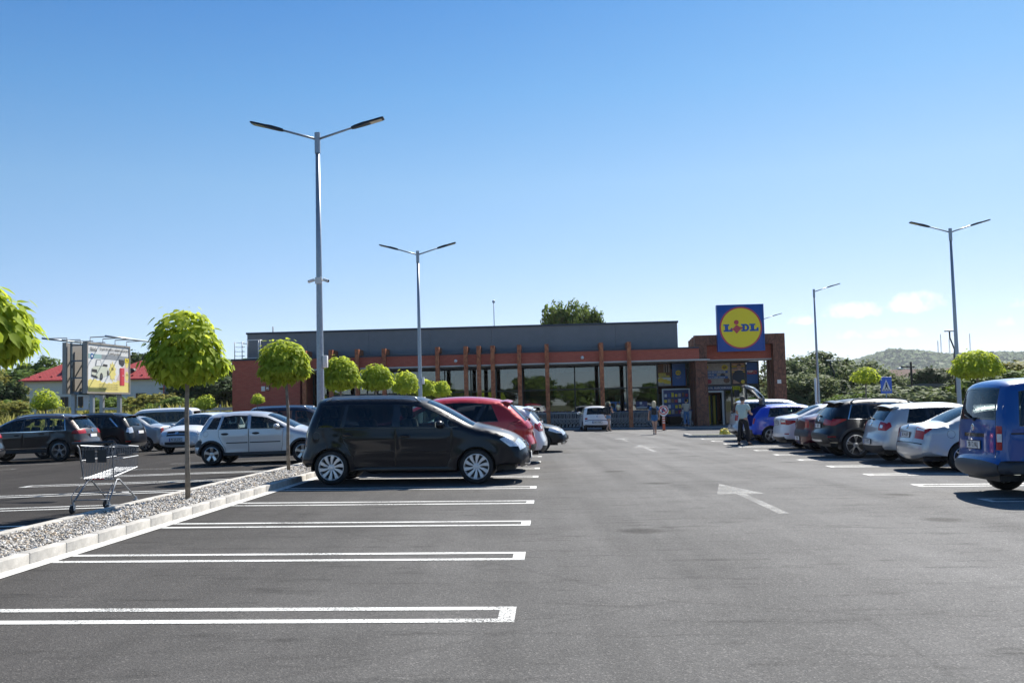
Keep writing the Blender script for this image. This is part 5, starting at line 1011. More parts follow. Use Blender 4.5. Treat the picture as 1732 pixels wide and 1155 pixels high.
def catalpa(name, label, u, v, crown_w, z_bot, z_top, n, leaf, singles=0, lean=(0, 0), du=0.0, group=None):
    """round-headed catalpa standard on a thin stem"""
    if group: q = .945; u *= q; v *= q; crown_w *= q*.93; z_bot = 1.5+(z_bot-1.5)*q; z_top = 1.5+(z_top-1.5)*q; leaf *= q      # the island row
    t = thing(name, label, 'tree', lotm(u, v, random.uniform(0, 6), 0, False), group)
    r = crown_w/2*.89; z_top -= .13; z_bot += .10; leaf *= .82; n = int(n*1.6); h = z_top-z_bot; zc = z_bot+h*.30
    k = max(.35, min(1, crown_w/1.4)); st = MB(); pts = [(0, 0, -.05), (.012, .008, .7), (-.01, .012, 1.4), (lean[0]*.5, lean[1]*.5, z_bot+.1), (lean[0], lean[1], zc)]
    st.tube(pts, [.048*k, .042*k, .038*k, .036*k, .02*k], 8); st.build('trunk', M_BARK, t, smooth=True)
    for i in range(7):
        a = 2*PI*i/7+random.random(); e = random.uniform(.1, 1.1); L_ = r*random.uniform(.55, .8)
        MB().tube([(lean[0]*.9, lean[1]*.9, z_bot+.12), (lean[0]+L_*.4*math.cos(a), lean[1]+L_*.4*math.sin(a), z_bot+.12+L_*.35*math.sin(e)), (lean[0]+L_*math.cos(a)*math.cos(e), lean[1]+L_*math.sin(a)*math.cos(e), zc+L_*.5*math.sin(e))], .014*k, 5, r1=.005).build('limb', M_BARK, t, smooth=True)
    # lumpy dome: full above, hanging skirt below
    d = RNG.normal(size=(n, 3)); d /= np.linalg.norm(d, axis=1)[:, None]; lump = np.zeros(n)
    for _ in range(9):
        c = RNG.normal(size=3); c /= np.linalg.norm(c); lump += RNG.uniform(-.26, .26)*np.exp(-(1-d @ c)*10)
    rad_ = (1+lump)*(RNG.random(n)**.24)
    zr = np.where(d[:, 2] > 0, (z_top-zc), (zc-z_bot))
    rad_ *= 1+(RNG.random(n) < .06)*RNG.uniform(.03, .2, n)
    rad_ *= np.where(d[:, 2] < 0, 1+.10*(1+d[:, 2]), 1)
    pos = np.stack([d[:, 0]*r, d[:, 1]*r, d[:, 2]*zr], 1)*rad_[:, None]+np.array([lean[0], lean[1], zc])
    nor = d*np.array([.8, .8, .55])+np.array([0, 0, .55])+RNG.normal(size=(n, 3))*.27
    tip = d*np.array([.8, .8, .1])+np.array([0, 0, -.75])+RNG.normal(size=(n, 3))*.42
    Rm = frames(nor, tip); size = leaf*RNG.uniform(.5, 1.2, n); tone = np.clip(.30+.35*(pos[:, 2]-zc)/h+RNG.normal(size=n)*.12, 0, .65)  # leaf colour lightens towards the crown top, sunlit look put into the tone
    pick = np.zeros(n, bool)
    if singles:
        # the outermost, largest leaves stand as pieces of their own
        order = np.argsort(-(rad_*size)); pick[order[:singles]] = True
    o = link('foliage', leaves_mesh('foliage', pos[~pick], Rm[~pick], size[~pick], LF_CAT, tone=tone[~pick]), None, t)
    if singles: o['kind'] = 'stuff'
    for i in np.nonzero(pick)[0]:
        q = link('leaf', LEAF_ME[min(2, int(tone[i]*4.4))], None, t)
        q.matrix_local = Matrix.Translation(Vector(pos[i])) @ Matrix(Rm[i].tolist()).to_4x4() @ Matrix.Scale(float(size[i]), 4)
    return t
CG = 'round-headed trees along the gravel island'
catalpa('catalpa_tree', 'round-headed catalpa cut off by the left edge of the photo', -6.62, 11.0, 1.78, 2.0, 3.13, 1500, .215, 300, group=CG)
catalpa('catalpa_tree', 'largest fully seen catalpa, nearest the shopping trolley', -6.09, 16.64, 1.50, 1.92, 3.32, 1700, .185, 300, group=CG)
catalpa('catalpa_tree', 'catalpa standing between the silver hatchback and the black people carrier', -6.3, 23.95, 1.42, 2.1, 3.32, 1500, .18, 300, lean=(.12, 0), group=CG)
catalpa('catalpa_tree', 'catalpa whose crown is crossed by the tall double lamp post', -6.2, 29.6, 1.36, 1.98, 3.20, 1200, .18, group=CG)
catalpa('catalpa_tree', 'fifth catalpa from the left, just right of the tall lamp post', -6.22, 35.9, 1.36, 2.12, 3.26, 1200, .18, group=CG)
catalpa('catalpa_tree', 'catalpa directly left of the more distant double lamp post', -6.05, 42.3, 1.22, 2.05, 3.18, 1000, .18, group=CG)
catalpa('catalpa_tree', 'small catalpa right behind the more distant double lamp post', -6.1, 48.9, 1.14, 2.05, 3.06, 900, .17, group=CG)
catalpa('catalpa_tree', 'small catalpa above the roof of the red car, far end of the island', -6.05, 56.0, 1.36, 2.05, 3.15, 900, .17, group=CG)
catalpa('catalpa_tree', 'small round catalpa before the white house, above the brown car', -24.2, 47.2, 1.42, 1.95, 3.10, 900, .16)
catalpa('catalpa_tree', 'little pale catalpa against the dark brick end wall', -17.5, 59.5, .86, 2.0, 2.82, 420, .15)
catalpa('catalpa_tree', 'low leafy catalpa behind the white van at the slatted fence', -21.6, 62.0, 1.5, 1.8, 2.9, 700, .17)
catalpa('catalpa_tree', 'small bright catalpa left of the blue crossing sign', 15.9, 50.5, 1.42, 2.4, 3.42, 800, .17)
catalpa('catalpa_tree', 'large bright catalpa on the right in front of a lamp post', 14.2, 33.5, 1.70, 2.18, 3.32, 1500, .18)
# ---- background trees
QV = np.array([(-.5, -.32, 0), (.1, -.42, .06), (.55, 0, -.05), (.1, .42, .06)]); QF = np.array([(0, 1, 2, 3)])
def crown(name, blobs, n, size, mat, droop=0.0, seed=0):
    """leaf sprays spread in clumps through a crown; blobs = (x, y, z, rx, ry, rz)"""
    rg = np.random.default_rng(seed); B = np.array(blobs); w = B[:, 3]*B[:, 4]+B[:, 3]*B[:, 5]; k = rg.choice(len(B), n, p=w/w.sum()); b = B[k]
    # sub-clumps inside each blob give light and dark masses
    ncl = 26; cd = rg.normal(size=(len(B), ncl, 3)); cd /= np.linalg.norm(cd, axis=2)[..., None]; cd *= (rg.random((len(B), ncl, 1))**.35); ci = rg.integers(0, ncl, n)
    c = cd[k, ci]; off = rg.normal(size=(n, 3))*.16; p = (c+off); pos = b[:, :3]+p*b[:, 3:]
    pos[:, 2] -= droop*rg.random(n)**2
    nor = p*.6+off*2.2+np.array([0, 0, .45])+rg.normal(size=(n, 3))*.35; tip = rg.normal(size=(n, 3))+np.array([0, 0, -.6-droop])
    tone = np.clip(.3+rg.normal(size=n)*.13+(rg.random((len(B), ncl))[k, ci]-.5)*.35, 0, .65)
    return leaves_mesh(name, pos, frames(nor, tip), size*rg.uniform(.6, 1.3, n), mat, QV, QF, tone)
def blobs_round(h, w, n, seed, base=.28):
    rg = random.Random(seed); o = [(0, 0, h*.62, w*.36, w*.36, h*.30)]
    for i in range(n):
        a = rg.uniform(0, 2*PI); q = rg.uniform(.15, .36)*w; z = rg.uniform(base+.08, .86)*h; s = rg.uniform(.14, .24)
        o.append((q*math.cos(a)*(1.1-.5*abs(z/h-.5)), q*math.sin(a)*(1.1-.5*abs(z/h-.5)), z, w*s, w*s, h*s*.75))
    return o
TREES = {}
def tree_proto(kind):
    if kind in TREES: return TREES[kind]
    spec = {'broad': (10, 8, 16, 13000, .46, LF_BRD, 0, 3), 'broad2': (10, 9, 18, 13000, .46, LF_BRD, 0, 9), 'dark': (9, 6.5, 15, 8000, .36, LF_DRK, 0, 4), 'willow': (9, 9, 20, 11000, .38, LF_WIL, .8, 5), 'willow2': (9, 8, 20, 10000, .36, LF_WIL, .5, 15), 'bush': (3, 4.2, 14, 5000, .24, LF_WIL, 0, 6), 'dbush': (3, 4.5, 14, 5000, .26, LF_BRD, 0, 7), 'ybush': (3, 3.6, 12, 4200, .22, LF_YEL, 0, 8), 'olive': (8, 7, 18, 8000, .36, LF_YEL, 0, 12), 'dome': (10, 8, 34, 22000, .42, LF_BRD, 0, 21)}[kind]
    h, w, nb, n, s, mt, dr, seed = spec; low = kind.endswith('bush')
    bl = blobs_round(h, w, nb, seed, .02 if low else .2); cm = crown('crown', bl, n, s, mt, dr, seed)
    tb = MB(); hh = h*(.35 if low else .62); tb.tube([(0, 0, -.3), (.1, 0, hh*.35), (-.05, .1, hh*.7), (0, 0, hh)], [h*.022, h*.019, h*.015, h*.008], 8); tm = tb.mesh('trunk', True, True)
    lb = MB(); rg = random.Random(seed)
    for q in bl[1:9]: lb.tube([(0, 0, hh*.5), (q[0]*.5, q[1]*.5, (hh*.55+q[2])/2), q[:3]], h*.008, 5, r1=h*.003)
    TREES[kind] = (cm, tm, lb.mesh('limbs', True, True)); tm.materials.append(M_BARK2); TREES[kind][2].materials.append(M_BARK2)
    return TREES[kind]
def tree(kind, label, x, y, h, w=None, rz=0.0, z=None, cat='tree', group=None, name=None):
    cm, tm, lm = tree_proto(kind); ph, pw = {'broad': (10, 8), 'broad2': (10, 9), 'dark': (9, 6.5), 'willow': (9, 9), 'willow2': (9, 8), 'bush': (3, 4.2), 'dbush': (3, 4.5), 'ybush': (3, 3.6), 'olive': (8, 7), 'dome': (10, 8)}[kind]
    s = h/ph; sw = (w/pw) if w else s
    t = thing(name or ('shrub' if 'bush' in kind else 'tree'), label, 'shrub' if 'bush' in kind else cat, Matrix.Translation((x, y, (gz(x) if z is None else z)-.1)) @ Matrix.Rotation(rz, 4, 'Z') @ Matrix.Diagonal((sw, sw, s, 1)), group)
    link('crown', cm, None, t); link('trunk', tm, None, t); link('limbs', lm, None, t); return t
# left horizon
tree('olive', 'yellowish tree at the far left, its crown meeting the cut-off catalpa', -46.0, 88, 5.7, 5.5, 0, 0.90); tree('dark', 'dark round tree left of the red-roofed house', -42.8, 84, 4.0, 3.6, 1, 0.90); tree('broad', 'green tree just left of the billboard top', -60.8, 130, 9.0, 10, 2, 0.00)
tree('broad2', 'tree whose tip shows left beside the billboard lamps', -57.5, 128, 9.0, 8, 1.5, 0.90); tree('dark', 'dark tree right behind the billboard over the red roofs', -47.4, 126, 9.2, 8, 3, 0.90); tree('broad', 'pale green wood edge behind the two red roofs', -62.2, 150, 9.7, 18, 4, 0.00)
tree('broad2', 'tree between the red roof and the nearest full catalpa', -38.6, 112, 7.4, 10, .6, 0.90); tree('broad', 'tall tree behind the nearest full catalpa stem', -33.1, 104, 5.9, 10, 2.2, 0.90); tree('broad2', 'tall light green tree next to the dark brick end wall', -29.3, 100, 6.6, 9, 5, 0.90); tree('dark', 'darker tree filling the gap left of the brick end wall', -28.2, 92, 4.3, 7, 3.5, 0.90)
tree('olive', 'yellow green tree half hidden by the brick end wall', -27.0, 96, 5.6, 7, 2.9, 0.90)
tree('ybush', 'yellow green shrub under the right red roof', -29.7, 80, 2.5, 4.6, 1, 0.90); tree('ybush', 'tall yellowish shrub right of the billboard posts', -27.5, 78, 2.5, 4.2, 2, 0.90); tree('dbush', 'dark shrub between the billboard posts', -33.1, 82, 2.4, 5, 3, 0.90); tree('dbush', 'dark green shrub at the foot of the white house', -37.4, 74, 2.2, 4, 4, 0.90); tree('bush', 'grey green shrub before the white house wall', -35.1, 80, 1.6, 3.6, 1.2, 0.90); tree('dbush', 'green shrub right of the yellowish shrub by the fence', -25.5, 76, 2.1, 5.5, .2, 0.90); tree('ybush', 'straw coloured shrub at the far left edge of the bank', -35.9, 70, 2.1, 4.5, 2.4, 0.90)
tree('broad', 'broad green tree on the far left horizon over the dry shrubs', -61.4, 122, 7.0, 13, 1.1, 0.90); tree('broad2', 'green crown filling the skyline right of the left red roof', -55.0, 140, 8.8, 14, 2.7, 0.00); tree('broad', 'light green tree over the white van', -38.8, 118, 6.0, 12, 4.4, 0.90)
# behind the roof, and the right horizon
tree('dome', 'big tree showing above the grey roof', 6.0, 112, 12.9, 5.8, 1, -0.08); tree('dome', 'lower crown right beside the big tree above the roof', 8.6, 113, 12.5, 4.2, 3, -0.11)
tree('willow', 'grey green willow right of the entrance portal', 24.1, 86, 5.7, 7.5, 0, -0.31); tree('willow2', 'tall willow behind the single-arm lamp post', 28.2, 92, 6.6, 8, 1.3, -0.37); tree('willow', 'broad willow left of the small bright catalpa', 31.5, 96, 6.1, 8.5, 2.6, -0.41); tree('willow2', 'low willow in front of the tall willows', 22.9, 78, 4.1, 6.5, 3.9, -0.30); tree('willow', 'willow crown just behind the small bright catalpa', 35.6, 100, 4.9, 7.5, 5, -0.42); tree('dark', 'dark tree under the willows by the portal', 25.8, 82, 3.5, 6, 1.9, -0.34)
tree('bush', 'pale grey green bush behind the blue crossing sign', 28.6, 74, 3.0, 7.5, 0, -0.37); tree('bush', 'pale bush between the crossing sign and the steel bridge', 28.8, 70, 2.4, 5.5, 2, -0.38); tree('bush', 'round bush left of the crossing sign pole', 26.0, 72, 2.6, 5.5, 4, -0.34); tree('dbush', 'low green bush under the willows', 23.7, 70, 2.3, 5, 1, -0.31)
tree('dark', 'dark tree above the steel bridge, left one', 54.0, 130, 5.6, 8, 1, -0.42); tree('dark', 'dark tree above the steel bridge, right one', 55.9, 128, 5.8, 8, 2.5, -0.42); tree('olive', 'olive tree at the right edge of the photo', 42.7, 84, 5.2, 7.5, 1, -0.42); tree('olive', 'olive tree behind the large bright catalpa', 44.0, 92, 5.1, 7.5, 3, -0.42); tree('broad', 'tree over the blue van roof at the right', 36.6, 74, 3.9, 7, 5, -0.42); tree('dark', 'small dark tree between the bridge and the large catalpa', 39.3, 86, 3.7, 5, .5, -0.42)
tree('dark', 'distant dark tree beside the tiled roof', 67.2, 170, 5.6, 8, .3, -0.42)
# a row of trees behind the photographer, which the shop windows and car doors mirror
for i in range(20):
    x = -66+i*7+random.uniform(-2, 2); h = random.uniform(4, 7.5)
    tree(('broad', 'broad2', 'dark')[i % 3], 'tall leafy tree mirrored in the shop windows', x, random.uniform(-52, -44), h, h*1.3, i*1.1, group='trees mirrored in the shop windows')
# ---- tall meadow grass on the bank
def meadow(n):
    x = RNG.uniform(-62, -17, n); y = 58+RNG.random(n)**1.3*34; z = np.array([bank_z(a, b) for a, b in zip(x, y)]); k = (-17.6-x) > RNG.random(n)*2.5
    x, y, z = x[k], y[k], z[k]; n = len(x); h = RNG.uniform(.35, .95, n)*(1+.5*np.sin(x*.9)*np.sin(y*.7)); a = RNG.uniform(0, PI, n)
    V = np.array([(-.05, 0, 0), (.05, 0, 0), (.035, .0, .6), (.0, 0, 1.0), (-.03, 0, .6)]); lean = RNG.normal(size=(n, 2))*.25
    VV = np.zeros((n, 5, 3)); VV[..., 0] = V[None, :, 0]*np.cos(a)[:, None]*2+lean[:, :1]*V[None, :, 2]**2+x[:, None]; VV[..., 1] = V[None, :, 0]*np.sin(a)[:, None]*2+lean[:, 1:]*V[None, :, 2]**2+y[:, None]; VV[..., 2] = V[None, :, 2]*h[:, None]+z[:, None]
    me = bpy.data.meshes.new('meadow_grass'); me.from_pydata(VV.reshape(-1, 3).tolist(), [], (np.array([[0, 1, 2, 3, 4]])[None]+(np.arange(n)*5)[:, None, None]).reshape(-1, 5).tolist())
    at_ = me.attributes.new('tone', 'FLOAT', 'FACE'); at_.data.foreach_set('value', (RNG.random(n)*.65).astype(np.float32)); me.materials.append(LF_GRS); return link('meadow_grass', me, None)
tag(meadow(26000), 'tall dry meadow grass and weeds on the bank', 'grass', kind='stuff')
# ---- wooded hills
def hills():
    b = MB(); nx, ny = 150, 34; rg = np.random.default_rng(5)
    X = np.linspace(250, 3400, nx)
    ph = rg.uniform(0, 6, 12)
    ridge = 96+10*np.sin(X/210+ph[0])+7*np.sin(X/90+ph[1])+4*np.sin(X/37+ph[2])+np.clip((X-700)/600, 0, 1.4)*26
    ridge *= np.clip((X-350)/520, 0, 1)**.8
    V = np.zeros((ny, nx, 3))
    for j in range(ny):
        t = j/(ny-1); prof_ = math.sin(min(1, t*1.25)*PI/2)**1.2 if t < .8 else 1-(t-.8)*1.2
        V[j, :, 0] = X+t*150; V[j, :, 1] = 1900+t*900; V[j, :, 2] = ridge*prof_+8*np.sin(X/60+j*.9)*prof_*(1-prof_)*2+rg.normal(size=nx)*1.6*min(1, t*4)
    b.v = V.reshape(-1, 3).tolist(); b.f = [(j*nx+i, j*nx+i+1, (j+1)*nx+i+1, (j+1)*nx+i) for j in range(ny-1) for i in range(nx-1)]
    m = pmat('distant woods', (.05, .09, .03), .95, col2=(.13, .15, .06), scale=.012, bump=1.0, bscale=.05); m.node_tree.nodes['Bump'].inputs['Distance'].default_value = 12
    tag(b.build('hills', m, smooth=True, fix=False), kind='structure')
    # tree crowns along the slope and on the skyline, too far off to tell apart
    n = 26000; i = rg.uniform(0, nx-1.001, n); t = rg.random(n)**.75; j = t*(ny-1)*.84; i0, j0 = i.astype(int), j.astype(int); fi, fj = (i-i0)[:, None], (j-j0)[:, None]
    P_ = V[j0, i0]*(1-fi)*(1-fj)+V[j0, i0+1]*fi*(1-fj)+V[j0+1, i0]*(1-fi)*fj+V[j0+1, i0+1]*fi*fj
    s = rg.uniform(4, 9, n); P_[:, 2] += s*.25; d = rg.normal(size=(n, 3)); Rm = frames(d*np.array([.5, .5, 1])+np.array([0, 0, .8]), rg.normal(size=(n, 3)))
    OV = np.array([(1, 0, 0), (0, 1, 0), (-1, 0, 0), (0, -1, 0), (0, 0, 1.0)]); OF = np.array([(0, 1, 4), (1, 2, 4), (2, 3, 4), (3, 0, 4)])
    tag(link('hillside_woods', leaves_mesh('hillside_woods', P_, Rm, s, leaf_mat('far woods leaf', (.02, .05, .016), (.07, .11, .03), .1, .02), OV, OF), None), 'distant woods covering the hillside', 'woods', kind='stuff')
hills()
# ------------------------------------------------------------------ lamp posts
M_LAMP = pmat('dark lamp housing', (.03, .033, .038), .4, metal=.3); M_LED = pmat('lamp glass', (.55, .50, .35), .2, coat=.5)
def lamp(label, u, v, arms, h=9.1, extras=(), group='tall lamp posts in the car park'):
    t = thing('lamp_post', label, 'lamp post', lotm(u, v, 0, 0, False), group)
    MB().tube([(0, 0, -.1), (0, 0, 1.2), (0, 0, h*.6), (0, 0, h-.45)], [.105, .10, .075, .055], 16).build('pole', M_GAL, t, smooth=True)
    MB().tube([(0, 0, h-.5), (0, 0, h+.05)], .075, 14).build('collar', M_GAL, t, auto=40); MB().bbox(-.16, .16, -.16, .16, -.1, .03, .01).build('base_plate', M_GAL, t)
    for s in arms:
        MB().tube([(s*.03, 0, h-.12), (s*.95, 0, h+.16)], .032, 8, r1=.028).build('arm', M_GAL, t, smooth=True)
        Mh = Matrix.Translation((s*.95, 0, h+.16)) @ Matrix.Rotation(-s*.26, 4, 'Y') @ Matrix.Diagonal((s, 1, 1, 1))
        b = MB(); P_ = []
        for (x, w, z0, z1) in ((-.05, .05, -.03, .03), (.05, .07, -.035, .042), (.28, .10, -.03, .048), (.45, .13, -.02, .032), (.80, .13, -.015, .03), (.84, .11, -.01, .02)):
            P_ += [Mh @ Vector(p) for p in ((x, -w, z0), (x, w, z0), (x, w*.8, z1), (x, -w*.8, z1))]
        b.add(P_, [(4*k+i, 4*k+(i+1) % 4, 4*k+4+(i+1) % 4, 4*k+4+i) for k in range(5) for i in range(4)]+[(0, 1, 2, 3), (23, 22, 21, 20)])
        hd = b.build('lamp_head', M_LAMP, t, auto=35)
        MB().box(.46, .78, -.10, .10, -.030, -.021, Mh).build('lamp_glass', M_LED, hd)
    if 'cctv' in extras:
        for s in (-1, 1):
            c = MB().tube([(s*.06, -.02, h*.555), (s*.16, -.05, h*.558)], .02, 6).tube([(s*.12, -.04, h*.558), (s*.26, -.10, h*.552)], .042, 10).build('camera', M_WHITE, t, auto=40)
            MB().tube([(s*.262, -.10, h*.552), (s*.268, -.103, h*.5518)], .032, 10).build('camera_lens', M_GLO, c)
        MB().bbox(-.09, .09, -.10, -.05, h*.545, h*.565, .01).build('camera_bracket', M_WHITE, t)
    if 'box' in extras:
        MB().bbox(.08, .20, -.10, .04, 2.55, 2.86, .015).build('junction_box', M_WHITE, t, auto=40)
    return t
lamp('nearest tall double-arm lamp post, with two small cameras', -5.86, 25.5, (-1, 1), 8.66, ('cctv', 'box'))
lamp('more distant double-arm lamp post in the gravel island', -5.80, 45.1, (-1, 1), 8.6, ('box',))
lamp('double-arm lamp post on the right above the blue van', 18.1, 44.65, (-1, 1), 9.12)
lamp('single-arm lamp post right of the entrance portal', 18.15, 67.7, (1,), 9.1)
lamp('lamp post mostly hidden behind the square shop sign, one arm showing', 19.85, 91.8, (1,), 9.3)
# smaller black street lamps beyond the car park
def street_lamp(label, x, y, h, s):
    t = thing('street_lamp', label, 'street lamp', Matrix.Translation((x, y, gz(x))), 'slim street lamps beyond the car park')
    MB().tube([(0, 0, 0), (0, 0, h*.72), (s*.05, 0, h*.80), (s*-.25, 0, h*.93), (s*-.25, 0, h)], .06, 8).build('pole', M_FRM, t, smooth=True); MB().bbox(-.35*s-.25, -.35*s+.55, -.12, .12, h-.02, h+.08, .02).build('lamp_head', M_PWHT, t)
street_lamp('slim dark street lamp left of the small bright catalpa', 27.7, 86, 5.1, 1); street_lamp('dark street lamp behind the large bright catalpa', 32.4, 73, 6.6, 1)
tp = thing('utility_pole', 'old dark utility pole with cross arm near the tiled roof', 'pole', Matrix.Translation((36.0, 90, -.4))); MB().tube([(0, 0, 0), (0, 0, 5.0)], .13, 8, r1=.10).build('pole', M_BARK2, tp, smooth=True); MB().box(-.9, .3, -.06, .06, 4.5, 4.62).build('cross_arm', M_BARK2, tp); MB().ell((-1.0, 0, 4.4), (.28, .15, .12)).build('lamp_head', M_PWHT, tp, smooth=True)
pp = thing('white_post', 'short white post beside the right leg of the portal', 'post', lotm(15.4, 58.0, 0, 0, False)); MB().tube([(0, 0, 0), (0, 0, 2.9)], .06, 10).build('post', M_WHITE, pp, smooth=True); MB().bbox(-.05, .09, -.08, .02, 1.0, 1.5, .01).build('box', M_PBLUE, pp)
# ------------------------------------------------------------------ pedestrian crossing sign
ps = thing('crossing_sign', 'blue pedestrian crossing sign on a thin grey pole', 'sign', Matrix.Translation((20.2, 54.0, gz(20))) @ Matrix.Rotation(.10, 4, 'Z')); MB().tube([(0, .04, 0), (0, .04, 2.9)], .03, 8).build('pole', M_GAL, ps, smooth=True)
M_SBLUE = pmat('road sign blue', (.004, .10, .55), .35, coat=.3)
pl = MB().bbox(-.32, .32, -.012, .0, 1.95, 2.85, .004).build('plate', M_SBLUE, ps)
flat('triangle', M_PWHT, [(-.27, 2.08), (.27, 2.08), (0, 2.70)], -.014, pl); fm = M_PDRK
flat('pictogram', fm, disc(.0, 2.50, .04, 12), -.020, pl); flat('pictogram', fm, [(-.04, 2.45), (.05, 2.45), (.06, 2.32), (.12, 2.18), (.08, 2.17), (.0, 2.30), (-.07, 2.17), (-.11, 2.19), (-.04, 2.33)], -.020, pl)
for k in range(5): flat('pictogram', fm, [(-.22+.095*k, 2.09), (-.17+.095*k, 2.09), (-.16+.085*k, 2.155), (-.2+.085*k, 2.155)], -.020, pl)
# ------------------------------------------------------------------ bollard with round sign
bo = thing('bollard_sign', 'round red-ringed sign on an orange striped bollard before the portal', 'sign', lotm(6.62, 57.9, 0, 0, False)); M_ORG = pmat('orange plastic', (.62, .10, .03), .5)
MB().tube([(0, 0, 0), (0, 0, .80)], .075, 14).build('post', M_ORG, bo, auto=40); MB().tube([(0, 0, -.02), (0, 0, .03)], .14, 14).build('foot', M_PLA, bo)
for z in (.42, .56, .70): MB().tube([(0, 0, z), (0, 0, z+.06)], .078, 14).build('stripe', M_PWHT, bo)
pl = MB().prism([(.30*math.cos(t), 1.16+.30*math.sin(t)) for t in np.linspace(-.9, PI+.9, 26)]+[(0, .76)], -.03, 0, axis='y').build('plate', M_PWHT, bo)
flat('ring', M_LRED, disc(0, 1.17, .25, 32), -.032, pl); flat('ring_centre', M_PWHT, disc(0, 1.17, .19, 32), -.038, pl); flat('pictogram', M_PNAVY, [(-.12, 1.05), (-.02, 1.03), (.0, 1.10), (.10, 1.06), (.13, 1.16), (.05, 1.22), (.04, 1.31), (-.06, 1.30), (-.10, 1.2)], -.044, pl); flat('pictogram', M_LRED, [(-.16, 1.28), (-.13, 1.31), (.16, 1.07), (.13, 1.03)], -.050, pl)
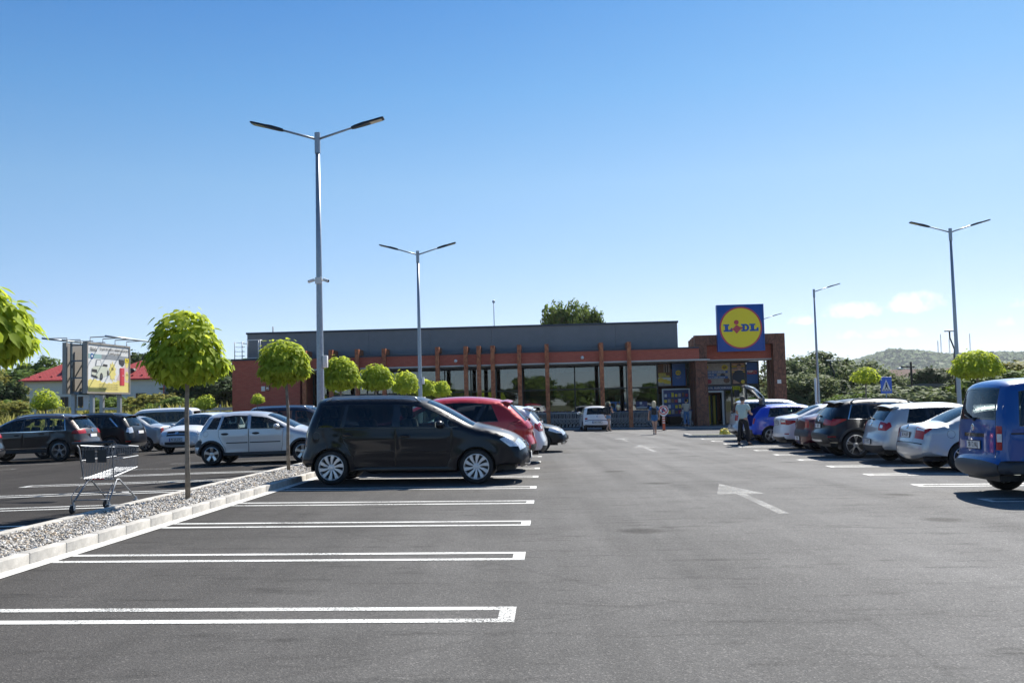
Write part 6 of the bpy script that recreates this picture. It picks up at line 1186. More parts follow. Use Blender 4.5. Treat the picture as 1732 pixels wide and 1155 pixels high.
# ------------------------------------------------------------------ shopping trolleys
M_WIRE = pmat('zinc wire', (.26, .275, .30), .55, metal=.7); M_HND = pmat('dark grey handle', (.03, .034, .04), .5)
M_WIRE2 = pmat('bright zinc wire', (.58, .60, .63), .35, metal=.6); M_TBLUE = pmat('trolley blue plastic', (.012, .05, .20), .45)
def trolley(name, label, M, full=True, group=None, handle=None, cat='shopping trolley'):
    """trolley facing +x; handle at the back"""
    global M_WIRE
    M_WIRE_ = M_WIRE; M_WIRE = M_WIRE if full else M_WIRE2
    t = thing(name, label, cat, M, group); r = .0027 if full else .006
    b = MB(); f0, f1 = -.02, .80                            # basket from x=f0 (gate) to f1 (nose)
    def side(x, z):                                          # half width narrows to the nose
        return .27-.06*(x-f0)/(f1-f0) - .05*(1-(z-.50)/.5)
    def top(x): return 1.0-.06*(x-f0)/(f1-f0)
    def bot(x): return .50+.12*(x-f0)/(f1-f0)
    nx = 22 if full else 7; nz = 5 if full else 4
    for s in (-1, 1):
        for i in range(nx+1):
            x = f0+(f1-f0)*i/nx; b.tube([(x, s*side(x, bot(x)), bot(x)), (x+.04*(1-i/nx), s*side(x, top(x)), top(x))], r, 4, False)
        for z in ((.0, .55, 1) if full else (0, 1)):
            b.tube([(x, s*side(x, bot(x)+(top(x)-bot(x))*z), bot(x)+(top(x)-bot(x))*z) for x in (f0, f1)], .0085 if z in (0, 1) else .006, 5)
    for i in range(nz*2+1):
        y = -1+2*i/(nz*2); b.tube([(f0, y*side(f0, bot(f0)), bot(f0)), (f1, y*side(f1, bot(f1)), bot(f1))], r, 4, False); b.tube([(f1, y*side(f1, bot(f1)), bot(f1)), (f1, y*side(f1, top(f1)), top(f1))], r, 4, False)
        b.tube([(f0, y*side(f0, bot(f0)), bot(f0)), (f0+.06, y*side(f0, .97), .97)], r, 4, False)
    for i in range(5 if full else 2):
        x = f0+(f1-f0)*(i+.5)/5; b.tube([(x, -side(x, bot(x)), bot(x)), (x, side(x, bot(x)), bot(x))], r, 4, False)
    b.tube([(f1, -side(f1, top(f1)), top(f1)), (f1, side(f1, top(f1)), top(f1))], .008, 5); b.tube([(f1, -side(f1, bot(f1)), bot(f1)), (f1, side(f1, bot(f1)), bot(f1))], .008, 5)
    w = b.build('basket', M_WIRE, t, fix=False); w['kind'] = 'stuff'
    for s in (-1, 1):
        MB().tube([(-.10, s*.29, 1.03), (-.05, s*.27, .96), (.02, s*.25, .52), (.10, s*.24, .47)], .011, 6).build('upright', M_WIRE, t, smooth=True)
        MB().tube([(-.18, s*.29, .16), (.12, s*.235, .47), (.19, s*.23, .47), (.60, s*.25, .17)], .014, 6).build('leg', M_WIRE, t, smooth=True)
        MB().tube([(-.20, s*.29, .13), (-.22, s*.29, .26), (-.03, s*.265, .42)], .006, 5).build('stack_guide', M_WIRE, t, smooth=True)
        for x in (-.18, .62):
            wy = s*(.29 if x < 0 else .25); wv = MB().lathe([(.012, -.018), (.055, -.018), (.0625, -.01), (.0625, .01), (.055, .018), (.012, .018)], 18, 'y', Matrix.Translation((x-.02, wy, .0625))).build('castor', M_RUB, t, auto=40)
            MB().tube([(x, wy, .17), (x, wy, .12)], .018, 8).box(x-.035, x+.02, wy-.03, wy-.022, .05, .13).box(x-.035, x+.02, wy+.022, wy+.03, .05, .13).box(x-.035, x+.02, wy-.03, wy+.03, .125, .132).build('castor_fork', M_GAL, wv)
    MB().tube([(-.18, -.29, .20), (-.18, .29, .20)], .008, 5).tube([(.55, -.25, .2), (.55, .25, .2)], .008, 5).tube([(.2, -.23, .47), (.2, .23, .47)], .010, 5).build('cross_bar', M_WIRE, t, smooth=True)
    MB().tube([(-.11, -.34, 1.035), (-.11, .34, 1.035)], .024, 10).bbox(-.14, -.02, -.05, .05, 1.015, 1.06, .012).build('handle', handle or M_HND, t, auto=40)
    if full:
        MB().bbox(-.04, -.03, -.17, -.02, .74, .93, .004).build('seat_flap', M_PLA, t); MB().bbox(-.04, -.03, .02, .17, .74, .93, .004).build('seat_flap', M_PLA, t)
        for s in (-1, 1): MB().bbox(f1-.005, f1+.025, s*.20-.025, s*.20+.025, .92, .96, .008).build('nose_bumper', M_PLA, t)
        MB().bbox(.0, .012, -.10, .10, .485, .50, .003).build('red_label', M_LRED, t)
        c = MB(); c.tube([(-.02, -.20, .98), (.22, -.18, .97), (.22, .18, .97), (-.02, .20, .98)], .006, 5)
        for y in np.linspace(-.16, .16, 7): c.tube([(.0, y, .80), (.22, y, .80), (.22, y, .97)], .004, 4)
        c.build('child_seat', M_WIRE, t)
        c = MB(); 
        for y in np.linspace(-.20, .20, 4): c.tube([(-.06, y, .30), (.5, y, .25)], .004, 4)
        c.tube([(-.06, -.20, .3), (-.06, .2, .3)], .006, 5).build('crate_rack', M_WIRE, t)
    M_WIRE = M_WIRE_
    return t
trolley('shopping_trolley', 'lone empty wire trolley beside the gravel island', lotm(-6.78, 14.8, rad(82), 0, True, 1.0))
# long nested rows before the windows
row0 = trolley('shopping_trolley', 'zinc trolley nested in the long rows before the shop windows', lotm(-1.1, 66.9, PI, .05, False), False, 'nested trolleys before the windows', M_TBLUE)
slots = [(u, 66.9) for u in np.arange(-1.1, 7.2, .24)][1:] + [(u, 66.15) for u in np.arange(-.9, 6.9, .24)]
for u, v in slots:
    c = copy_tree(row0); c.matrix_world = lotm(u, v, PI+random.uniform(-.03, .03), .05, False)
trolley('shopping_trolley', 'zinc trolley pushed by the man in the beige shirt', lotm(9.05, 65.6, rad(100), .05, False), False, None, M_TBLUE)
gd = thing('trolley_rail', 'long steel guard rail around the nested trolleys', 'rail', ST); RZ = .93
for (xa, xb) in ((-1.5, 1.15), (2.9, 6.55)):
    MB().tube([(xa, 65.75, RZ), (xb-.08, 65.75, RZ), (xb, 65.75, RZ-.08), (xb, 65.75, -.1)], .028, 8).build('rail', M_GAL, gd, smooth=True)
    for x in np.arange(xa, xb-.3, 1.7): MB().tube([(x, 65.75, -.1), (x, 65.75, RZ)], .025, 8).build('post', M_GAL, gd, smooth=True)
# ------------------------------------------------------------------ billboard
nb_, fb_ = Vector((-24.86, 58.0, 0)), Vector((-24.23, 62.9, 0)); ex = (fb_-nb_).normalized(); ln = (fb_-nb_).length
BM = Matrix((ex, Vector((-ex.y, ex.x, 0)), Vector((0, 0, 1)))).transposed().to_4x4(); BM.translation = nb_    # x along the face, -y towards the viewer's side
M_BFR = pmat('billboard frame', (.34, .31, .27), .5, metal=.2); M_BST = pmat('billboard steel', (.10, .15, .19), .5, metal=.5)
bb = thing('billboard', 'tall two-sided billboard on steel posts with lamp arms on top', 'billboard', BM)
z0, z1 = 2.86, 5.88
face = MB().box(.10, ln-.10, -.02, .02, z0+.10, z1-.10).build('poster_panel', M_PWHT, bb)
fr = MB(); fr.box(0, .10, -.06, .22, z0, z1); fr.box(ln-.10, ln, -.06, .22, z0, z1); fr.box(.1, ln-.1, -.06, .22, z0, z0+.1); fr.box(.1, ln-.1, -.06, .22, z1-.1, z1); fr.build('frame', M_BFR, bb)
bk = MB(); bk.box(0, .12, 1.25, 1.5, z0, z1); bk.box(ln-.1, ln, 1.25, 1.5, z0, z1); bk.box(.12, ln-.1, 1.40, 1.48, z0, z1); bk.build('rear_panel', M_BFR, bb)
stl = MB()
for x in (.35, 1.6, 3.0, 4.4):
    for y in (.3, 1.15): stl.box(x-.05, x+.05, y-.05, y+.05, z0, z1)
    for z in (z0+.05, z0+.9, z0+1.9, z1-.2): stl.box(x-.04, x+.04, .35, 1.1, z, z+.08)
stl.box(.2, ln-.2, .55, .85, z0-.05, z0+.1); stl.build('inner_frame', M_BST, bb)
for x in (.9, 4.0):
    for y in (.15, 1.3): MB().box(x-.11, x+.11, y-.11, y+.11, -.4, z0+.06).build('post', M_GAL, bb)
    MB().box(x-.05, x+.05, .26, 1.19, 1.9, 2.05).build('post_brace', M_GAL, bb)
MB().box(.74, .79, .3, .62, 1.95, 2.75).build('notice', M_PWHT, bb)
for s, y0 in ((-1, -.05), (1, 1.5)):
    for x in (.4, 1.8, 3.2, 4.6): MB().tube([(x, y0-s*.05, z1), (x, y0-s*.05, z1+.28), (x, y0+s*1.2, z1+.30)], .03, 6).build('lamp_arm', M_BFR, bb)
    MB().tube([(-.1, y0+s*1.2, z1+.28), (ln+.2, y0+s*1.2, z1+.28)], .06, 8).build('lamp_bar', M_GAL, bb, smooth=True)
def bp_(mat, poly, d=.024): return MB().prism(poly, -d-.003, -d, axis='y').build('poster_print', mat, face)
M_BYEL = pmat('pale poster yellow', (.80, .68, .22), .5); M_BGRY = pmat('poster grey band', (.28, .30, .32), .5); M_BPNK = pmat('poster rose', (.70, .52, .52), .5); M_BTEAL = pmat('poster teal band', (.30, .45, .45), .5); M_CREAM = pmat('poster cream', (.62, .64, .52), .5); M_FRIDGE = pmat('poster fridge red', (.62, .06, .08), .5)
a0, a1, c0, c1 = .11, ln-.11, z0+.11, z1-.11
bp_(M_BYEL, [(a0, c0), (a1, c0)]+[(a1-(a1-a0)*k/18, c0+.62+(.06 if k % 2 else -.03)+.10*math.sin(k*.5)) for k in range(19)])
bp_(M_BGRY, rect(a0+1.5, a1, c0+1.98, c0+2.24), .025); bp_(M_BTEAL, rect(a0, a0+1.5, c0+1.98, c0+2.24), .025); bp_(M_BPNK, [(a1-1.5, c0+.75), (a1, c0+.6), (a1, c0+1.9), (a1-.9, c0+1.5)], .026)
bp_(M_PBLUE, disc(a0+.45, c0+2.1, .17, 20), .030); bp_(M_PWHT, disc(a0+.45, c0+2.1, .08, 16), .034)
cx, cz = a0+1.35, c0+1.3                                     # the small open car in the poster
bp_(M_CREAM, [(cx-.95, cz-.35), (cx-.92, cz+.05), (cx-.7, cz+.2), (cx-.3, cz+.22), (cx+.1, cz+.25), (cx+.75, cz+.2), (cx+.95, cz+.05), (cx+.95, cz-.25), (cx+.3, cz-.45), (cx-.4, cz-.5)], .032)
bp_(M_PDRK, [(cx-.92, cz-.12), (cx-.35, cz-.18), (cx-.36, cz+.02), (cx-.90, cz+.05)], .036); bp_(M_PDRK, [(cx-.95, cz-.38), (cx-.3, cz-.50), (cx-.3, cz-.38), (cx-.95, cz-.28)], .036); bp_(M_PDRK, disc(cx+.12, cz-.38, .22, 20, .75), .038); bp_(M_PGREY, disc(cx+.12, cz-.38, .13, 16, .75), .042); bp_(M_PDRK, disc(cx+.85, cz-.15, .17, 18, .6), .038)
bp_(M_BGRY, [(cx-.55, cz+.22), (cx-.42, cz+.62), (cx+.05, cz+.62), (cx+.18, cz+.25)], .034); bp_(M_PWHT, [(cx-.47, cz+.25), (cx-.36, cz+.57), (cx, cz+.57), (cx+.1, cz+.27)], .038); bp_(M_PDRK, [(cx+.25, cz+.25), (cx+.35, cz+.38), (cx+.8, cz+.35), (cx+.8, cz+.22)], .038)
for (sx_, sz_, sr) in ((a0+2.75, c0+1.25, .62), (a0+4.45, c0+1.8, .35), (a0+4.45, c0+1.0, .35)): bp_(M_BYEL, [(sx_+sr*(1 if k % 2 else .72)*math.cos(2*PI*k/20)*.7, sz_+sr*(1 if k % 2 else .72)*math.sin(2*PI*k/20)) for k in range(20)], .028)
bp_(M_FRIDGE, rect(a0+3.6, a0+4.15, c0+.42, c0+1.5), .034); bp_(M_PRED, rect(a0+3.6, a0+3.8, c0+.42, c0+1.5), .037); bp_(M_PWHT, rect(a0+3.92, a0+4.05, c0+1.02, c0+1.06), .038); bp_(M_PDRK, [(a0+3.5, c0+2.02), (a0+4.1, c0+2.0), (a0+4.12, c0+1.72), (a0+3.95, c0+1.6), (a0+3.55, c0+1.78)], .036); bp_(M_PYEL, rect(a0+4.2, a0+4.7, c0+1.85, c0+2.12), .036)
def bw(txt, sz, x, z, mat=None, bold=0.0, sx=1.0):
    me = text_mesh(txt, sz, bold, 0, sx); me.transform(Matrix.Translation((x, -.045, z)) @ XZ); link('poster_lettering', me, mat or M_PDRK, face)
bw('Un pont mic pentru o relaxare atat de mare', .26, a0+2.95, c0+2.58, sx=.72, bold=.003); bw('si premii pe masura!', .24, a0+3.0, c0+2.34, sx=.78, bold=.003); bw('Bilela', .34, a0+.6, c0+2.5, bold=.002); bw('1x', .26, a0+2.72, c0+1.42, bold=.005); bw('10x', .18, a0+4.45, c0+2.0); bw('10x', .18, a0+4.45, c0+1.1)
for i, z in enumerate((.46, .34, .24, .15)): bw('Campanie valabila pana la epuizarea stocului in toate magazinele', .085, a0+2.3, c0+z, sx=1.0)
# ------------------------------------------------------------------ white houses with red roofs
M_ROOF = pmat('red metal tiles', (.42, .055, .045), .5, var=.15, scale=3); M_WALL = pmat('white render', (.72, .73, .74), .85, var=.05, scale=1.5)
N_, L_ = nodes_of(M_ROOF); br = N_.new('ShaderNodeTexBrick'); tcx = N_.new('ShaderNodeTexCoord'); br.inputs['Scale'].default_value = 1; br.inputs['Brick Width'].default_value = .33; br.inputs['Row Height'].default_value = .35; br.inputs['Mortar Size'].default_value = .03; L_.new(tcx.outputs['Object'], br.inputs['Vector']); bpn = N_.new('ShaderNodeBump'); bpn.invert = True; bpn.inputs['Distance'].default_value = .04; L_.new(br.outputs['Fac'], bpn.inputs['Height']); L_.new(bpn.outputs[0], N_['Principled BSDF'].inputs['Normal'])
def house(label, x, y, w, d, ze, zr, rz, wins_):
    t = thing('house', label, 'house', Matrix.Translation((x, y, .6)) @ Matrix.Rotation(rz, 4, 'Z'), 'white houses with red roofs')
    MB().box(-w/2, w/2, 0, d, -1, ze).build('wall', M_WALL, t); MB().box(-w/2-.06, w/2+.06, -.06, d+.06, ze-.55, ze-.4).build('cornice', M_PWHT, t)
    o_ = .5; hip = min(w, d)/2; b = MB(); P_ = [(-w/2-o_, -o_, ze), (w/2+o_, -o_, ze), (w/2+o_, d+o_, ze), (-w/2-o_, d+o_, ze), (-w/2+hip, d/2, zr), (w/2-hip, d/2, zr)] if w >= d else [(-w/2-o_, -o_, ze), (w/2+o_, -o_, ze), (w/2+o_, d+o_, ze), (-w/2-o_, d+o_, ze), (0, hip, zr), (0, d-hip, zr)]
    F_ = [(0, 1, 5, 4), (1, 2, 5), (2, 3, 4, 5), (3, 0, 4), (0, 3, 2, 1)] if w >= d else [(0, 1, 4), (1, 2, 5, 4), (2, 3, 5), (3, 0, 4, 5), (0, 3, 2, 1)]
    rf = b.add(P_, F_).build('roof', M_ROOF, t)
    ym = hip*.42; zm = ze+(zr-ze)*.45; MB().prism([(.35*math.cos(q), .28*math.sin(q)) for q in np.linspace(0, PI, 9)], -.05, .9, Matrix.Translation((0, ym-.5, zm-.05)), 'y').build('dormer', M_PDRK, rf)
    for k in np.linspace(-w/2+.4, w/2-.4, int(w/.9)): MB().box(k-.1, k+.1, .2, .26, ze+.33, ze+.45).build('snow_guard', M_ROOF, rf)
    for (wx, wz, ww, wh) in wins_:
        q = MB().box(wx-ww/2, wx+ww/2, -.02, .06, wz, wz+wh).build('window', M_PDRK, t); MB().box(wx-ww/2-.06, wx+ww/2+.06, -.05, .0, wz-.08, wz).build('sill', M_PWHT, q)
        fm_ = MB(); fm_.box(wx-.03, wx+.03, -.035, -.022, wz, wz+wh); fm_.box(wx-ww/2, wx-ww/2+.05, -.035, -.022, wz, wz+wh); fm_.box(wx+ww/2-.05, wx+ww/2, -.035, -.022, wz, wz+wh); fm_.build('frame', M_PBRN, q)
    for s in (-1, 1): MB().tube([(s*w/2, -.1, -1), (s*w/2, -.1, ze-.1)], .06, 6).build('downpipe', M_PRED, t)
    MB().tube([(-w/2-o_, -o_-.05, ze-.02), (w/2+o_, -o_-.05, ze-.02)], .07, 6).build('gutter', M_PRED, t)
    return t
house('white house with red hipped roof left of the billboard', -43.9, 97, 7.0, 10, 4.5, 6.6, .18, ((-1.9, 1.4, .9, 1.7), (.2, 1.3, .7, 1.6), (1.9, 1.3, .9, 1.6)))
house('white house with red hipped roof right of the billboard', -38.0, 98, 7.4, 9, 4.5, 6.5, -.02, ((-1.6, 1.5, 1.0, 1.6), (1.4, 1.5, 1.0, 1.6)))
# ------------------------------------------------------------------ grey slatted fence left of the shop
fe = thing('slatted_fence', 'grey horizontal slat fence left of the brick end wall', 'fence', ST)
for k in range(6): MB().box(-26.5, -20.9, 67.02, 67.06, .25+.29*k, .47+.29*k).build('slat', M_SOF, fe)
for x in (-26.5, -25.1, -23.7, -22.3, -21.0): MB().box(x-.05, x+.05, 67.07, 67.17, -.3, 2.12).build('post', M_GAL, fe)
# ------------------------------------------------------------------ far right: tiled roof, steel bridge, masts
fh = thing('tiled_building', 'long low building with pale tiled roof below the hill', 'building', Matrix.Translation((72, 168, 0)) @ Matrix.Rotation(-.25, 4, 'Z')); M_TIL = pmat('faded clay tiles', (.34, .22, .17), .9, var=.2, scale=2)
MB().box(-8, 9, 0, 9, -1, 2.9).build('wall', pmat('dull plaster', (.42, .38, .33), .9), fh); MB().prism([(-.6, 2.9), (9.6, 2.9), (4.5, 6.2)], -8.5, 9.5, axis='x').build('roof', M_TIL, fh)
for x in (-6, -3, 0, 3, 6): MB().box(x-.5, x+.5, -.03, .0, 1.0, 2.2).build('window', M_PDRK, fh)
bg_ = thing('steel_bridge', 'rusty grey steel truss bridge beyond the car park', 'bridge', Matrix.Translation((41.5, 96, .0)) @ Matrix.Rotation(-.06, 4, 'Z')); M_TRS = pmat('weathered bridge steel', (.16, .165, .18), .6, metal=.3, var=.25, scale=3)
def beam(name, p, q, w, par): 
    p, q = Vector(p), Vector(q); d = q-p; M_ = Matrix.Translation(p) @ d.to_track_quat('X', 'Z').to_matrix().to_4x4(); return MB().box(0, d.length, -w/2, w/2, -w/2, w/2, M_).build(name, M_TRS, par)
for yy in (0, 3.2):
    beam('chord', (-2.5, yy, 2.55), (7, yy, 2.45), .28, bg_); beam('chord', (-2.5, yy, .65), (7, yy, .65), .28, bg_)
    for k in range(6):
        x = -2.5+k*1.55; beam('diagonal', (x, yy, .7), (x+.78, yy, 2.45), .16, bg_); beam('diagonal', (x+.78, yy, 2.45), (x+1.55, yy, .7), .16, bg_); beam('vertical', (x, yy, .7), (x, yy, 2.45), .12, bg_)
MB().box(-2.5, 7, -.1, 3.3, .35, .50).build('deck', M_TRS, bg_); MB().box(-3.4, -2.4, -.4, 3.6, -1.5, .9).build('pier', M_CONC, bg_)
for x, zt_, lb in ((1121, 162, 'tallest lattice mast on the hill, left of the lamp post'), (1113, 145, 'short thin mast on the hill crest, leftmost'), (1143, 149, 'thin mast on the hill just left of the lamp post'), (1197, 161, 'lattice mast on the hill right of the lamp post')):
    t = thing('hill_mast', lb, 'mast', Matrix.Translation((x, 2600, 0)))
    b = MB(); zb = 95; n = 8
    for s in ((-1, -1), (1, -1), (1, 1), (-1, 1)): b.tube([(s[0]*1.3, s[1]*1.3, zb), (s[0]*.6, s[1]*.6, zt_)], .3, 4)
    for k in range(n):
        z = zb+(zt_-zb)*k/n; b.tube([(-1.2, -1.2, z), (1.2, -1.2, z+(zt_-zb)/n)], .2, 4)
    b.build('lattice', M_GAL, t)
# ------------------------------------------------------------------ yellow plant on the low kerbed bed
yp = thing('yellow_plant', 'small yellow flowering plant on the low kerbed bed', 'plant', lotm(8.0, 45.9, 0, -.05, False)); n = 160; d = RNG.normal(size=(n, 3)); d /= np.linalg.norm(d, axis=1)[:, None]
link('foliage', leaves_mesh('foliage', d*np.array([.28, .28, .22])*(RNG.random((n, 1))**.4)+np.array([0, 0, .22]), frames(d+np.array([0, 0, .5]), RNG.normal(size=(n, 3))), np.full(n, .12), pmat('yellow petals', (.70, .62, .10), .6)), None, yp); MB().tube([(0, 0, 0), (.02, .02, .25)], .015, 5).build('stem', M_BARK2, yp)
# ------------------------------------------------------------------ people
M_SK = pmat('skin', (.46, .27, .19), .55); M_HAIRD = pmat('dark hair', (.02, .016, .013), .7); M_HAIRG = pmat('greying hair', (.05, .048, .046), .8); M_BLOND = pmat('blonde hair', (.62, .50, .32), .6)
M_MINT = pmat('mint shirt cloth', (.40, .52, .50), .85, var=.08, scale=6, bump=.5, bscale=9); M_BTRO = pmat('black trousers', (.010, .010, .012), .85, bump=.4, bscale=10); M_DENIM = pmat('denim', (.07, .15, .28), .9, var=.15, scale=8); M_LDEN = pmat('light denim', (.16, .27, .42), .9, var=.15, scale=8)
M_BEIGE = pmat('beige shirt cloth', (.42, .37, .29), .9, var=.08, scale=5, bump=.5, bscale=9); M_NAVYC = pmat('navy top', (.014, .018, .035), .9); M_DRESS = pmat('blue dress cloth', (.022, .11, .28), .85, var=.1, scale=6, bump=.5, bscale=9); M_HAT = pmat('khaki hat cloth', (.20, .21, .13), .9); M_SHOE = pmat('dark shoes', (.02, .02, .022), .6); M_SHOE2 = pmat('pale shoes', (.45, .36, .30), .6); M_PACK = pmat('black backpack nylon', (.012, .012, .014), .7)
def skin(name, mat, verts, edges, radii, parent, root_i=0, lv=2):
    """one continuous surface grown round a skeleton"""
    me = bpy.data.meshes.new(name); me.from_pydata(verts, edges, []); o = bpy.data.objects.new(name, me); COL.objects.link(o)
    me.skin_vertices or me.attributes
    md = o.modifiers.new('skin', 'SKIN'); bpy.context.view_layer.update()
    if not me.skin_vertices:
        bm = bmesh.new(); bm.from_mesh(me); bm.verts.layers.skin.verify(); bm.to_mesh(me); bm.free()
    for i, r in enumerate(radii):
        me.skin_vertices[0].data[i].radius = (r, r) if not isinstance(r, tuple) else r; me.skin_vertices[0].data[i].use_root = (i == root_i)
    md.use_smooth_shade = True; sd = o.modifiers.new('sub', 'SUBSURF'); sd.levels = lv; sd.render_levels = lv
    dg = bpy.context.evaluated_depsgraph_get(); m2 = bpy.data.meshes.new_from_object(o.evaluated_get(dg)); bpy.data.objects.remove(o); m2.materials.clear(); m2.materials.append(mat); m2.shade_smooth()
    return link(name, m2, None, parent)
def lerp(a, b, t): return tuple(a[i]+(b[i]-a[i])*t for i in range(3))
def person(label, M, J, cloth, female=False, s=1.0):
    """J: joints in metres, facing +y. cloth: callback adding clothes as children"""
    t = thing('person', label, 'person', M)
    k = .92 if female else 1.0
    order = ['pelvis', 'waist', 'chest', 'neck0', 'neck1', 'head', 'crown', 'shL', 'elL', 'wrL', 'haL', 'shR', 'elR', 'wrR', 'haR', 'hipL', 'knL', 'anL', 'toL', 'hipR', 'knR', 'anR', 'toR']
    rad_ = dict(pelvis=(.135*k, .10*k), waist=(.12*k, .092*k), chest=(.15*k, .105*k), neck0=.06, neck1=.054, head=(.082, .098), crown=(.066, .078), shL=.058, elL=.042, wrL=.028, haL=.034, shR=.058, elR=.042, wrR=.028, haR=.034, hipL=.088*k, knL=.056, anL=.036, toL=.034, hipR=.088*k, knR=.056, anR=.036, toR=.034)
    E_ = [('pelvis', 'waist'), ('waist', 'chest'), ('chest', 'neck0'), ('neck0', 'neck1'), ('neck1', 'head'), ('head', 'crown'), ('chest', 'shL'), ('shL', 'elL'), ('elL', 'wrL'), ('wrL', 'haL'), ('chest', 'shR'), ('shR', 'elR'), ('elR', 'wrR'), ('wrR', 'haR'), ('pelvis', 'hipL'), ('hipL', 'knL'), ('knL', 'anL'), ('anL', 'toL'), ('pelvis', 'hipR'), ('hipR', 'knR'), ('knR', 'anR'), ('anR', 'toR')]
    idx = {n: i for i, n in enumerate(order)}; V = [J[n] for n in order]; E2 = [(idx[a], idx[b]) for a, b in E_]; Rr = [rad_[n] for n in order]
    # fingers: five short chains rooted in the palm
    for sd in 'LR':
        w, h = Vector(J['wr'+sd]), Vector(J['ha'+sd]); d = (h-w).normalized(); ac = d.cross(Vector((0, 1, 0)) if abs(d.y) < .8 else Vector((1, 0, 0))).normalized()
        for q, (off, ln_) in enumerate(((-.03, .075), (-.011, .085), (.010, .08), (.030, .062))):
            a = h+ac*off+d*.02; b = a+d*ln_*.6; c = b+(d*.7+Vector((0, .5, -.3))*.5).normalized()*ln_*.4; i = len(V); V += [tuple(a), tuple(b), tuple(c)]; E2 += [(idx['ha'+sd], i), (i, i+1), (i+1, i+2)]; Rr += [.0095, .0085, .007]
        a = w+d*.03-ac*.035; b = a+(d*.7-ac*.6).normalized()*.045; i = len(V); V += [tuple(a), tuple(b)]; E2 += [(idx['ha'+sd], i), (i, i+1)]; Rr += [.011, .009]
    skin('body', M_SK, V, E2, Rr, t)
    hd = Vector(J['head'])
    MB().ell(hd+Vector((0, .10, -.01)), (.014, .022, .02), 8, 6).build('nose', M_SK, t, smooth=True)
    for sx_ in (-1, 1):
        MB().ell(hd+Vector((sx_*.035, .088, .02)), (.013, .008, .008), 8, 6).build('eye', M_HAIRD, t, smooth=True); MB().ell(hd+Vector((sx_*.085, -.005, 0)), (.012, .025, .034), 8, 6).build('ear', M_SK, t, smooth=True)
    MB().ell(hd+Vector((0, .092, -.05)), (.025, .008, .007), 8, 6).build('mouth', pmat('lips', (.40, .16, .13), .5), t, smooth=True)
    cloth(t, J); return t
def garment(name, mat, parent, chains):
    """chains: list of (points, radii); first point of the first chain is the root"""
    V, E2, Rr, key = [], [], [], {}
    for pts, rs in chains:
        prev = None
        for p, r in zip(pts, rs):
            kk = tuple(round(q, 4) for q in p)
            if kk not in key: key[kk] = len(V); V.append(tuple(p)); Rr.append(r)
            if prev is not None: E2.append((prev, key[kk]))
            prev = key[kk]
    return skin(name, mat, V, E2, Rr, parent)
def shoes(t, J, mat):
    for s in 'LR':
        a, b = Vector(J['an'+s]), Vector(J['to'+s]); d = (b-a); d.z = 0; d.normalize(); q = math.atan2(d.y, d.x); c = (a+b)/2
        MB().ell((c.x, c.y, min(a.z, b.z)-.02), (.135, .052, .052), 12, 8, Matrix.Translation((c.x, c.y, 0)) @ Matrix.Rotation(q, 4, 'Z') @ Matrix.Translation((-c.x, -c.y, 0))).build('shoe', mat, t, smooth=True)
def hair(t, J, mat, long=0.0, r=(.098, .112, .105)):
    hd = Vector(J['head']); b = MB(); b.ell(hd+Vector((0, -.018, .045)), r, 16, 12); b.v = [(x, min(y, hd.y+.065) if z < hd.z+.07 else y, z) for x, y, z in b.v]; b.build('hair', mat, t, smooth=True)
    if long: b = MB(); b.ell(hd+Vector((0, -.065, -.06)), (.105, .065, .15+long), 14, 12); b.build('hair', mat, t, smooth=True)
def stand(h=1.74, arms=None, legs=None):
    k = h/1.74
    J = dict(pelvis=(0, 0, .94), waist=(0, 0, 1.08), chest=(0, -.005, 1.30), neck0=(0, -.01, 1.45), neck1=(0, .0, 1.52), head=(0, .02, 1.61), crown=(0, .01, 1.68), shL=(-.19, 0, 1.40), elL=(-.25, -.02, 1.12), wrL=(-.25, .10, .90), haL=(-.245, .13, .84), shR=(.19, 0, 1.40), elR=(.25, -.02, 1.12), wrR=(.25, .10, .90), haR=(.245, .13, .84), hipL=(-.09, 0, .88), knL=(-.10, .02, .49), anL=(-.11, -.01, .09), toL=(-.13, .13, .045), hipR=(.09, 0, .88), knR=(.10, .02, .49), anR=(.11, -.01, .09), toR=(.13, .13, .045))
    J.update(arms or {}); J.update(legs or {}); return {n: tuple(q*k for q in p) for n, p in J.items()}
def shirt(t, J, mat, name='shirt', low=.0, sl=.62, k=1.0):
    pel = lerp(J['pelvis'], J['waist'], low); ch = J['chest']
    garment(name, mat, t, [((pel, J['waist'], ch, J['neck0']), ((.175*k, .135*k), (.165*k, .125*k), (.178*k, .128*k), (.075, .07))), ((ch, J['shL'], lerp(J['shL'], J['elL'], sl)), ((.178*k, .128*k), .083, .072)), ((ch, J['shR'], lerp(J['shR'], J['elR'], sl)), ((.178*k, .128*k), .083, .072))])
def trousers(t, J, mat, end=1.0, k=1.0, name='trousers'):
    def leg(s):
        a, b, c = J['hip'+s], J['kn'+s], lerp(J['kn'+s], J['an'+s], .96)
        return ((J['pelvis'], a, b, c), ((.15*k, .115*k), .105*k, .078*k, .064*k)) if end >= 1 else ((J['pelvis'], a, lerp(a, b, end)), ((.155*k, .115*k), .105*k, .098*k))
    garment(name, mat, t, [((lerp(J['pelvis'], J['waist'], .7), J['pelvis']), ((.145*k, .11*k), (.15*k, .115*k))), leg('L'), leg('R')])
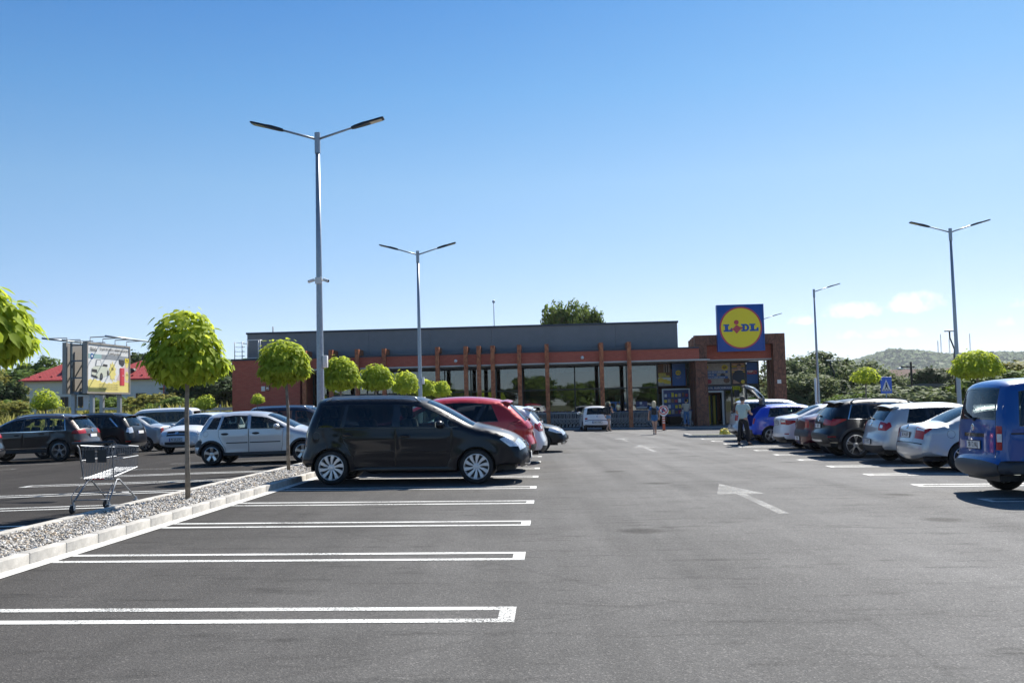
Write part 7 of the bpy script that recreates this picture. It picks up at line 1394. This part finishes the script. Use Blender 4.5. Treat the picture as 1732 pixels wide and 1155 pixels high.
def pack(t, J, mat, sz=1.0):
    c = Vector(J['chest'])+Vector((0, -.20, -.06)); MB().bbox(c.x-.15*sz, c.x+.15*sz, c.y-.08*sz, c.y+.07, c.z-.21*sz, c.z+.17*sz, .05).build('backpack', mat, t, auto=50)
    MB().bbox(c.x-.10*sz, c.x+.10*sz, c.y-.12*sz, c.y-.06*sz, c.z-.18*sz, c.z-.02, .03).build('backpack_pocket', mat, t, auto=50)
    for s in (-1, 1): MB().tube([(c.x+s*.10, c.y+.07, c.z+.15), (c.x+s*.11, J['chest'][1]+.0, J['chest'][2]+.155), (c.x+s*.12, J['chest'][1]+.135, J['chest'][2]+.03), (c.x+s*.13, J['chest'][1]-.05, J['chest'][2]-.22)], .016, 5).build('strap', mat, t, smooth=True)
# man in the mint shirt loading the open boot (faces the row, seen from behind and left)
def c1(t, J): shirt(t, J, M_MINT, low=-.35); trousers(t, J, M_BTRO, k=1.08); shoes(t, J, M_SHOE); hair(t, J, M_HAIRG, 0, (.097, .108, .10))
person('man in mint shirt and black trousers loading an open car boot', lotm(7.0, 36.3, rad(-40), 0, False), stand(1.76, dict(elL=(-.27, .04, 1.13), wrL=(-.20, .26, 1.10), haL=(-.17, .33, 1.10), elR=(.27, .04, 1.13), wrR=(.20, .28, 1.08), haR=(.17, .35, 1.08)), dict(knL=(-.15, .02, .49), anL=(-.20, -.03, .09), toL=(-.23, .10, .045), knR=(.15, .02, .49), anR=(.20, -.02, .09), toR=(.23, .11, .045))), c1)
# woman with bucket hat and backpack striding past the white hatchback
def c2(t, J):
    shirt(t, J, M_NAVYC, 'top', .25, .30, .92); trousers(t, J, M_LDEN, .45, 1.0, 'shorts'); shoes(t, J, M_SHOE); pack(t, J, M_PACK, 1.15); hair(t, J, M_HAIRD, .02)
    hd = Vector(J['head']); b = MB(); b.lathe([(.001, .125), (.07, .122), (.10, .10), (.112, .035), (.165, .0), (.168, -.006), (.11, .025)], 20, 'z', Matrix.Translation(hd+Vector((0, 0, .03)))); b.build('bucket_hat', M_HAT, t, smooth=True)
person('woman in khaki bucket hat, denim shorts and backpack walking past the small white hatchback', lotm(3.42, 57.6, rad(-38), 0, False), stand(1.68, dict(elR=(.27, .02, 1.15), wrR=(.20, .20, 1.10), haR=(.16, .25, 1.12), elL=(-.27, -.06, 1.14), wrL=(-.26, .04, .92), haL=(-.25, .07, .86)), dict(knL=(-.10, .22, .50), anL=(-.12, .30, .10), toL=(-.12, .44, .05), knR=(.10, -.10, .50), anR=(.11, -.36, .13), toR=(.11, -.25, .05))), c2, True)
# blonde woman in the blue dress
def c3(t, J):
    garment('dress', M_DRESS, t, [((lerp(J['hipL'], J['knR'], .55)[:0] or (0, 0, J['pelvis'][2]-.26), J['pelvis'], J['waist'], J['chest'], J['neck0']), ((.20, .15), (.185, .14), (.155, .118), (.165, .12), (.075, .07))), ((J['chest'], J['shL'], lerp(J['shL'], J['elL'], .55)), ((.165, .12), .078, .07)), ((J['chest'], J['shR'], lerp(J['shR'], J['elR'], .55)), ((.165, .12), .078, .07))])
    shoes(t, J, M_SHOE2); hair(t, J, M_BLOND, .05, (.105, .12, .11)); pack(t, J, M_PACK, .9)
person('blonde woman in short blue dress with a black backpack', lotm(5.30, 50.4, rad(-8), 0, False), stand(1.66, dict(elL=(-.27, -.05, 1.13), wrL=(-.30, .02, .90), haL=(-.30, .05, .84)), dict(knR=(.06, .06, .49), anR=(.05, .02, .09), toR=(.06, .15, .045), knL=(-.05, .02, .50), anL=(-.04, -.16, .12), toL=(-.05, -.04, .05))), c3, True)
# man in the beige shirt at the notice board
def c4(t, J): shirt(t, J, M_BEIGE, low=-.3, k=1.05); trousers(t, J, M_DENIM); shoes(t, J, M_SHOE2); hair(t, J, M_HAIRD, 0, (.095, .106, .098))
person('man in beige shirt and jeans pushing a trolley by the notice board', lotm(8.85, 64.6, rad(4), .05, False), stand(1.78, dict(elL=(-.30, .0, 1.16), wrL=(-.26, .22, 1.06), haL=(-.25, .28, 1.06), elR=(.30, .0, 1.16), wrR=(.26, .22, 1.06), haR=(.25, .28, 1.06)), dict(knL=(-.11, -.04, .50), anL=(-.13, -.26, .14), toL=(-.13, -.14, .06))), c4)
# ------------------------------------------------------------------ parked cars (nose along +u unless turned)
def park(name, label, sp, paint_, u_rear, v, nose=1, dr=0.0, s=1.0, group='parked cars'):
    L = np.array(sp['prof'])[:, 0].max()*s; u = u_rear+nose*L/2
    return make_car(name, label, sp, lotm(u, v, (0 if nose > 0 else PI)+dr, 0, True, s), paint_, group)
park('people_carrier', 'black people carrier with white multi-spoke wheels in the near left bay', TOURAN, P_BLACK, -5.0, 20.40, 1, rad(-.8), 1.045)
park('car', 'red crossover with its tail to the lane behind the black people carrier', CX5, P_RED, -.30, 23.7, -1, 0, 1.03)
park('car', 'white hatchback tail squeezed between the red crossover and the black car nose', S_(HATCH, plates=[]), P_WHITE, -.05, 26.9, -1, 0, 1.05)
park('car', 'black estate car whose nose points into the lane past the red crossover', AUDI, P_BLACK, .62-4.68, 33.2, 1)
park('car', 'white hatchback with sloping tail beyond the black estate nose', HATCH, P_WHITE, -.12, 36.2, -1)
park('car', 'silver five-door hatchback parked left of the gravel island', CORSA, P_SILV2, -10.15, 28.72, 1, 0, 1.04)
park('people_carrier', 'dark people carrier seen behind the silver hatchback roof', S_(TOURAN, plates=[], rimcol=M_ALU, glass=G_CAR, ntint=0), P_NAVY, -10.6, 34.6, 1, 0, 1.0)
park('car', 'brown off-roader with chrome window line on the left', TOUAREG, P_BROWN, -16.35, 35.55, -1)
park('car', 'black off-roader just right of the brown one', OUTLANDER, P_BLACK, -16.0, 38.8, -1)
park('car', 'silver saloon between the black off-roader and the white car facing us', S_(LOGAN, plates=[('r', .42, '')]), P_SILV, -16.3, 42.6, -1)
park('car', 'dark car tail just cut by the left edge of the photo', S_(TOUAREG, plates=[]), P_GREY, -16.95, 30.0, -1)
park('car', 'grey green car behind the brown off-roader at the left edge', S_(HATCH, plates=[]), P_GREEN, -31.0, 45.5, 1)
make_car('car', 'white estate car facing us beyond the silver hatchback', MCV, lotm(-13.95, 40.0, rad(-90-9), 0, True, 1.0), P_WHITE, 'parked cars')
make_car('van', 'white van with a row of black side windows under the billboard', TRAFIC, lotm(-22.6, 57.0, PI+.03, 0, True, 1.0), P_WHITE, 'parked cars')
make_car('car', 'dark blue car with red tail lamps before the slatted fence', S_(HATCH, plates=[]), lotm(-19.9, 60.6, PI+.5, 0, True, 1.0), P_NAVY, 'parked cars')
make_car('car', 'small white hatchback parked nose to the nested trolleys', FIAT, lotm(2.72, 59.95, PI/2+.05, 0, True, 1.06), P_WHITE, 'parked cars')
park('van', 'bright blue boxy van at the right edge', CADDY, P_BLUE, 6.72, 16.35, 1, 0, 1.02)
park('car', 'silver saloon next to the blue van', A4, P_SILV, 7.75, 22.3, 1)
park('car', 'silver hatchback between the silver saloon and the black crossover', GOLF, P_SILV, 7.92, 25.3, 1)
park('car', 'black crossover with silver spoked wheels in the right row', X1, P_BLACK, 7.35, 28.0, 1, 0, 1.0)
park('car', 'dark red saloon between the black crossover and the white saloon', LOGAN, P_DRED, 7.50, 30.6, 1)
park('car', 'white saloon with wide tail lamps in the right row', FLUENCE, P_WHITE, 7.42, 33.2, 1)
park('car', 'graphite saloon roof showing behind the white saloon', S_(A4, plates=[]), P_GREY, 8.3, 35.8, 1)
park('car', 'cobalt blue hatchback with its boot lid raised', BOOT, P_CBLUE, 7.45, 38.4, 1)
park('people_carrier', 'silver people carrier at the far end of the right row', MPV, P_SILV, 7.35, 41.1, 1)
# ------------------------------------------------------------------ summer haze over the far hills
hz = MB().box(-2600, 3900, -320, 3300, -1.6, 190).build('haze', None); hz['kind'] = 'stuff'; hz['label'] = 'thin summer haze in the air'; hz['category'] = 'haze'
mh = bpy.data.materials.new('haze'); mh.use_nodes = True; Nh, Lh = nodes_of(mh); Nh.remove(Nh['Principled BSDF']); pv = Nh.new('ShaderNodeVolumePrincipled'); pv.inputs['Color'].default_value = (.86, .92, 1, 1); pv.inputs['Density'].default_value = .00009; pv.inputs['Anisotropy'].default_value = .2
Lh.new(pv.outputs[0], Nh['Material Output'].inputs['Volume']); hz.data.materials.append(mh)
